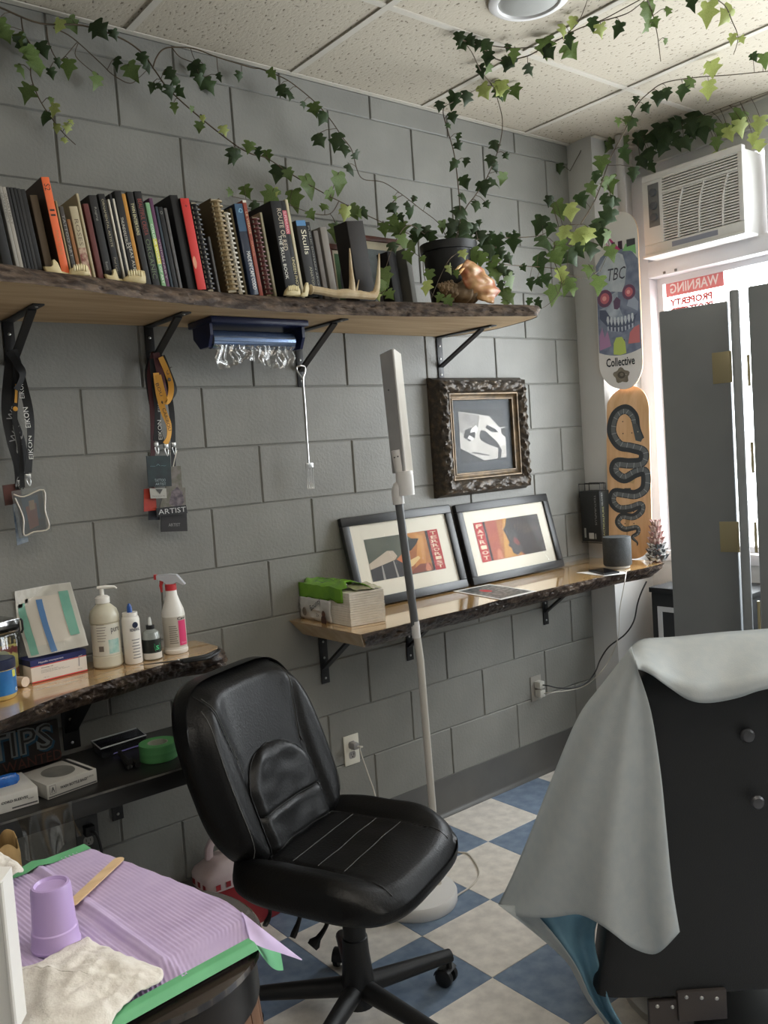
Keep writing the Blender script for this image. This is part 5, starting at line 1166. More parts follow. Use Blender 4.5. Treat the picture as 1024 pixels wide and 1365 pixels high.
# lower deck
pb = zp(842, 748, ZT); pt = xp(836, 523, 1.83)
up = Vector((1.835-1.775, (pt.y-pb.y)*.5, .80)); up.normalize(); base = Vector((1.772, -.243, ZT+.0045))
t, M, wp, S = deck('skateboard_deck', 'plain wood skateboard deck with a coiled snake print standing on the counter', base+up*.40, up, Vector((-1, -.25, .07)), mat('deck_maple', (224, 184, 142), (210, 166, 122), scale=5, rough=.4, stretch=(8, 8, .6)), mat('ply_edge', (190, 150, 110), rough=.6))
DU, DV_ = Vector((823, 600)), 0
def dpx(x, y):       # region-8 pixel (740,500 @3.606) to deck coordinates
    u = 740+x/3.606; v = 500+y/3.606
    f = (v-522)/(748-522); cu = 836+f*6+2*math.sin(f*3); hw = 26+1.5*math.sin(f*3.1)
    return ((u-cu)/hw*.1025, .40-.80*f)
snake = [(425, 335), (400, 285), (385, 225), (345, 190), (300, 215), (285, 290), (320, 355), (375, 372), (430, 395), (425, 440), (370, 445), (310, 440), (300, 480), (345, 515), (400, 490), (440, 490), (440, 560), (400, 590), (350, 585), (300, 580), (290, 620), (320, 655), (370, 655), (420, 640), (420, 670), (385, 695), (335, 690), (315, 720), (345, 752), (400, 745), (405, 770), (380, 790), (400, 815), (398, 830)]
sw = [14, 22, 27, 30, 30, 30, 30, 30, 31, 32, 32, 32, 31, 30, 30, 30, 30, 29, 28, 27, 26, 25, 24, 23, 22, 21, 20, 18, 17, 15, 13, 10, 6, 2]
P = smooth_path([Vector((*dpx(x, y), 0)) for x, y in snake], 6); n = len(P)
wid = [lerp_tab([(i*6, w_) for i, w_ in enumerate(sw)], i)*.00092*.82 for i in range(n)]
def rib(i0, i1, k, c, dz, off=0.0):
    vs = []; mb = MB()
    for i in range(i0, i1):
        tg = (P[min(i+1, n-1)]-P[max(i-1, 0)]).normalized(); s_ = Vector((-tg.y, tg.x, 0))
        for sg in (-1, 1):
            q = P[i]+s_*wid[i]*(sg*k+off); p_ = wp(Vector((q.x, q.y, 0))); vs.append(M @ Vector((p_.x, p_.y, dz+p_.z)))
    m_ = i1-i0
    mb.add(vs, [(2*i, 2*i+1, 2*i+3, 2*i+2) for i in range(m_-1)]); return mb, mat('deck_ink_%02x' % c[0], c, rough=.4)
mb, m_ = rib(0, n, 1.0, (58, 62, 66), .0009); mb.build('snake_print', m_, t, smooth=False)
mb, m_ = rib(2, n-6, .45, (104, 108, 110), .0012, .35); mb.build('snake_belly_print', m_, t, smooth=False)
sc_ = MB()
for i in range(4, n-12, 3):
    tg = (P[min(i+1, n-1)]-P[i-1]).normalized(); s_ = Vector((-tg.y, tg.x, 0)); a = P[i]-s_*wid[i]*.1; b = P[i]+s_*wid[i]*.95; pts = [a-tg*.0012, a+tg*.0012, b+tg*.0032, b+tg*.0012]
    q4 = []
    for q in pts: p_ = wp(Vector((q.x, q.y, 0))); q4.append(M @ Vector((p_.x, p_.y, p_.z+.0015)))
    sc_.add(q4, [(0, 1, 2, 3)])
sc_.build('scale_print', mat('deck_ink_line', (168, 172, 174), rough=.4), t, smooth=False, kind='stuff')
for pts, c in (([(345, 640), (380, 640), (383, 790), (372, 830), (355, 790)], (176, 140, 100)), ([(345, 560), (375, 560), (385, 600), (365, 610)], (70, 70, 70)), ([(360, 480), (400, 490), (390, 540), (350, 530)], (190, 158, 112))):
    S('dagger_print', [dpx(x, y) for x, y in pts], c, .0007)
S('snake_head_print', [dpx(x, y) for x, y in ((378, 262), (400, 262), (428, 330), (420, 348), (396, 340), (386, 300))], (84, 88, 90), .0016)
S('eye_print', [dpx(x+3*math.cos(k), y+3*math.sin(k)) for x, y in ((405, 300),) for k in range(6)], (196, 190, 170), .0019)

# ================================================================== WINDOW AIR CONDITIONER AND SIGN
t = thing('air_conditioner', 'window air conditioner with a slatted grille above the window', 'air conditioner', (1.99, -.53, 2.325))
M_ac = mat('ac_plastic', (226, 224, 221), rough=.45); AX = 1.945; ya, yb_, za, zb_ = -.285, -.765, 2.328, 2.682
MB().bbox((AX+.03, yb_+.012, za), (2.35, ya-.012, zb_-.008), .004).build('case', M_ac, t)
fb_ = MB()
fb_.bbox((AX, yb_, zb_-.03), (AX+.03, ya, zb_), .004).bbox((AX, yb_, za), (AX+.03, ya, za+.045), .004).bbox((AX, yb_, za+.045), (AX+.03, yb_+.022, zb_-.03), .003).bbox((AX, ya-.10, za+.045), (AX+.03, ya, zb_-.03), .003)
fb_.bbox((AX-.012, yb_-.006, za-.012), (AX+.10, ya+.006, za-.001), .003); fb_.build('front_panel', M_ac, t)
MB().box((AX+.026, yb_+.022, za+.045), (AX+.0299, ya-.10, zb_-.03)).build('grille_back', plain((110, 110, 112)), t, smooth=False)
gr = MB(); nz = 24
for k in range(nz):
    z = za+.05+(zb_-.085-za)*k/(nz-1); gr.box((AX+.004, yb_+.022, z), (AX+.020, ya-.10, z+.0062))
gr.build('grille_slats', M_ac, t, smooth=False, kind='stuff')
gv = MB()
for yy in (-.47, -.57, -.68):
    gv.tube(smooth_path([(AX+.002, yy-.02, zb_-.10), (AX+.001, yy+.004, za+.17), (AX+.002, yy+.012, za+.046)], 6), .005, 6)
gv.box((AX, yb_+.022, zb_-.098), (AX+.02, ya-.10, zb_-.088)); gv.build('grille_rib', M_ac, t)
cpan = MB().box((AX-.001, ya-.085, za+.12), (AX, ya-.03, zb_-.045)).build('control_panel', plain((120, 120, 120)), t, smooth=False)
for z in (za+.16, za+.21, za+.27): MB().lathe([(.018, 0), (.016, .012), (.0001, .013)], 14, basis((AX-.001, ya-.058, z), (0, -1, 0), (0, 0, 1))).build('knob', plain((96, 98, 102)), cpan)
MB().box((AX-.0006, yb_+.12, za+.012), (AX, yb_+.34, za+.034)).build('badge_strip', plain((150, 152, 166)), t, smooth=False)
M_red = mat('washed_out_red', (226, 132, 132), rough=.6, alpha=.965)  # sign prints paled in colour for the wash-out against the bright window
t = thing('warning_sign', 'washed-out red and white warning sign on the window glass seen from behind', 'sign', (XW+.056, -.43, 2.1))
sx = XW+.0565
MB().box((sx, -.60, 2.02), (sx+.0012, -.262, 2.235)).build('sheet', clear_mat('sign_film', (246, 236, 234), .02, .5), t, smooth=False)
q = [xp(u, v, sx-.001) for u, v in ((887, 372), (964, 349), (966, 373), (889, 392))]
y0_, y1_ = q[0].y, q[1].y; zc_ = 2.195
MB().box((sx-.0012, y1_, zc_-.036), (sx-.0004, y0_, zc_+.036)).build('red_band', M_red, t, smooth=False)
MX = basis((sx-.0016, (y0_+y1_)/2, zc_), (0, 1, 0), (0, 0, 1), (-1, 0, 0))
text('WARNING', MX, (y0_-y1_)*.84, .046, mat('washed_out_white', (250, 236, 234), rough=.6, alpha=.95), t, 'lettering', 0, bold=.02)
M_red2 = mat('washed_out_letters', (206, 96, 96), rough=.6)
for k_, w_ in enumerate(('PROPERTY', 'PROTECTED')): text(w_, MX @ Matrix.Translation((.02, -.066-.042*k_, 0)), .22, .034, M_red2, t, 'lettering', 0, bold=.055)
# ================================================================== ROLLING CHAIR
cC = Vector((-.305, -.80, 0)); A_ = Vector((.922, .386, 0)).normalized(); Fw = Vector((.386, -.922, 0)).normalized()
t = thing('rolling_chair', 'armless black leather rolling chair with a padded back in the middle of the room', 'chair', (cC.x, cC.y, 0))
def loc(l, f, z): return cC+A_*l+Fw*f+Vector((0, 0, z))
def sq(a, e=3.4):
    c, s = math.cos(a), math.sin(a); return (math.copysign(abs(c)**(2/e), c), math.copysign(abs(s)**(2/e), s))
SW, SD, STOP, SBOT = .268, .252, .520, .435
def seat_top(x, y):
    """height of the seat cushion at normalised (x across, y forward)"""
    r = (abs(x)**3.4+abs(y)**3.4)**(1/3.4)
    h = STOP-.040*max(0, (y-.35)/.65)**2
    sd = max(0, (abs(x)-.60)/.40)*(1-.75*max(0, min(1, (y-.1)/.8))); bk = max(0, (-y-.58)/.42)
    k = max(sd, bk); h += -.010+.022*math.sin(min(1, k*1.25)*math.pi*.62)
    h -= .030*max(0, (r-.84)/.16)**2
    for e, q in ((abs(x)-.60, y < .62), (-y-.58, abs(x) < .60)):
        if q: h -= .006*math.exp(-(e/.022)**2)
    h += .003*noise.noise(Vector((x*3, y*3, 0)))
    return h
NR, NT = 30, 72; mb = MB(); prof = [(i/NR) for i in range(NR+1)]
vs = []; 
for i in range(NR+1):
    r = i/NR
    for k in range(NT):
        x, y = sq(2*math.pi*k/NT); x *= r; y *= r; vs.append(loc(x*SW, y*SD, seat_top(x, y)))
for (rr, dz) in ((1.018, -.045), (1.02, -.055), (1.012, -.068), (.97, -.082), (.6, -.085)):
    for k in range(NT):
        x, y = sq(2*math.pi*k/NT); vs.append(loc(x*SW*rr, y*SD*rr, STOP+dz-.012*max(0, y)**2*1.6))
n_ = NR+6; fs = [(i*NT+k, i*NT+(k+1) % NT, (i+1)*NT+(k+1) % NT, (i+1)*NT+k) for i in range(n_-1) for k in range(NT)]
fs = [f[::-1] for f in fs]
fs.append(tuple((n_-1)*NT+k for k in range(NT))); mb.add(vs, fs); mb.build('seat', M_leather, t, angle=60)
def surf_line(name, pts, r, m, off=.0012):
    return MB().tube([loc(x*SW, y*SD, seat_top(x, y)+off) for x, y in pts], r, 6).build(name, m, t)
surf_line('seat_seam', [(-.72-.0*k, .86-.0*k) if k < 0 else (-.60-.14*max(0, .62-k/14*1.2-.2)*0, .86-1.36*k/14) for k in range(15)]+[(-.60+.05, -.56), (-.5, -.58)]+[(-.5+k/14, -.58) for k in range(15)]+[(.55, -.56)]+[(.60, -.50+1.36*k/14) for k in range(15)], .0022, M_blackpl, .001)
for y in (-.28, .02, .32):
    pts = [(-.56+1.12*k/14, y) for k in range(15)]
    surf_line('stitching', pts, .0008, M_thread, .0004)
MB().bbox((-.15, -.13, SBOT-.028), (.15, .13, SBOT-.004), .006, basis(cC, A_, Fw)).build('seat_plate', M_blackpl, t)
# back
BH = .475; BZ = .475
def bw(h): return .218+.034*math.sin(math.pi*min(1, .10+.80*h))-.012*max(0, h-.72)/.28
def bplane(h): return -(.180+.165*h)
def front(l, h):
    w_ = bw(h); s = l/w_; r = min(1, (abs(s)**4.4+abs(2*h-1)**4.8)**(1/4.6))
    v = bplane(h)+.034+.052*abs(s)**2.2*(1-.4*h)-.060*max(0, (r-.82)/.18)**2.2*1.0
    # side bolsters and central channel
    v += .012*math.exp(-((abs(s)-.72)/.2)**2)
    v -= .010*math.exp(-((abs(l)-lseam(h))/.010)**2)
    return v
def lseam(h): # the seams that part the bolsters from the middle: beside the lumbar pad, then splaying outwards
    return .142 if h < .5 else .136+.10*(h-.5)
vs = []; NB, NA = 26, 76
def outl(a): 
    c, s = sq(a, 5.0 if math.sin(a) > 0 else 4.2); h = .5+.5*s; return c*bw(h), h
for i in range(NB+1):
    r = i/NB
    for k in range(NA):
        l, h = outl(2*math.pi*k/NA); l *= r; h = .5+(h-.5)*r; vs.append(loc(l, front(l, h), BZ+BH*h))
for off, rr in ((-.020, 1.02), (-.055, 1.02), (-.075, .99), (-.085, .93), (-.09, .5)):
    for k in range(NA):
        l, h = outl(2*math.pi*k/NA); s = 1.0; l2 = l*rr; h2 = .5+(h-.5)*rr; vs.append(loc(l2, bplane(h)+off+.030, BZ+BH*h2))
nn = NB+6; fs = [(i*NA+k, (i+1)*NA+k, (i+1)*NA+(k+1) % NA, i*NA+(k+1) % NA) for i in range(nn-1) for k in range(NA)]
fs.append(tuple((nn-1)*NA+k for k in range(NA-1, -1, -1)))
mb = MB(); mb.add(vs, fs); mb.build('backrest', M_leather, t, angle=60)
# lumbar pad: arch shaped cushion
def arch_out(u, v):
    w_ = .138*(1 if v < .6 else math.sqrt(max(.0001, 1-((v-.6)/.4)**2))); return (2*u-1)*w_, .045+.535*v
def pad(u, v):
    l, h = arch_out(u, v); e = min(1, min(u, 1-u)*9)*min(1, min(v, 1-v)*10)
    f = front(l, h)+.002+.020*math.sqrt(max(0, e))
    f -= .009*math.exp(-((v-.40)/.018)**2)+.009*math.exp(-((v-.06)/.015)**2) 
    f += .004*noise.noise(Vector((u*4, v*6, 0)))
    return loc(l, f, BZ+BH*h)
MB().grid(pad, 24, 40).build('lumbar_pad', M_leather, t, angle=60)
def bline(name, pts, r, m, off): return MB().tube([loc(l, front(l, h)+off, BZ+BH*h) for l, h in pts], r, 6).build(name, m, t)
arc = [arch_out(0, k/20) for k in range(21)]+[arch_out(1, 1-k/20) for k in range(21)]
bline('pad_seam', arc, .0018, M_blackpl, .003)
for s in (-1, 1):
    bline('seam', [(s*lseam(.47+.47*k/16), .47+.47*k/16) for k in range(17)], .0022, M_blackpl, .002)
    bline('stitching', [(s*(lseam(.50+.43*k/12)-.006), .50+.43*k/12) for k in range(13)], .0008, M_thread, .0022)
    bline('piping', [(s*bw(.08+.8*k/20)*.86, .08+.8*k/20) for k in range(21)], .0011, M_thread, .002)
for v in (.06, .40): MB().tube([pad(.04+.92*k/12, v+.012)+Fw*.0008 for k in range(13)], .0008, 5).build('stitching', M_thread, t)
MB().tube([loc(0, -.03, SBOT-.02), loc(0, -.24, SBOT-.02), loc(0, -.29, SBOT+.05), loc(0, bplane(.3)-.06, BZ+BH*.35)], [.02, .022, .022, .02], 8, flat=.5).build('back_arm', M_blackpl, t)
# column and base
def col(prof, name, m): return MB().lathe(prof, 24, Matrix.Translation(cC)).build(name, m, t)
col([(.0001, .30), (.0135, .30), (.0135, .43), (.0001, .43)], 'gas_lift', M_steel)
col([(.0001, .062), (.042, .062), (.044, .12), (.036, .20), (.034, .245), (.031, .247), (.030, .305), (.027, .31), (.0136, .31)], 'column_cover', M_blackpl)
for k in range(5):
    a = math.radians(-9+72*k); d = Vector((math.cos(a), math.sin(a), 0)); s_ = Vector((-d.y, d.x, 0)); mb = MB(); sec = []
    for f in [i/10 for i in range(11)]:
        r = .03+.265*f; z = .105-.020*f+.0; w_ = .030-.010*f; hh = .030-.010*f
        ring = []
        for j in range(12):
            b = 2*math.pi*j/12; ring.append(cC+d*r+s_*w_*math.cos(b)*.9+Vector((0, 0, z+hh*(math.sin(b) if math.sin(b) > 0 else .8*math.sin(b)))))
        sec.append(ring)
    vs = [q for g in sec for q in g]; fs = [(i*12+j, i*12+(j+1) % 12, (i+1)*12+(j+1) % 12, (i+1)*12+j) for i in range(10) for j in range(12)]+[tuple(range(11, -1, -1)), tuple(120+j for j in range(12))]
    mb.add(vs, fs); arm = mb.build('base_arm', M_blackpl, t)
    cq = cC+d*.290; yaw = a+[.5, 1.1, -.7, .4, 1.3][k]; ax = Vector((math.cos(yaw), math.sin(yaw), 0)); fx = Vector((-ax.y, ax.x, 0)); cw = cq+fx*.012+Vector((0, 0, .0265))
    cs = MB(); cs.tube([cq+Vector((0, 0, .075)), cq+Vector((0, 0, .05))], .008, 8)
    for sg in (-1, 1):
        MBw = basis(cw+ax*sg*.008, fx, Vector((0, 0, 1)), ax*sg); cs.lathe([(.0001, 0), (.0255, 0), (.0262, .004), (.0255, .014), (.018, .018), (.0001, .018)], 20, MBw)
    # hood over the wheels
    hd = []
    for i in range(9):
        b = math.pi*(.02+.75*i/8)
        for x in (-.024, .024): hd.append(cw+ax*x+fx*math.cos(b)*.029+Vector((0, 0, math.sin(b)*.029)))
    cs.add(hd, [(2*i, 2*i+1, 2*i+3, 2*i+2) for i in range(8)]); cs.build('caster', M_blackpl, arm)
for (p0, p1, p2, w_) in (((358, 1203), (360, 1218), (353, 1234), .011), ((402, 1206), (399, 1226), (390, 1250), .012), ((438, 1222), (433, 1238), (416, 1262), .022)):
    D = 2.16
    lv = MB(); q0, q1, q2 = dp(*p0, D-.02), dp(*p1, D-.02), dp(*p2, D-.04)
    lv.tube(smooth_path([q0+Vector((0, 0, .03)), q0, q1, q2], 4), [.007]*9+[.008, .010, w_*.9, w_*.8], 8, flat=.55); lv.build('lever', M_blackpl, t)

# ================================================================== FLOOR LAMP
bx, by = .215, -.428
t = thing('floor_lamp', 'white floor lamp with a long upright tube head and grey pole on a round base', 'lamp', (bx, by, 0))
MT = Matrix.Translation((bx, by, 0))
MB().lathe([(.0001, 0), (.138, 0), (.141, .006), (.141, .034), (.136, .042), (.10, .046), (.0001, .050)], 48, MT).build('base', M_white, t)
f0 = zp(584, 1178, .046); D0 = (f0-CAM).dot(RZ)
M_pole = mat('lamp_pole_white', (206, 202, 194), rough=.4); M_grey = mat('lamp_pole_grey', (96, 98, 100), rough=.45)
def LP(u, v): return dp(u, v, D0-.0688*(1178-v)*D0/F*1.0)
MB().tube([f0-Vector((0, 0, .01)), LP(576.5, 1075), LP(560.5, 880), LP(554.5, 838)], .0125, 14).build('lower_pole', M_pole, t)
MB().tube([LP(555.4, 850), LP(554, 836), LP(553.4, 828)], [.0145, .0145, .0135], 14).build('collar', M_white, t)
MB().tube([LP(554.0, 838), LP(531.5, 668)], .0135, 14).build('upper_pole', M_grey, t)
MB().tube([LP(531.8, 672), LP(529.5, 655), LP(530.5, 650), LP(540, 641)], [.0195, .0195, .0195, .017], 16).build('elbow', M_white, t)
MB().tube([LP(541.3, 660), LP(539.2, 634), LP(538.6, 628)], [.0295, .0295, .027], 20).build('socket', M_white, t)
De = D0-.10
a0, a1, b0, b1 = dp(508, 473, De+.035), dp(524, 465, De-.01), dp(540.5, 631, De-.01+.02), dp(525, 631, De+.05)
def slabq(q, th, name, m):
    n_ = ((q[1]-q[0]).cross(q[3]-q[0])).normalized()*th; mb = MB(); mb.add(list(q)+[p_+n_ for p_ in q], [(3, 2, 1, 0), (4, 5, 6, 7)]+[(i, (i+1) % 4, 4+(i+1) % 4, 4+i) for i in range(4)]); return mb.build(name, m, t, smooth=False)
slabq((a0, a1, b0, b1), -.006, 'reflector', mat('lamp_reflector', (168, 168, 168), (158, 158, 160), scale=12, rough=.35))
c0, c1 = dp(533.5, 472, De+.012), dp(550, 631, De+.03)
slabq((a1, c0, c1, b0), -.004, 'diffuser', mat('lamp_diffuser', (238, 234, 226), rough=.4))
mb = MB(); q = [dp(523, 465, De-.006), dp(533, 472, De+.010), dp(550, 631, De+.03), dp(541, 631, De+.012)]
MB().tube([dp(524, 466, De-.012), dp(541, 631, De+.009)], .0035, 6).build('rim', M_white, t)
MB().tube([dp(527.5, 600, De+.02), dp(535, 630, De+.03), dp(537, 636, De+.04)], [.016, .020, .024], 12).build('head_clamp', M_white, t)
for u, v in ((518, 520), (527, 518.5), (526, 610), (530.5, 608.5)): MB().ball(dp(u, v, De-.002), .0028, 8).build('screw', plain((70, 70, 70)), t)
cordm = mat('white_cord', (206, 200, 188), rough=.5)
z_ = .004
MB().tube(smooth_path([zp(604, 1198, z_+.012), zp(612, 1192, z_), zp(626, 1183, z_), zp(636, 1172, z_), zp(639, 1163, z_), zp(634, 1150, z_), zp(624, 1138, z_), zp(612, 1136, z_), zp(596, 1132, z_), zp(570, 1120, z_)], 6), .0032, 8).build('power_cord', cordm, t)

# ================================================================== FOLDING SCREEN
ZS = 1.965
p_ = [zp(u, v, ZS) for u, v in ((878, 415.6), (970, 400.8), (973, 392), (979, 384.6), (996, 382), (1075, 368))]
t = thing('folding_screen', 'dark grey folding screen with brass hinges before the window', 'screen', (p_[0].x, p_[0].y, 0))
M_scr = mat('hazed_screen_panel', (136, 140, 143), (130, 134, 137), scale=5, rough=.42)  # dark panels lightened: glare haze by the window put into the base colour
M_brass = mat('dull_brass', (176, 166, 132), rough=.4, metal=.4)
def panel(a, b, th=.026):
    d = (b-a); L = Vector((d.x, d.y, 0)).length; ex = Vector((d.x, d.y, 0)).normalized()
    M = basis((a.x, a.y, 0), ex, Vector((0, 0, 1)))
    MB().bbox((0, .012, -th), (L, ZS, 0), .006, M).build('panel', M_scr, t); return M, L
n_out = Vector((p_[1].x-p_[0].x, p_[1].y-p_[0].y, 0)).normalized()
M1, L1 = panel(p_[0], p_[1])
# second leaf folds towards the camera and is seen almost edge on
far = Vector((p_[1].x, p_[1].y, 0))+Vector((.002, -.006, 0)); near = zp(972, 384.6, ZS); dirn = (Vector((near.x, near.y, 0))-far).normalized(); near = far+dirn*L1
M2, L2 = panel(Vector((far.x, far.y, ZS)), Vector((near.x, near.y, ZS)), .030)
q3 = Vector((p_[4].x, p_[4].y, ZS)); q4 = q3+ (Vector((p_[5].x, p_[5].y, 0))-Vector((p_[4].x, p_[4].y, 0))).normalized()*.62
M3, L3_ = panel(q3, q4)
for z in (1.735, 1.13, .5):
    MB().bbox((L1-.062, z-.055, -.0002), (L1-.001, z+.055, .0018), .001, M1).build('hinge', M_brass, t)
    MB().tube([M1 @ Vector((L1+.003, z-.055, .003)), M1 @ Vector((L1+.003, z+.055, .003))], .004, 8).build('hinge_pin', M_brass, t)
for z in (1.70, 1.42, 1.16, .9, .6):
    a = M3 @ Vector((-.004, z-.05, .004)); b = M3 @ Vector((-.004, z+.05, .004)); MB().tube([a, b], .005, 8).build('hinge_pin', M_brass, t)

# ================================================================== CLIENT CHAIR WITH PAPER DRAPE
DB = 1.965
TL = dp(850, 892, DB); BL = dp(806, 1342, DB); TL = Vector((TL.x, TL.y, TL.z)); rx = Vector((.777, -.629, 0)); bk_ = Vector((.629, .777, 0))
t = thing('client_chair', 'black vinyl client chair seen from behind under a white drape', 'chair', (TL.x+.25, TL.y-.1, 0))
M_vinyl = mat('black_vinyl', (20, 21, 23), (17, 18, 19), scale=6, rough=.5, bump=.3, bscale=420)
ztop, zbot = TL.z-.004, BL.z-.02
def cb(u, v):  # u across 0..1, v from bottom 0 to top 1
    x0 = -.0+(BL-TL).dot(rx)*(1-v)**1.1; x1 = .56-(BL-TL).dot(rx)*(1-v)**1.1
    return Vector((TL.x, TL.y, 0))+rx*(x0+(x1-x0)*u)
mb = MB(); NU, NV = 24, 20; loops = []
for v in range(NV+1):
    f = v/NV; z = zbot+(ztop-zbot)*f; ring = []
    topr = max(0, (f-.90)/.10); cut = .075*(1-math.sqrt(max(0, 1-topr*topr)))
    for k in range(40):
        a = 2*math.pi*k/40; c, s = sq(a, 6.5)
        u = .5+.5*c*(1-cut*1.5); th = .5+.5*s
        q = cb(u, f)+bk_*(.115*(th-.0)*(1-.4*topr**3)+.02*topr**3); ring.append(Vector((q.x, q.y, z)))
    loops.append(ring)
vs = [q for r in loops for q in r]; fs = [(i*40+k, (i+1)*40+k, (i+1)*40+(k+1) % 40, i*40+(k+1) % 40) for i in range(NV) for k in range(40)]+[tuple(range(40)), tuple(NV*40+k for k in range(39, -1, -1))]
mb.add(vs, fs); mb.build('backrest', M_vinyl, t, angle=50)
for u, v in ((997, 981), (1010, 1070)):
    q = dp(u, v, DB-.002); MB().lathe([(.016, -.004), (.016, .001), (.012, .006), (.0001, .0075)], 18, basis(q, rx, (0, 0, 1), -bk_)).build('bolt_cover', mat('bolt_grey', (84, 84, 86), rough=.35, metal=.6), t)
M_pl = mat('hinge_steel', (74, 68, 66), rough=.5, metal=.4)
for (u0, u1, zz0, zz1, o) in ((.22, .40, zbot-.06, zbot+.012, -.006), (.14, .30, zbot-.09, zbot-.012, .004)):
    a = cb(u0, 0); M = basis((a.x, a.y, 0), rx, (0, 0, 1)); MB().bbox((0, zz0, -.02+o), (.52*(u1-u0)+.02, zz1, .004-o), .003, M).build('hinge_plate', M_pl, t)
    for k in range(3): MB().lathe([(.005, 0), (.003, .002), (.0001, .0025)], 8, M @ Matrix.Translation((.02+.035*k, zz1-.012-.004*k, .0042-o))).build('screw', M_steel, t)
so = cb(.5, 0)+bk_*.04; M = basis((so.x, so.y, 0), rx, bk_, Vector((0, 0, 1)))
MB().bbox((-.25, .05, zbot-.02), (.25, .58, zbot+.10), .03, M).build('seat', M_vinyl, t)
MB().lathe([(.0001, 0), (.27, 0), (.27, .02), (.10, .05), (.05, .07), (.045, zbot-.021), (.0001, zbot-.021)], 32, M @ Matrix.Translation((0, .30, 0))).build('pedestal', M_steel, t)

td = thing('paper_drape', 'white and pale blue absorbent sheet draped over the black client chair', 'drape', (TL.x, TL.y, TL.z))
M_dr = mat('absorbent_sheet', (200, 204, 204), (192, 198, 200), scale=40, rough=.9, bump=.15, bscale=300)
M_drb = mat('blue_backing', (118, 158, 178), (106, 148, 170), scale=20, rough=.55)
ntd = M_dr.node_tree; bD = ntd.nodes['Principled BSDF']; oD = ntd.nodes['Material Output']; tD = ntd.nodes.new('ShaderNodeBsdfTranslucent'); tD.inputs[0].default_value = L3((176, 200, 210)); xD = ntd.nodes.new('ShaderNodeMixShader'); xD.inputs[0].default_value = .22
ntd.links.new(bD.outputs[0], xD.inputs[1]); ntd.links.new(tD.outputs[0], xD.inputs[2]); ntd.links.new(xD.outputs[0], oD.inputs[0])
def pl_(T, f): # polyline lookup
    n = len(T)-1; k = min(int(f*n), n-1); g = f*n-k; return tuple(T[k][i]+(T[k+1][i]-T[k][i])*g for i in range(2))
def smp(T, n=4):
    return [(q.x, q.y) for q in smooth_path([Vector((a, b, 0)) for a, b in T], n)]
LFT = smp([(842, 862), (802, 913), (771, 955), (738, 1032), (708, 1108), (684, 1165), (665, 1205)]); RGT = smp([(850, 892), (868, 948), (881, 1030), (888, 1100), (896, 1180), (906, 1242)])
HEM = smp([(665, 1205), (690, 1221), (735, 1223), (772, 1219), (806, 1236), (842, 1263), (870, 1272), (886, 1264), (906, 1242)])
def hang(u, v):
    a = pl_(LFT, v); b = pl_(RGT, v); h = pl_(HEM, u); e = (LFT[-1][0]+(RGT[-1][0]-LFT[-1][0])*u, LFT[-1][1]+(RGT[-1][1]-LFT[-1][1])*u)
    w_ = v**3; x = a[0]+(b[0]-a[0])*u+(h[0]-e[0])*w_; y = a[1]+(b[1]-a[1])*u+(h[1]-e[1])*w_
    D = DB-.045+.22*(1-u)**2*(.35+.65*v)+.035*v*math.sin(u*8.5+.6)*(1-u*.6)+.018*v*math.sin(u*17+v*2)-.02*v
    if u > .55: D = min(D, DB-.02)
    return dp(x, y, D)
MB().grid(hang, 40, 40).build('side_fall', M_dr, td, angle=80, thick=.0016)
BK = smp([(842, 862), (858, 852), (900, 849), (960, 843), (1024, 838), (1120, 828)]); FR = smp([(850, 892), (866, 898), (890, 915), (918, 933), (946, 937), (985, 930), (1024, 918), (1120, 905)])
def top(u, v):
    a = pl_(BK, u); b = pl_(FR, u); x = a[0]+(b[0]-a[0])*v; y = a[1]+(b[1]-a[1])*v
    D = DB+.11-.175*min(1, v*1.25)**.7+.006*math.sin(u*22)*v
    return dp(x, y, D)
MB().grid(top, 40, 14).build('top_fold', M_dr, td, angle=80, thick=.0016)
def backf(u, v):
    a = pl_(BK, u); q = dp(a[0], a[1], DB+.11); return q+Vector((.629, .777, 0))*.02*v+Vector((0, 0, -.30*v))
MB().grid(backf, 24, 8).build('back_fall', M_dr, td, angle=80, thick=.0016)
LB = smp([(668, 1206), (708, 1238), (742, 1268), (762, 1290), (782, 1330), (812, 1370), (826, 1392)]); RB = smp([(800, 1215), (792, 1250), (800, 1290), (808, 1320), (818, 1346), (834, 1372), (846, 1392)])
def low(u, v):
    a = pl_(LB, v); b = pl_(RB, v); return dp(a[0]+(b[0]-a[0])*u, a[1]+(b[1]-a[1])*u, DB+.13+.02*math.sin(u*9+v*4)-.09*u*v)
MB().grid(low, 16, 16).build('blue_under_layer', M_drb, td, angle=80, thick=.0012)
def low2(u, v):
    a = pl_(LB, v); b = pl_(RB, v); u = -.03+u*(.30+.06*math.sin(v*7)); return dp(a[0]+(b[0]-a[0])*u, a[1]+(b[1]-a[1])*u, DB+.115+.02*math.sin(u*9+v*4)-.09*u*v)
MB().grid(low2, 6, 16).build('white_border', M_dr, td, angle=80, thick=.0012)
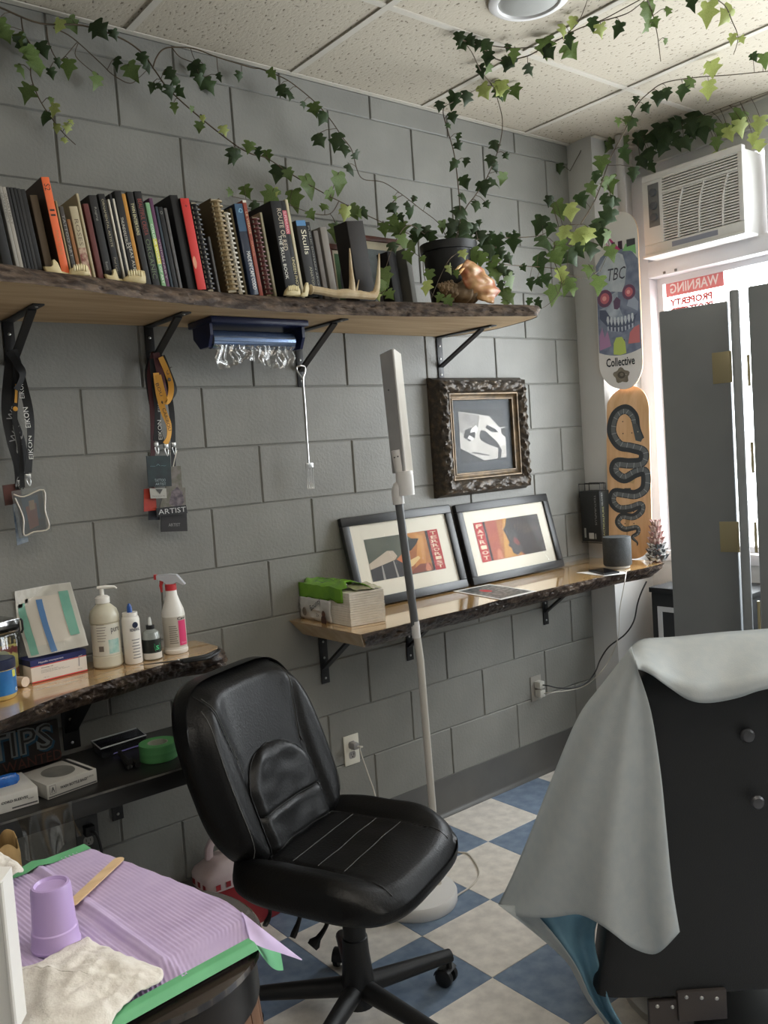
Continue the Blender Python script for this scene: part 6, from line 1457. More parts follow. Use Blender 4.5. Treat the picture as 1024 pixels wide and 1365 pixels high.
# ================================================================== BOTTLE COUNTER
def lathe_thing(t, prof, c, name, m, n=28, sx=1, sy=1, z0=ZT): return MB().lathe(prof, n, Matrix.Translation((c.x, c.y, z0)), sx=sx, sy=sy).build(name, m, t)
def face_frame(c, r, ang, z):
    """frame on a cylinder facing direction ang (degrees from -y towards +x)"""
    a = math.radians(ang); d = Vector((math.sin(a), -math.cos(a), 0)); ex = Vector((math.cos(a), math.sin(a), 0))
    return basis((c.x, c.y, z), ex, (0, 0, 1)), d, ex
def wrap_text(s, c, r, ang, z, w_, h_, colr, t, name='lettering', bold=0):
    M = Matrix.Translation((c.x, c.y, z))
    def wp_(p_):
        a = math.radians(ang)+p_.x/r; rr = r+.0006; return Vector((rr*math.sin(a), -rr*math.cos(a), p_.y))
    return text(s, M, w_, h_, plain(colr, .5), t, name, 0, warp=wp_, bold=bold)
def wrap_patch(c, r, a0, a1, z0, z1, m, t, name, off=.0004, n=14):
    mb = MB()
    mb.grid(lambda u, v: Vector((c.x+(r+off)*math.sin(math.radians(a0+(a1-a0)*u)), c.y-(r+off)*math.cos(math.radians(a0+(a1-a0)*u)), z0+(z1-z0)*v)), n, 1)
    return mb.build(name, m, t)
M_hd = mat('milky_plastic', (214, 210, 192), (204, 198, 176), scale=6, rough=.3); M_wpl = mat('white_plastic', (240, 237, 230), rough=.35)
# pump bottle
c = zp(151, 890, ZT); c.y += .036; r = .043
kz = yp(146, 800, c.y).z-ZT; top_ = yp(146, 778, c.y).z
t = thing('pump_bottle', 'large milky pump bottle with a teal oval print on the bottle counter', 'bottle', (c.x, c.y, ZT))
H = yp(147, 803, c.y).z-ZT+.0   # shoulder top
lathe_thing(t, [(.0001, .0006), (.039, .0006), (.043, .006), (.043, .034), (.0415, .036), (.0415, H-.055), (.043, H-.053), (.043, H-.035), (.038, H-.018), (.026, H-.006), (.019, H), (.019, H+.010), (.0001, H+.010)], c, 'bottle', M_hd)
lathe_thing(t, [(.021, H+.003), (.021, H+.019), (.015, H+.024), (.0065, H+.026), (.006, H+.045), (.0001, H+.045)], c, 'pump_collar', M_wpl)
h2 = ZT+H+.045
MB().tube([(c.x-.012, c.y+.004, h2+.004), (c.x+.012, c.y-.004, h2+.004), (c.x+.034, c.y-.014, h2+.002), (c.x+.040, c.y-.017, h2-.004)], [.008, .010, .006, .004], 10, flat=.6).build('pump_head', M_wpl, t)
wrap_patch(c, .0415, -95, 60, ZT+.04, ZT+H-.058, plain((226, 224, 212)), t, 'label')
wrap_text('pure', c, .0418, 22, ZT+H-.078, .030, .018, (30, 34, 40), t)
wrap_patch(c, .0418, -12, 34, ZT+.044, ZT+.085, mat('teal_swirl', (126, 190, 184), (196, 220, 212), scale=40, rough=.5), t, 'oval_print')
wrap_patch(c, .0418, -52, -32, ZT+.052, ZT+.068, plain((120, 112, 104)), t, 'barcode_print')
for k in range(7): wrap_patch(c, .0418, -56, -24+(k % 3)*3, ZT+.082+.008*k, ZT+.084+.008*k, plain((150, 146, 136)), t, 'small_print')
# squeeze bottle with blue tip
c = zp(183, 885, ZT); c.y += .022
t = thing('squeeze_bottle', 'narrow white squeeze bottle with a blue pointed tip', 'bottle', (c.x, c.y, ZT))
H = yp(179, 815, c.y).z-ZT
lathe_thing(t, [(.0001, .0006), (.024, .0006), (.026, .004), (.026, H-.022), (.024, H-.014), (.022, H-.012), (.022, H), (.0001, H)], c, 'bottle', M_wpl)
lathe_thing(t, [(.008, H), (.0075, H+.016), (.003, H+.026), (.0001, H+.027)], c, 'tip', plain((40, 84, 160), .3))
wrap_text('RENEWAL', c, .026, 5, ZT+H-.050, .032, .009, (40, 44, 66), t, bold=.02)
MM, d, ex = face_frame(c, .026, 5, ZT+H-.036); ring = MB(); ring.lathe([(.004, 0), (.009, 0), (.009, .0006), (.004, .0006), (.004, 0)], 18, MM @ Matrix.Translation((0, 0, .0264))); ring.build('emblem', plain((36, 44, 74)), t)
for k in range(7): wrap_patch(c, .026, -25+k % 2*5, 32-(k % 3)*4, ZT+.018+.009*k, ZT+.021+.009*k, plain((150, 150, 150)), t, 'small_print')
# clear bottle with black label
c = zp(208, 879, ZT); c.y += .022
t = thing('dropper_bottle', 'short clear bottle with a black label and green laurel emblem', 'bottle', (c.x, c.y, ZT))
H = yp(205, 836, c.y).z-ZT
lathe_thing(t, [(.0001, .0006), (.026, .0006), (.028, .004), (.028, H-.028), (.024, H-.012), (.012, H-.003), (.0001, H-.003)], c, 'bottle', mat('smoky_clear', (150, 156, 152), rough=.06, coat=1, spec=.8))
wrap_patch(c, .028, -110, 100, ZT+.022, ZT+H-.032, plain((28, 34, 32)), t, 'label'); wrap_patch(c, .028, -110, 100, ZT+.003, ZT+.021, plain((216, 212, 204)), t, 'foot_band')
lathe_thing(t, [(.0125, H-.003), (.0125, H+.009), (.0001, H+.009)], c, 'cap', plain((24, 24, 25), .4)); lathe_thing(t, [(.006, H+.009), (.005, H+.024), (.003, H+.033), (.0001, H+.033)], c, 'nozzle', plain((214, 216, 214), .2))
wrap_text('S', c, .0284, 12, ZT+H-.058, .011, .014, (70, 200, 130), t, bold=.03)
for sg in (-1, 1):
    for k in range(4): wrap_text('/' if sg > 0 else '\\', c, .0284, 12+sg*(15+2.5*k if k < 3 else 18), ZT+H-.066+.006*k, .004, .006, (50, 150, 100), t, 'laurel_print', bold=.04)
# spray bottle
c = zp(241, 871, ZT); c.y += .030
t = thing('spray_bottle', 'tall white spray bottle with a pink label and a red trigger', 'bottle', (c.x, c.y, ZT))
H = yp(233, 784, c.y).z-ZT
lathe_thing(t, [(.0001, .0006), (.035, .0006), (.037, .005), (.037, .013), (.0355, .015), (.0355, H*.60), (.033, H*.68), (.024, H*.80), (.018, H*.90), (.016, H), (.0001, H)], c, 'bottle', M_wpl)
lathe_thing(t, [(.0175, H-.004), (.0175, H+.014), (.014, H+.016), (.0001, H+.016)], c, 'collar', plain((206, 60, 66), .4))
hx = Vector((.80, -.6, 0)); hz = ZT+H+.016; M = basis((c.x, c.y, hz), hx, (0, 0, 1))
MB().prism([(.012, 0), (-.010, 0), (-.020, .010), (-.040, .018), (-.040, .030), (.0, .031), (.022, .028), (.046, -.004), (.040, -.006), (.022, .006)], .022, M, z0=-.011).build('spray_head', mat('grey_white_plastic', (196, 198, 204), rough=.35), t, smooth=False)
MB().prism([(-.018, .010), (-.030, .014), (-.034, -.004), (-.030, -.024), (-.026, -.024), (-.026, -.004)], .012, M, z0=-.006).build('trigger', plain((196, 56, 56), .4), t, smooth=False)
MB().prism([(-.0405, .016), (-.048, .017), (-.048, .032), (-.0405, .031)], .016, M, z0=-.008).build('nozzle', plain((190, 50, 54), .4), t, smooth=False)
wrap_patch(c, .0355, -95, 70, ZT+.022, ZT+H*.58, plain((206, 200, 188)), t, 'label'); wrap_patch(c, .0357, -4, 42, ZT+.026, ZT+H*.52, plain((222, 60, 116)), t, 'pink_print', .0008)
wrap_text('Cavi', c, .036, 16, ZT+H*.55, .030, .009, (40, 30, 40), t, bold=.03); wrap_text('Citrus', c, .0363, 20, ZT+.034, .018, .005, (240, 190, 210), t)
for k in range(9): wrap_patch(c, .0357, -52, -10-(k % 3)*3, ZT+.034+.0065*k, ZT+.037+.0065*k, plain((140, 134, 124)), t, 'small_print')
# scissors
t = thing('scissors', 'pair of scissors with black handles lying at the counter end', 'scissors', zp(250, 880, ZT))
zz = ZT+.006
p0, p1, p2 = zp(187, 887, zz), zp(240, 881, zz), zp(246, 879, zz)
bl = MB(); dr = (p1-p0).normalized(); sd = Vector((-dr.y, dr.x, 0))
bl.add([p0, p1+sd*.007, p1-sd*.007, p0+Vector((0, 0, .002)), p1+sd*.007+Vector((0, 0, .003)), p1-sd*.007+Vector((0, 0, .003))], [(0, 1, 2), (5, 4, 3), (0, 3, 4, 1), (1, 4, 5, 2), (2, 5, 3, 0)])
bl.build('blade', plain((60, 58, 58), .35), t, smooth=False)
MB().tube(smooth_path([zp(240, 881, zz), zp(255, 878, zz+.002), zp(272, 875, zz+.002), zp(286, 869, zz+.004), zp(292, 866.5, zz+.006), zp(290, 870, zz+.003), zp(276, 877, zz), zp(260, 880, zz), zp(244, 882, zz)], 5), .0052, 8).build('handle', M_blackpl, t)
MB().lathe([(.004, .0), (.003, .002), (.0001, .002)], 10, Matrix.Translation(zp(238, 881, zz)+Vector((0, 0, .003)))).build('pivot', M_steel, t)
# dressing carton with sterile pouch leaning on it
q0, q1 = zp(43, 912, ZT), zp(117, 894, ZT); ex = (q1-q0); ex.z = 0; Lc = ex.length; ex.normalize(); ey = Vector((-ex.y, ex.x, 0)); hc = yp(40, 880, q0.y).z-ZT
hc = (dp(118, 865, (q1-CAM).dot(RZ)).z-ZT)
M = basis((q0.x, q0.y, ZT+.0006), ex, ey, Vector((0, 0, 1)))
t = thing('dressing_carton', 'white carton with a navy lid band and red base stripe on the bottle counter', 'box', (q0.x, q0.y, ZT))
MB().bbox((0, 0, 0), (Lc, .085, hc), .0012, M).build('carton', mat('carton_card', (236, 228, 218), rough=.6), t)
MF = basis((q0.x, q0.y, ZT+.0006), ex, (0, 0, 1))
MB().box((0, hc*.74, 0), (Lc, hc, .0005), MF).box((-.0004, 0, 0), (0, .085, 0), M).build('navy_band', plain((34, 44, 104)), t, smooth=False)
MB().box((0, 0, 0), (Lc, .085, .0005), M @ Matrix.Translation((0, 0, hc))).build('navy_lid', plain((34, 44, 104)), t, smooth=False)
MB().box((-.0005, 0, hc*.74), (0, .085, hc), M).build('navy_side', plain((40, 48, 96)), t, smooth=False)
MB().box((0, hc*.70, 0), (Lc, hc*.735, .0006), MF).box((0, 0, 0), (Lc, hc*.06, .0006), MF).build('red_stripe', plain((206, 66, 60)), t, smooth=False)
text('Hypafix transparent', MF @ Matrix.Translation((Lc*.36, hc*.86, .0006)), Lc*.44, hc*.10, plain((210, 206, 214)), t, bold=.02)
text('Dressing roll', MF @ Matrix.Translation((Lc*.28, hc*.6, .0006)), Lc*.2, hc*.055, plain((70, 60, 60)), t, bold=.02)
for k in range(3): text('self adhesive film for fixation', MF @ Matrix.Translation((Lc*(.32+.05*k), hc*(.5-.055*k), .0006)), Lc*(.3+.1*k), hc*.035, plain((120, 110, 106)), t)
text('4x', MF @ Matrix.Translation((Lc*.25, hc*.16, .0006)), Lc*.12, hc*.03, plain((120, 110, 106)), t); text('10 m', MF @ Matrix.Translation((Lc*.86, hc*.18, .0006)), Lc*.08, hc*.04, plain((90, 80, 76)), t)
poly3('corner_print', [MF @ Vector((Lc*.84+x, hc*.3+y, .0006)) for x, y in ((0, 0), (.002, .03), (.014, .032), (.014, .030), (.005, .027), (.003, 0))], plain((170, 164, 168)), t)
t = thing('sterile_pouch', 'clear sterile pouch with green and blue stripes leaning on the dressing carton', 'pouch', (q0.x, q0.y+.03, ZT+hc))
DPo = (q0-CAM).dot(RZ)
A = [dp(11, 786, DPo+.14), dp(94, 776, DPo+.16), dp(118, 860, DPo+.07), dp(38, 878, DPo+.03)]
low_ = ZT+hc+.0045
def pch(u, v, off=0.0):
    a = A[0].lerp(A[1], u); b = A[3].lerp(A[2], u); q = a.lerp(b, v); nn_ = -RZ
    bul = .010*math.sin(math.pi*u)*math.sin(math.pi*v)+.0035*noise.noise(Vector((u*7, v*7, 3)))*(1 if off == 0 else .6)
    q = q+nn_*(bul+off); q.z = max(q.z, low_); q.y = min(q.y, -.006); return q
MB().grid(lambda u, v: pch(u, v), 18, 18).build('backing_paper', mat('pouch_paper', (232, 230, 224), (220, 218, 212), scale=10, rough=.5), t, angle=80)
MB().grid(lambda u, v: pch(.20+.6*u, .16+.70*v, .003), 10, 10).build('pad', mat('gauze_pad', (240, 234, 226), rough=.85), t, angle=80)
MG_ = mat('teal_stripe', (146, 206, 190), (130, 194, 178), scale=18, rough=.5)
for u0, u1, v0, v1, mm in ((.07, .20, .22, .97, MG_), (.78, .93, .12, .80, MG_), (.40, .50, .20, .98, mat('blue_stripe', (106, 154, 216), rough=.5))):
    MB().grid(lambda u, v: pch(u0+(u1-u0)*u, v0+(v1-v0)*v, .0052), 3, 12).build('stripe', mm, t, angle=80)
MB().grid(lambda u, v: pch(.01+.98*u, .01+.98*v, .0075)+Vector((0, -.002*noise.noise(Vector((u*16, v*13, 9))), .002*noise.noise(Vector((u*11, v*17, 5))))), 26, 26).build('clear_front', clear_mat('pouch_film', (250, 250, 248), .035, .22, .6), t, angle=80)
# jar of cotton swabs, blue tub and roll at the far left
c = zp(-12, 912, ZT); c.y -= .02
t = thing('swab_jar', 'square clear jar of cotton swabs at the left end of the bottle counter', 'jar', (c.x, c.y, ZT))
jw = .062; jh = yp(8, 842, c.y).z-ZT; M = Matrix.Translation((c.x, c.y, ZT+.0006)) @ Matrix.Rotation(.25, 4, 'Z')
MB().bbox((-jw, -jw, 0), (jw, jw, jh), .008, M).build('glass', clear_mat('jar_glass', (236, 238, 234), .06, .04), t)
MB().bbox((-jw-.002, -jw-.002, jh), (jw+.002, jw+.002, jh+.040), .006, M).build('lid', clear_mat('jar_lid', (170, 172, 170), .25, .1), t)
MB().tube([M @ Vector(q) for q in ((jw+.004, -jw, jh+.036), (jw+.006, -jw-.004, jh+.03), (jw+.006, -jw-.004, jh+.006), (jw+.003, -jw, jh-.004))], .003, 6).build('wire_clasp', M_black, t)
sw_ = MB(); RS = random.Random(5); M_sw = mat('swab_stick', (206, 188, 140), rough=.7)
for k in range(34):
    x, y = RS.uniform(-.045, .045), RS.uniform(-.045, .045); a = Vector((x, y, .010)); b = Vector((max(-.052, min(.052, x+RS.uniform(-.04, .04))), max(-.052, min(.052, y+RS.uniform(-.04, .04))), jh-.012-RS.uniform(0, .02)))
    sw_.tube([M @ a, M @ b], .0016, 5); sw_.ball(b, .0032, 6, M=M, sc=(1, 1, 1.8))
sw_.build('swabs', M_sw, t, kind='stuff')
MB().grid(lambda u, v: M @ Vector((-.050+.1*u, -.058, .02+(jh-.05)*v)), 6, 6).build('picture_card', mat('figure_print', (120, 44, 40), (196, 186, 110), scale=55, rough=.5, contrast=(.45, .55)), t)
MB().ball((.006, -.0585, .078), .021, 14, M=M, sc=(1, .04, 1.1)).build('card_print', plain((150, 152, 130)), t); MB().ball((.0, -.0588, .054), .024, 14, M=M, sc=(1, .04, .9)).build('card_print', plain((96, 98, 100)), t); MB().ball((-.03, -.059, .05), .018, 12, M=M, sc=(1, .04, 1.3)).build('card_print', plain((140, 44, 40)), t)
c2 = zp(-2, 930, ZT); c2.y -= .012
t = thing('ointment_tub', 'tub of yellow ointment with a blue label and navy lid at far left', 'tub', (c2.x, c2.y, ZT))
r = .044; hh = yp(8, 890, c2.y-.03).z-ZT
lathe_thing(t, [(.0001, .0006), (.038, .0006), (.043, .006), (.045, .02), (.045, hh-.004), (.0001, hh-.004)], c2, 'tub', mat('ointment_yellow', (206, 180, 110), rough=.35)); lathe_thing(t, [(.046, hh-.004), (.047, hh), (.047, hh+.020), (.044, hh+.023), (.0001, hh+.023)], c2, 'lid', plain((30, 38, 66), .35))
wrap_patch(c2, .045, -90, 80, ZT+.014, ZT+hh-.006, mat('blue_label', (28, 96, 160), (40, 118, 180), scale=20, rough=.4), t, 'label')
wrap_patch(c2, .0453, 38, 56, ZT+hh-.026, ZT+hh-.008, plain((206, 206, 90)), t, 'yellow_print'); wrap_text('O', c2, .0455, 52, ZT+.024, .010, .010, (226, 228, 224), t, 'round_print', bold=.06)
q = zp(29, 915, ZT); a = math.radians(40)
t = thing('gauze_roll', 'small pale gauze roll lying beside the swab jar', 'roll', (q.x, q.y, ZT))
MB().tube([(q.x-.012, q.y+.022, ZT+.0145), (q.x+.006, q.y-.018, ZT+.0145)], .014, 18).build('roll', mat('gauze', (226, 206, 186), rough=.9), t)

# ================================================================== THINGS ON THE BLACK SHELF
ZK = .6816
def carton_on(name, label, px, hpx, m, cat='box', z=ZK):
    """px: front-left, front-right bottom corners and a rear-right bottom corner"""
    a, b, d = [zp(u, v, z) for u, v in px]; ex = b-a; W = ex.length; ex.normalize(); ey = Vector((-ex.y, ex.x, 0)); dep = min(.15, abs((d-b).dot(ey))); hgt = dp(px[0][0], px[0][1]-hpx, (a-CAM).dot(RZ)).z-z
    t = thing(name, label, cat, (a.x, a.y, z)); M = basis((a.x, a.y, z+.0006), ex, ey, Vector((0, 0, 1))); MF = basis((a.x, a.y, z+.0006), ex, (0, 0, 1))
    MB().bbox((0, 0, 0), (W, dep, hgt), .001, M).build('carton', m, t); return t, M, MF, W, dep, hgt
M_gc = mat('grey_carton', (186, 184, 178), (176, 174, 168), scale=10, rough=.7)
t, M, MF, W, dep, hg = carton_on('bag_box', 'grey white carton with an oval opening reading wash bottle bags', [(64, 1067), (130, 1043), (92, 1018)], 20, M_gc)
oval = [(W*.5+W*.30*math.cos(k*math.pi/12), dep*.5+dep*.33*math.sin(k*math.pi/12)) for k in range(24)]
mb = MB(); mb.add([M @ Vector((x, y, hg+.0005)) for x, y in oval], [tuple(range(24))]); mb.build('oval_opening', mat('box_inside', (104, 104, 100), (120, 118, 112), scale=20, rough=.6), t, smooth=False)
text('WASH BOTTLE BAGS', MF @ Matrix.Translation((W*.52, hg*.55, .0006)), W*.54, hg*.2, plain((60, 60, 62)), t, bold=.03); text('#140XA', MF @ Matrix.Translation((W*.86, hg*.62, .0006)), W*.14, hg*.12, plain((70, 70, 72)), t)
MB().box((W*.02, hg*.08, 0), (W*.98, hg*.16, .0005), MF).box((W*.05, hg*.3, 0), (W*.17, hg*.32, .0006), MF).box((W*.05, hg*.86, 0), (W*.17, hg*.88, .0006), MF).box((W*.05, hg*.32, 0), (W*.056, hg*.86, .0006), MF).box((W*.164, hg*.32, 0), (W*.17, hg*.86, .0006), MF).build('line_print', plain((80, 80, 82)), t, smooth=False)
poly3('logo_print', [MF @ Vector((W*x, hg*y, .0006)) for x, y in ((.075, .4), (.10, .74), (.12, .78), (.145, .4), (.13, .4), (.115, .6), (.10, .5), (.09, .4))], plain((80, 80, 82)), t)
MB().box((W*.86, 0, 0), (W*.93, dep, .0005), M @ Matrix.Translation((0, 0, hg))).build('dark_band', plain((50, 50, 52)), t, smooth=False)
t, M, MF, W, dep, hg = carton_on('sleeve_box', 'white carton reading cord sleeves at the left end of the black shelf', [(-20, 1092), (52, 1071), (22, 1046)], 24, mat('white_carton', (206, 204, 198), (196, 194, 188), scale=10, rough=.7))
text('CORD SLEEVES', MF @ Matrix.Translation((W*.56, hg*.58, .0006)), W*.5, hg*.15, plain((60, 60, 62)), t, bold=.03); text('#160F', MF @ Matrix.Translation((W*.86, hg*.45, .0006)), W*.1, hg*.1, plain((60, 60, 62)), t); MB().box((W*.5, hg*.12, 0), (W*.98, hg*.2, .0005), MF).build('line_print', plain((80, 80, 82)), t, smooth=False)
sl = MB(); RS = random.Random(8)
for k in range(9):
    u = .10+.07*k; b0 = M @ Vector((W*u, dep*.5, hg+.001)); sl.ball(b0+Vector((0, 0, .010)), .020, 8, sc=(1.1, .8, .9))
sl.build('blue_sleeves', mat('blue_film', (30, 84, 170), (54, 120, 206), scale=30, rough=.2), t)
# clear tray and green tape
a = [zp(u, v, ZK) for u, v in ((137, 1011), (194, 993), (182, 984), (125, 1001))]
t = thing('clear_tray', 'clear plastic tray with a violet highlight beside the green tape', 'tray', a[0])
up = Vector((0, 0, .030)); ce_ = sum(a, Vector())/4; o = [ce_+(q-ce_)*1.06+up for q in a]
mb = MB(); mb.add(a+o, [(0, 1, 2, 3)]+[(i, (i+1) % 4, 4+(i+1) % 4, 4+i) for i in range(4)])
mb.v = [q+Vector((0, 0, .0008)) for q in mb.v]; mb.build('tray', clear_mat('tray_plastic', (196, 198, 206), .16, .15), t, smooth=False, thick=.0015)
MB().tube([q+Vector((0, 0, .0005)) for q in (o+[o[0]])], .0022, 6).build('rim', mat('clear_rim', (170, 172, 178), rough=.15), t)
MB().tube([a[0].lerp(a[1], .25)+Vector((0, 0, .004)), a[0].lerp(a[1], .95)+Vector((0, 0, .005))], .002, 6).build('violet_highlight', plain((120, 112, 190), .2), t)  # violet highlight laid on as a coloured strip
c = zp(212, 1010, ZK); rr = .054
t = thing('tape_roll', 'roll of green masking tape lying flat on the black shelf', 'tape', (c.x, c.y, ZK))
MB().lathe([(.030, .001), (rr, .001), (rr, .047), (.034, .048), (.030, .047), (.030, .001)], 40, Matrix.Translation((c.x, c.y, ZK))).build('tape', mat('green_tape', (86, 150, 92), (76, 138, 84), scale=4, rough=.55, stretch=(1, 1, 30)), t)
MB().lathe([(.0298, .0015), (.0298, .0465), (.027, .0465), (.027, .0015), (.0298, .0015)], 32, Matrix.Translation((c.x, c.y, ZK))).build('card_core', mat('tape_core', (150, 156, 140), rough=.7), t)
t = thing('black_pouch', 'small dark cable bundle lying between the tray and tape', 'cable', zp(165, 1010, ZK))
MB().tube(smooth_path([zp(160, 1004, ZK+.010), zp(166, 1012, ZK+.010), zp(172, 1022, ZK+.010), zp(176, 1014, ZK+.010), zp(184, 1020, ZK+.010)], 5), .0085, 8).build('cable', M_blackpl, t)
# painted sign
Ys = -.03; q = [yp(u, v, Ys) for u, v in ((-30, 968), (76, 946), (76, 1018), (-30, 1046))]
zl, zh = ZK+.001, .80; x0, x1 = q[0].x, q[1].x
t = thing('painted_sign', 'dark painted sign with blue outlined letters reading tips on the black shelf', 'sign', ((x0+x1)/2, Ys, ZK))
MS = basis((x0, Ys, zl), (1, 0, 0), (0, .06, 1)); MB().box((0, 0, -.012), (x1-x0, zh-zl, 0), MS).build('board', mat('sign_board', (44, 38, 36), (54, 46, 42), scale=20, rough=.6), t, smooth=False)
ctr = yp(26, 990, Ys-.001); lw = yp(68, 985, Ys).x-yp(-22, 1000, Ys).x
ML = basis((ctr.x, Ys-.001, ctr.z), (1, 0, 0), (0, .06, 1))
text('TIPS', ML @ Matrix.Translation((.006, -.006, .0006)), lw, .078, plain((40, 84, 110)), t, bold=.05); text('TIPS', ML @ Matrix.Translation((0, 0, .0012)), lw, .078, plain((134, 138, 136)), t, bold=.045); text('TIPS', ML @ Matrix.Translation((0, 0, .0018)), lw*.985, .070, plain((58, 54, 52)), t, bold=-.012)
text('WANTED', ML @ Matrix.Translation((.03, -.062, .0006)), lw*.9, .030, plain((96, 56, 46)), t)
t = thing('fan_ornament', 'pale patterned disc hanging in front of the painted sign', 'ornament', yp(52, 975, -.15))

bpy.data.objects.remove(t)

# ================================================================== OUTLETS, CORDS, SHARPS BIN
M_ivory = mat('ivory_plate', (226, 222, 208), rough=.4); M_slot = plain((30, 30, 30)); M_rec = mat('grey_receptacle', (150, 146, 142), rough=.45)
def outlet(u0, v0, label, m=M_ivory, rec=M_rec):
    c = yp(u0, v0); t = thing('wall_outlet', label, 'outlet', (c.x, 0, c.z))
    MB().bbox((c.x-.035, -.006, c.z-.057), (c.x+.035, -.0006, c.z+.057), .002).build('plate', m, t)
    for s in (1, -1):
        z = c.z+s*.0195; M = basis((c.x, -.006, z), (1, 0, 0), (0, 0, 1))
        pts = [(.0165*math.cos(a) if abs(math.cos(a)) < .92 else .0152*math.copysign(1, math.cos(a)), max(-.0135, min(.0135, .0172*math.sin(a)))) for a in [2*math.pi*k/20 for k in range(20)]]
        rcp = MB().prism(pts, .0012, M).build('receptacle', rec, t, smooth=False)
        MB().box((-.0075, -.001, .0012), (-.0055, .0075, .0016), M).box((.0055, -.001, .0012), (.0075, .0065, .0016), M).box((-.002, -.009, .0012), (.002, -.005, .0016), M).build('slots', M_slot, rcp, smooth=False)
    MB().lathe([(.003, 0), (.002, .0008), (.0001, .001)], 8, basis((c.x, -.006, c.z), (1, 0, 0), (0, 0, 1))).build('screw', M_steel, t); return c
def plug(c, s, label, m, w_=.013, ln=.026, cat='plug'):
    t = thing('plug', label, cat, (c.x, -.008, c.z+s*.0195)); z = c.z+s*.0195; MB().bbox((c.x-w_, -.008-ln, z-w_), (c.x+w_, -.0082, z+w_), .003).build('body', m, t); return t, Vector((c.x, -.008-ln, z))
c = outlet(468, 999, 'white duplex outlet on the block wall behind the rolling chair')
t, e = plug(c, 1, 'grey plug with a white cord in the outlet behind the chair', plain((150, 148, 146), .4), .012, .030)
MB().tube(smooth_path([e+Vector((.002, -.001, 0)), e+Vector((.020, -.010, -.004)), yp(480, 1000, -.05), yp(490, 1030, -.055), yp(499, 1056, -.06), yp(505, 1085, -.07), yp(512, 1130, -.10), zp(560, 1130, .006)], 6), .0028, 8).build('cord', cordm, t)
c = outlet(714, 917, 'wall outlet with two plugs near the room corner', mat('grey_plate', (150, 146, 138), rough=.4))
M_pb = mat('white_plug', (196, 194, 186), rough=.4)
t, e = plug(c, 1, 'white adapter with a black cord in the upper socket near the corner', M_pb, .016, .034)
cz = [e+Vector((.004, 0, .0)), yp(731, 914, -.07), yp(745, 917, -.08), yp(765, 917, -.09), yp(783, 909, -.10), yp(794, 895, -.12), dp(800, 880, 3.80), dp(812, 862, 3.76), dp(833, 846, 3.72), dp(845, 828, 3.70), dp(850, 805, 3.68), dp(855, 790, 3.66), dp(862, 775, 3.66)]
MB().tube(smooth_path(cz, 6), .0032, 8).build('cord', mat('black_cord', (40, 40, 40), rough=.5), t)
t, e = plug(c, -1, 'white adapter with a thin white cord in the lower socket near the corner', M_pb, .016, .036)
s0 = zp(833, 762, ZT)
MB().tube(smooth_path([e+Vector((.006, 0, 0)), yp(735, 923, -.08), yp(760, 920, -.09), yp(780, 914, -.11), dp(797, 900, 3.82), dp(812, 880, 3.8), dp(824, 850, 3.66), dp(826, 815, 3.60), dp(831, 786, 3.56), dp(833.5, 772, 3.56), s0+Vector((0, -.004, .004)), s0+Vector((-.01, .03, .004))], 6), .0020, 6).build('cord', cordm, t)
c = outlet(116, 1112, 'dark outlet with a black plug under the black shelf', mat('dark_plate', (64, 64, 63), rough=.4), plain((150, 148, 142)))
t, e = plug(c, 1, 'black plug in the dark outlet under the black shelf', M_blackpl, .015, .03)
MB().tube(smooth_path([e, e+Vector((.012, -.012, -.01)), e+Vector((.025, -.004, -.07)), e+Vector((.03, 0, -.2)), e+Vector((.03, .01, -.4))], 5), .0042, 8).build('cord', mat('black_cord', (40, 40, 40), rough=.5), t)
# sharps bin
bx0, bx1, by0, by1, bh = -.405, -.115, -.165, -.025, .185
t = thing('sharps_bin', 'red sharps container with a white slotted lid on the floor by the wall', 'bin', (-.2, -.09, 0))
M_rb = mat('red_plastic', (150, 36, 42), (138, 30, 36), scale=5, rough=.4); M_lid = mat('frosted_lid', (214, 196, 194), (196, 176, 176), scale=12, rough=.4)
mb = MB(); vs = []
for z, s in ((.0006, .88), (.006, .92), (bh, 1.0), (bh, .94), (.012, .86)):
    for k in range(40):
        x, y = sq(2*math.pi*k/40, 5); vs.append(Vector(((bx0+bx1)/2+x*(bx1-bx0)/2*s, (by0+by1)/2+y*(by1-by0)/2*s, z)))
fs = [(i*40+k, i*40+(k+1) % 40, (i+1)*40+(k+1) % 40, (i+1)*40+k) for i in range(4) for k in range(40)]+[tuple(range(39, -1, -1)), tuple(160+k for k in range(40))]
mb.add(vs, fs); mb.build('bin', M_rb, t, angle=50)
mb = MB(); vs = []; LZ = [(bh-.022, 1.045), (bh+.018, 1.06), (bh+.03, 1.0), (bh+.052, .72), (bh+.058, .66), (bh+.058, .3)]
for z, s in LZ:
    for k in range(40):
        x, y = sq(2*math.pi*k/40, 5); vs.append(Vector(((bx0+bx1)/2+x*(bx1-bx0)/2*s, (by0+by1)/2+y*(by1-by0)/2*s, z)))
fs = [(i*40+k, i*40+(k+1) % 40, (i+1)*40+(k+1) % 40, (i+1)*40+k) for i in range(5) for k in range(40)]+[tuple(200+k for k in range(40))]
mb.add(vs, fs); mb.build('lid', M_lid, t, angle=50)
for k in range(7):
    x = bx0+.018+.036*k; MB().box((x, by0-.0052, bh-.014), (x+.017, by0-.0042, bh+.004)).build('slot', M_rb, t, smooth=False)
for k in range(3): MB().box((bx0-.0085, by0+.018+.036*k, bh-.014), (bx0-.0075, by0+.035+.036*k, bh+.004)).build('slot', M_rb, t, smooth=False)
hx_ = (bx0+bx1)/2-.055
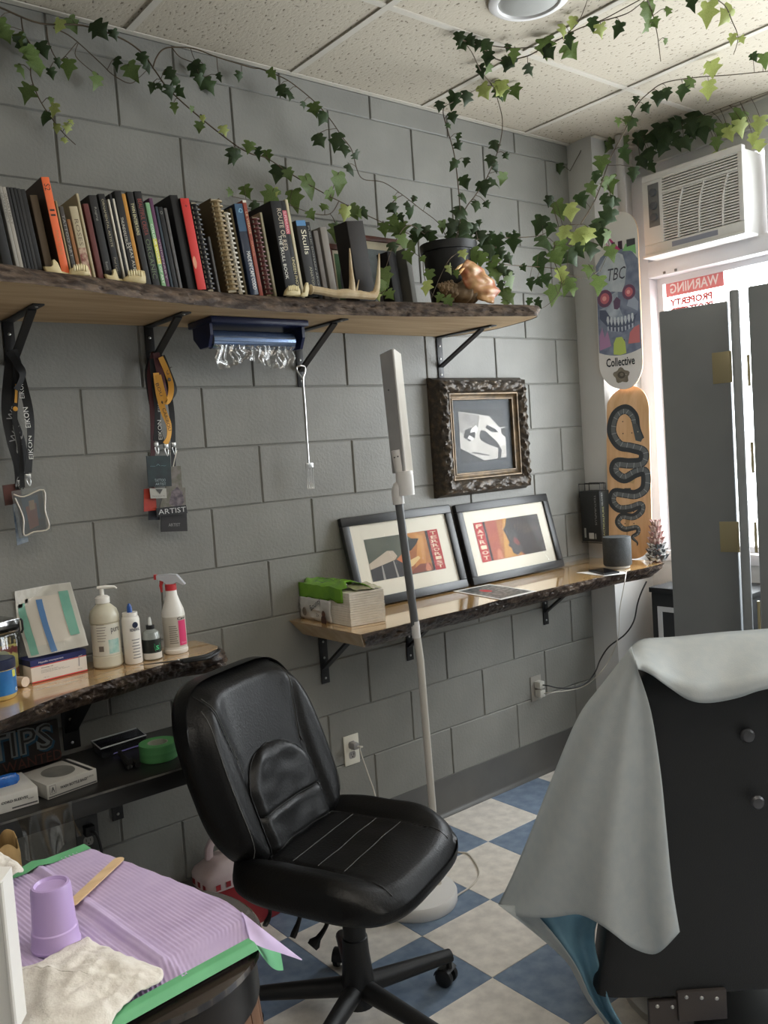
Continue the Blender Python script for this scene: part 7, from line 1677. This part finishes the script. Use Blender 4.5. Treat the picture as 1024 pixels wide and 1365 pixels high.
MB().tube(smooth_path([(hx_-.045, -.08, bh+.055), (hx_-.042, -.085, bh+.095), (hx_-.02, -.088, bh+.118), (hx_+.01, -.088, bh+.10), (hx_+.03, -.085, bh+.055)], 5), [.016]*21, 10, flat=.6).build('lid_knob', M_lid, t)
MB().tube(smooth_path([(-.235, by0-.008, bh-.012), (-.215, by0-.012, bh-.045), (-.18, by0-.013, bh-.060), (-.145, by0-.012, bh-.045), (-.125, by0-.008, bh-.012)], 5), .006, 8).build('handle', M_lid, t)
MBn = basis((-.145, by0+.0035, .066), (1, 0, 0), (0, -.075, 1)); MB().box((-.02, -.016, 0), (.02, .016, .0006), MBn).build('warning_label', plain((216, 190, 50)), t, smooth=False); text('o%', MBn @ Matrix.Translation((0, 0, .0008)), .026, .012, plain((120, 100, 30)), t)

# ================================================================== BARREL TABLE WITH TRAY
ZTb = .9
q = {k: zp(*p_, ZTb) for k, p_ in dict(a=(20, 1165), b=(115, 1130), c=(335, 1262), d=(160, 1348)).items()}
e1 = (q['c']-q['b']); Ltray = e1.length; e1.normalize(); e2 = Vector((-1, 0, 0)); e2 = (e2-e1*e2.dot(e1)).normalized()   # e1 along the bib, e2 towards the left
Wt = .34
bc = Vector((-1.165, -1.535, 0))
t = thing('barrel_table', 'dark round barrel table at lower left under the taped tray', 'table', (bc.x, bc.y, 0))
R_b = .146; ztop_b = .886; nst = 22
def br(z): return R_b*(1+.16*math.sin(math.pi*min(1, max(0, z/ztop_b))))-.0
M_stave = mat('barrel_oak', (120, 84, 58), (84, 58, 42), scale=9, rough=.4, stretch=(6, 6, .6)); M_hoop = mat('barrel_hoop', (34, 32, 31), (46, 40, 36), scale=10, rough=.3, metal=.5)
for k in range(nst):
    a0, a1 = 2*math.pi*(k+.03)/nst, 2*math.pi*(k+.97)/nst; mb = MB(); vs = []
    for i in range(9):
        z = .001+(ztop_b-.02)*i/8; r1 = br(z)
        for a, rr in ((a0, r1), ((a0+a1)/2, r1*1.006), (a1, r1), (a1, r1-.02), (a0, r1-.02)): vs.append(Vector((bc.x+rr*math.cos(a), bc.y+rr*math.sin(a), z)))
    mb.add(vs, [(i*5+j, i*5+(j+1) % 5, (i+1)*5+(j+1) % 5, (i+1)*5+j) for i in range(8) for j in range(5)]+[(4, 3, 2, 1, 0), (40, 41, 42, 43, 44)]); mb.build('stave', M_stave, t)
for z0_, z1_ in ((ztop_b-.075, ztop_b-.02), (ztop_b-.30, ztop_b-.25), (.25, .30), (.03, .085)):
    MB().lathe([(br(z0_)*1.006, z0_), (br(z0_)*1.006+.004, z0_), (br((z0_+z1_)/2)*1.006+.005, (z0_+z1_)/2), (br(z1_)*1.006+.004, z1_), (br(z1_)*1.006, z1_), (br(z0_)*1.006, z0_)], 48, Matrix.Translation((bc.x, bc.y, 0))).build('hoop', M_hoop, t)
MB().lathe([(.0001, ztop_b-.02), (R_b+.012, ztop_b-.02), (R_b+.020, ztop_b-.012), (R_b+.020, ztop_b-.003), (R_b+.014, ztop_b), (.0001, ztop_b)], 56, Matrix.Translation((bc.x, bc.y, 0))).build('top', mat('glossy_top', (40, 34, 30), (54, 44, 38), scale=5, rough=.14, coat=.6), t)
MT_ = basis((q['b'].x, q['b'].y, ztop_b+.0008), e2, e1, Vector((0, 0, 1)))       # x to the left along the short side, y along the bib
t = thing('tray', 'flat tray wrapped in a lavender ribbed bib with green tape along its ends', 'tray', q['b'])
MB().bbox((.028, -.004, 0), (Wt, Ltray-.004, ZTb-ztop_b-.004), .003, MT_).build('tray_board', mat('tray_grey', (120, 120, 122), rough=.4, metal=.5), t)
zb = ZTb-ztop_b-.0008
# ribbed bib: long side droops past the board on the right
MTi = MT_.inverted()
BE = [MTi @ zp(u, v, ZTb) for u, v in ((113, 1129), (160, 1146), (195, 1160), (230, 1173), (265, 1187), (300, 1202), (330, 1223), (336, 1258))]
BE = sorted((q_.y, q_.x) for q_ in BE)
def bibz(x, y):
    z = zb+.0012+.0015*noise.noise(Vector((x*14, y*10, 0)))
    z += .0055*math.exp(-((x-.085-.02*y)/.007)**2)-.003*math.exp(-((x-.097-.02*y)/.006)**2)+.0025*math.exp(-((x-.21-.02*y)/.006)**2)
    return z
def bib(u, v, rib=True):
    y = .008+(Ltray-.014)*v; xe = lerp_tab(BE, y)
    x = xe+(Wt+.02-xe)*u
    return MT_ @ Vector((x, y, bibz(x, y)+(.0009*math.sin(x*2*math.pi/.0064) if rib else 0)))
NRb = 24; nu = 340
mb = MB(); vs = []
for i in range(NRb+1):
    for j in range(nu+1): vs.append(bib(j/nu, i/NRb))
mb.add(vs, [(i*(nu+1)+j, i*(nu+1)+j+1, (i+1)*(nu+1)+j+1, (i+1)*(nu+1)+j) for i in range(NRb) for j in range(nu)])
M_bib = mat('lavender_bib', (196, 178, 212), (188, 170, 206), scale=30, rough=.85); mb.build('bib', M_bib, t, angle=80)
EA = [zp(322, 1217, ZTb)+Vector((0, 0, .002)), dp(345, 1234, 1.155), dp(372, 1255, 1.155), dp(403, 1279, 1.155)]
EB = [zp(334, 1258, ZTb)+Vector((0, 0, .002)), dp(352, 1264, 1.13), dp(375, 1271, 1.14), dp(402, 1280, 1.153)]
EA, EB = smooth_path(EA, 5), smooth_path(EB, 5)
def flap(u, v):
    k = min(int(u*15), 14); f = u*15-k; a = EA[k].lerp(EA[k+1], f); b = EB[k].lerp(EB[k+1], f)
    q_ = a.lerp(b, v); q_.z += .006*math.sin(v*3.1)*(1-u); return q_
MB().grid(flap, 15, 12).build('bib_corner', M_bib, t, angle=80)
M_tape = mat('green_paper_tape', (104, 176, 126), (96, 166, 118), scale=20, rough=.6)
def tape(y0, y1, x0, x1, name='tape'):
    MB().grid(lambda u, v: MT_ @ Vector((x0+(x1-x0)*u, y0+(y1-y0)*v, max(bibz(max(x0+(x1-x0)*u, .0), .2), zb+.001)+.0014-(.022*max(0, abs(v-.5)-.38)*0))), 16, 3).build(name, M_tape, t, angle=80)
tape(-.012, .014, -.002, Wt+.01); 
def tape2(u, v):
    x = -.004+(Wt+.01)*u; y = Ltray-.012+.021*v; z = zb+.0052-(.008*max(0, v-.7)/.3)
    return MT_ @ Vector((x, y, z))
MB().grid(tape2, 16, 6).build('tape', M_tape, t, angle=80)
def tape_tail(u, v):
    a = MT_ @ Vector((-.004, Ltray-.012+.021*v, zb+.0052-(.008*max(0, v-.7)/.3))); b0 = dp(374, 1268, 1.19); b1 = dp(378, 1293, 1.185); e = b0.lerp(b1, v)
    m_ = a.lerp(e, u); m_.z -= .010*math.sin(u*3.1)*(.3+.7*v); return m_
MB().grid(tape_tail, 10, 4).build('tape_tail', M_tape, t, angle=80)
# cup upside down
c = zp(75, 1258, ZTb+.0035); D = (c-CAM).dot(RZ); pxm = D/F
hC = 0.083
t = thing('plastic_cup', 'lavender plastic cup standing upside down on the ribbed bib', 'cup', c)
rb_, rt_ = 31.5*pxm, 25*pxm
MB().lathe([(rb_-.001, .0), (rb_, .0), (rb_+.0006, .003), (rb_-.0008, .005), (rb_-.002, hC*.28), (rb_-.0035, hC*.30), (rt_+.0008, hC-.006), (rt_-.001, hC-.0005), (rt_-.004, hC), (rt_-.006, hC-.004), (.0001, hC-.005)], 40, Matrix.Translation(c)).build('cup', mat('lavender_plastic', (190, 166, 214), (182, 158, 208), scale=4, rough=.3, sub=.1), t)
# wooden stick
t = thing('wooden_stick', 'pale wooden tongue stick lying against the lavender cup', 'stick', zp(130, 1172, ZTb))
P0_, P1_ = zp(96, 1205, ZTb+.012), zp(158, 1147, ZTb+.0065); dr = (P1_-P0_); Ls = dr.length; M = basis(P0_, dr, Vector((0, 0, 1)).cross(dr)); wS = .0085
MB().prism([(0, -wS), (Ls, -wS)]+[(Ls+wS*math.sin(a), -wS*math.cos(a)) for a in [math.pi*k/8 for k in range(1, 8)]]+[(Ls, wS), (0, wS)]+[(-wS*math.sin(a), wS*math.cos(a)) for a in [math.pi*k/8 for k in range(1, 8)]], .0018, M).build('stick', mat('birch', (220, 190, 150), (206, 174, 134), scale=12, rough=.6, stretch=(.5, 6, 6)), t, smooth=False)
# crumpled paper towel
t_o = [(18, 1296), (60, 1284), (108, 1256), (124, 1258), (150, 1270), (185, 1283), (214, 1296), (218, 1307), (208, 1316), (190, 1325), (170, 1340), (150, 1365), (140, 1392), (40, 1400), (8, 1390), (8, 1330)]
O = [zp(u, v, ZTb+.006) for u, v in smp(t_o+[t_o[0]], 3)]; cc = sum(O, Vector())/len(O); n = len(O)
def tw_(u, v):
    f = v*n; k = int(f) % n; g = f-int(f); o_ = O[k].lerp(O[(k+1) % n], g); q_ = cc.lerp(o_, u)
    q_.z += .016*(1-u**3)*(.55+.45*noise.noise(Vector((q_.x*14, q_.y*14, 1))))+.007*noise.noise(Vector((q_.x*45, q_.y*38, 7)))*(1-.6*u)+.004*noise.noise(Vector((q_.x*90, q_.y*110, 3)))+.004
    return q_
o = MB().grid(tw_, 22, 72).build('paper_towel', mat('towel_white', (224, 220, 212), (214, 208, 200), scale=60, rough=.9, bump=.3, bscale=260), angle=80, thick=.001)
tag(o, 'crumpled white paper towel lying on the tray in front of the cup', 'paper towel')
o2 = [(-30, 1135), (-5, 1137), (10, 1147), (30, 1160), (28, 1167), (5, 1174), (-30, 1180)]
O = [zp(u, v, ZTb+.02) for u, v in smp(o2+[o2[0]], 3)]; cc = sum(O, Vector())/len(O); n = len(O)
o = MB().grid(tw_, 12, 40).build('paper_wad', MATS['towel_white'], angle=80, thick=.001); tag(o, 'folded white paper at the far left edge behind the cup', 'paper')
# white stand at the left picture edge
Dp = .93
t = thing('white_stand', 'white plastic upright at the lower left edge of the view', 'stand', dp(2, 1360, Dp))
a0, a1, a2, a3 = dp(0.5, 1176, Dp), dp(21, 1380, Dp-.02), dp(-40, 1380, Dp-.02), dp(-40, 1176, Dp)
mb = MB(); back = Vector((.02, .03, 0)); mb.add([a0, a1, a2, a3]+[q_+back for q_ in (a0, a1, a2, a3)], [(0, 1, 2, 3), (7, 6, 5, 4), (0, 4, 5, 1), (1, 5, 6, 2), (2, 6, 7, 3), (3, 7, 4, 0)]); mb.build('upright', mat('stand_white', (224, 222, 218), rough=.4), t, smooth=False)
MB().tube([a0+Vector((0, -.001, 0)), a1+Vector((0, -.001, 0))], .003, 8).build('rounded_edge', MATS['stand_white'], t)
# brown paper bag under the shelf
bt = dp(8, 1128, 1.95); bgx, bgy = bt.x-.075, bt.y+.03
t = thing('paper_bag', 'tan paper bag standing at far left beside the taped tray', 'bag', (bgx, bgy, 0))
def bag(u, v):
    x, y = sq(2*math.pi*u, 5.0); z = .001+(bt.z-.001)*v; c_ = .012*noise.noise(Vector((x*2.2, y*2.2, z*9)))*min(1, v*5)+.008*noise.noise(Vector((x*5, y*5, z*22)))*min(1, v*5)
    return Vector((bgx+x*(.115+c_)*(1-.12*v), bgy+y*(.075+c_)*(1-.25*v), z+(.012*math.sin(u*25)*(v > .98))))
MB().grid(bag, 48, 26).build('bag', mat('kraft_paper', (168, 138, 90), (148, 118, 74), scale=12, rough=.8), t, angle=60, thick=.003)
MB().prism([(.10*x, .065*y) for x, y in [sq(2*math.pi*k/24, 5.0) for k in range(24)]], .002, Matrix.Translation((bgx, bgy, .001))).build('bottom', MATS['kraft_paper'], t, smooth=False)
# clear plastic bag hanging below the black shelf
t = thing('clear_bag', 'clear plastic bag hanging in front of the wall under the black shelf at left', 'bag', yp(70, 1100, -.40))
def cbag(u, v): return dp(22+72*u+14*v+3*math.sin(u*9+v*4), 1090-22*u+(56+10*math.sin(u*5))*v, 2.14+.02*math.sin(u*11)*v)
MB().grid(cbag, 24, 10).build('bag', M_film, t, angle=80)
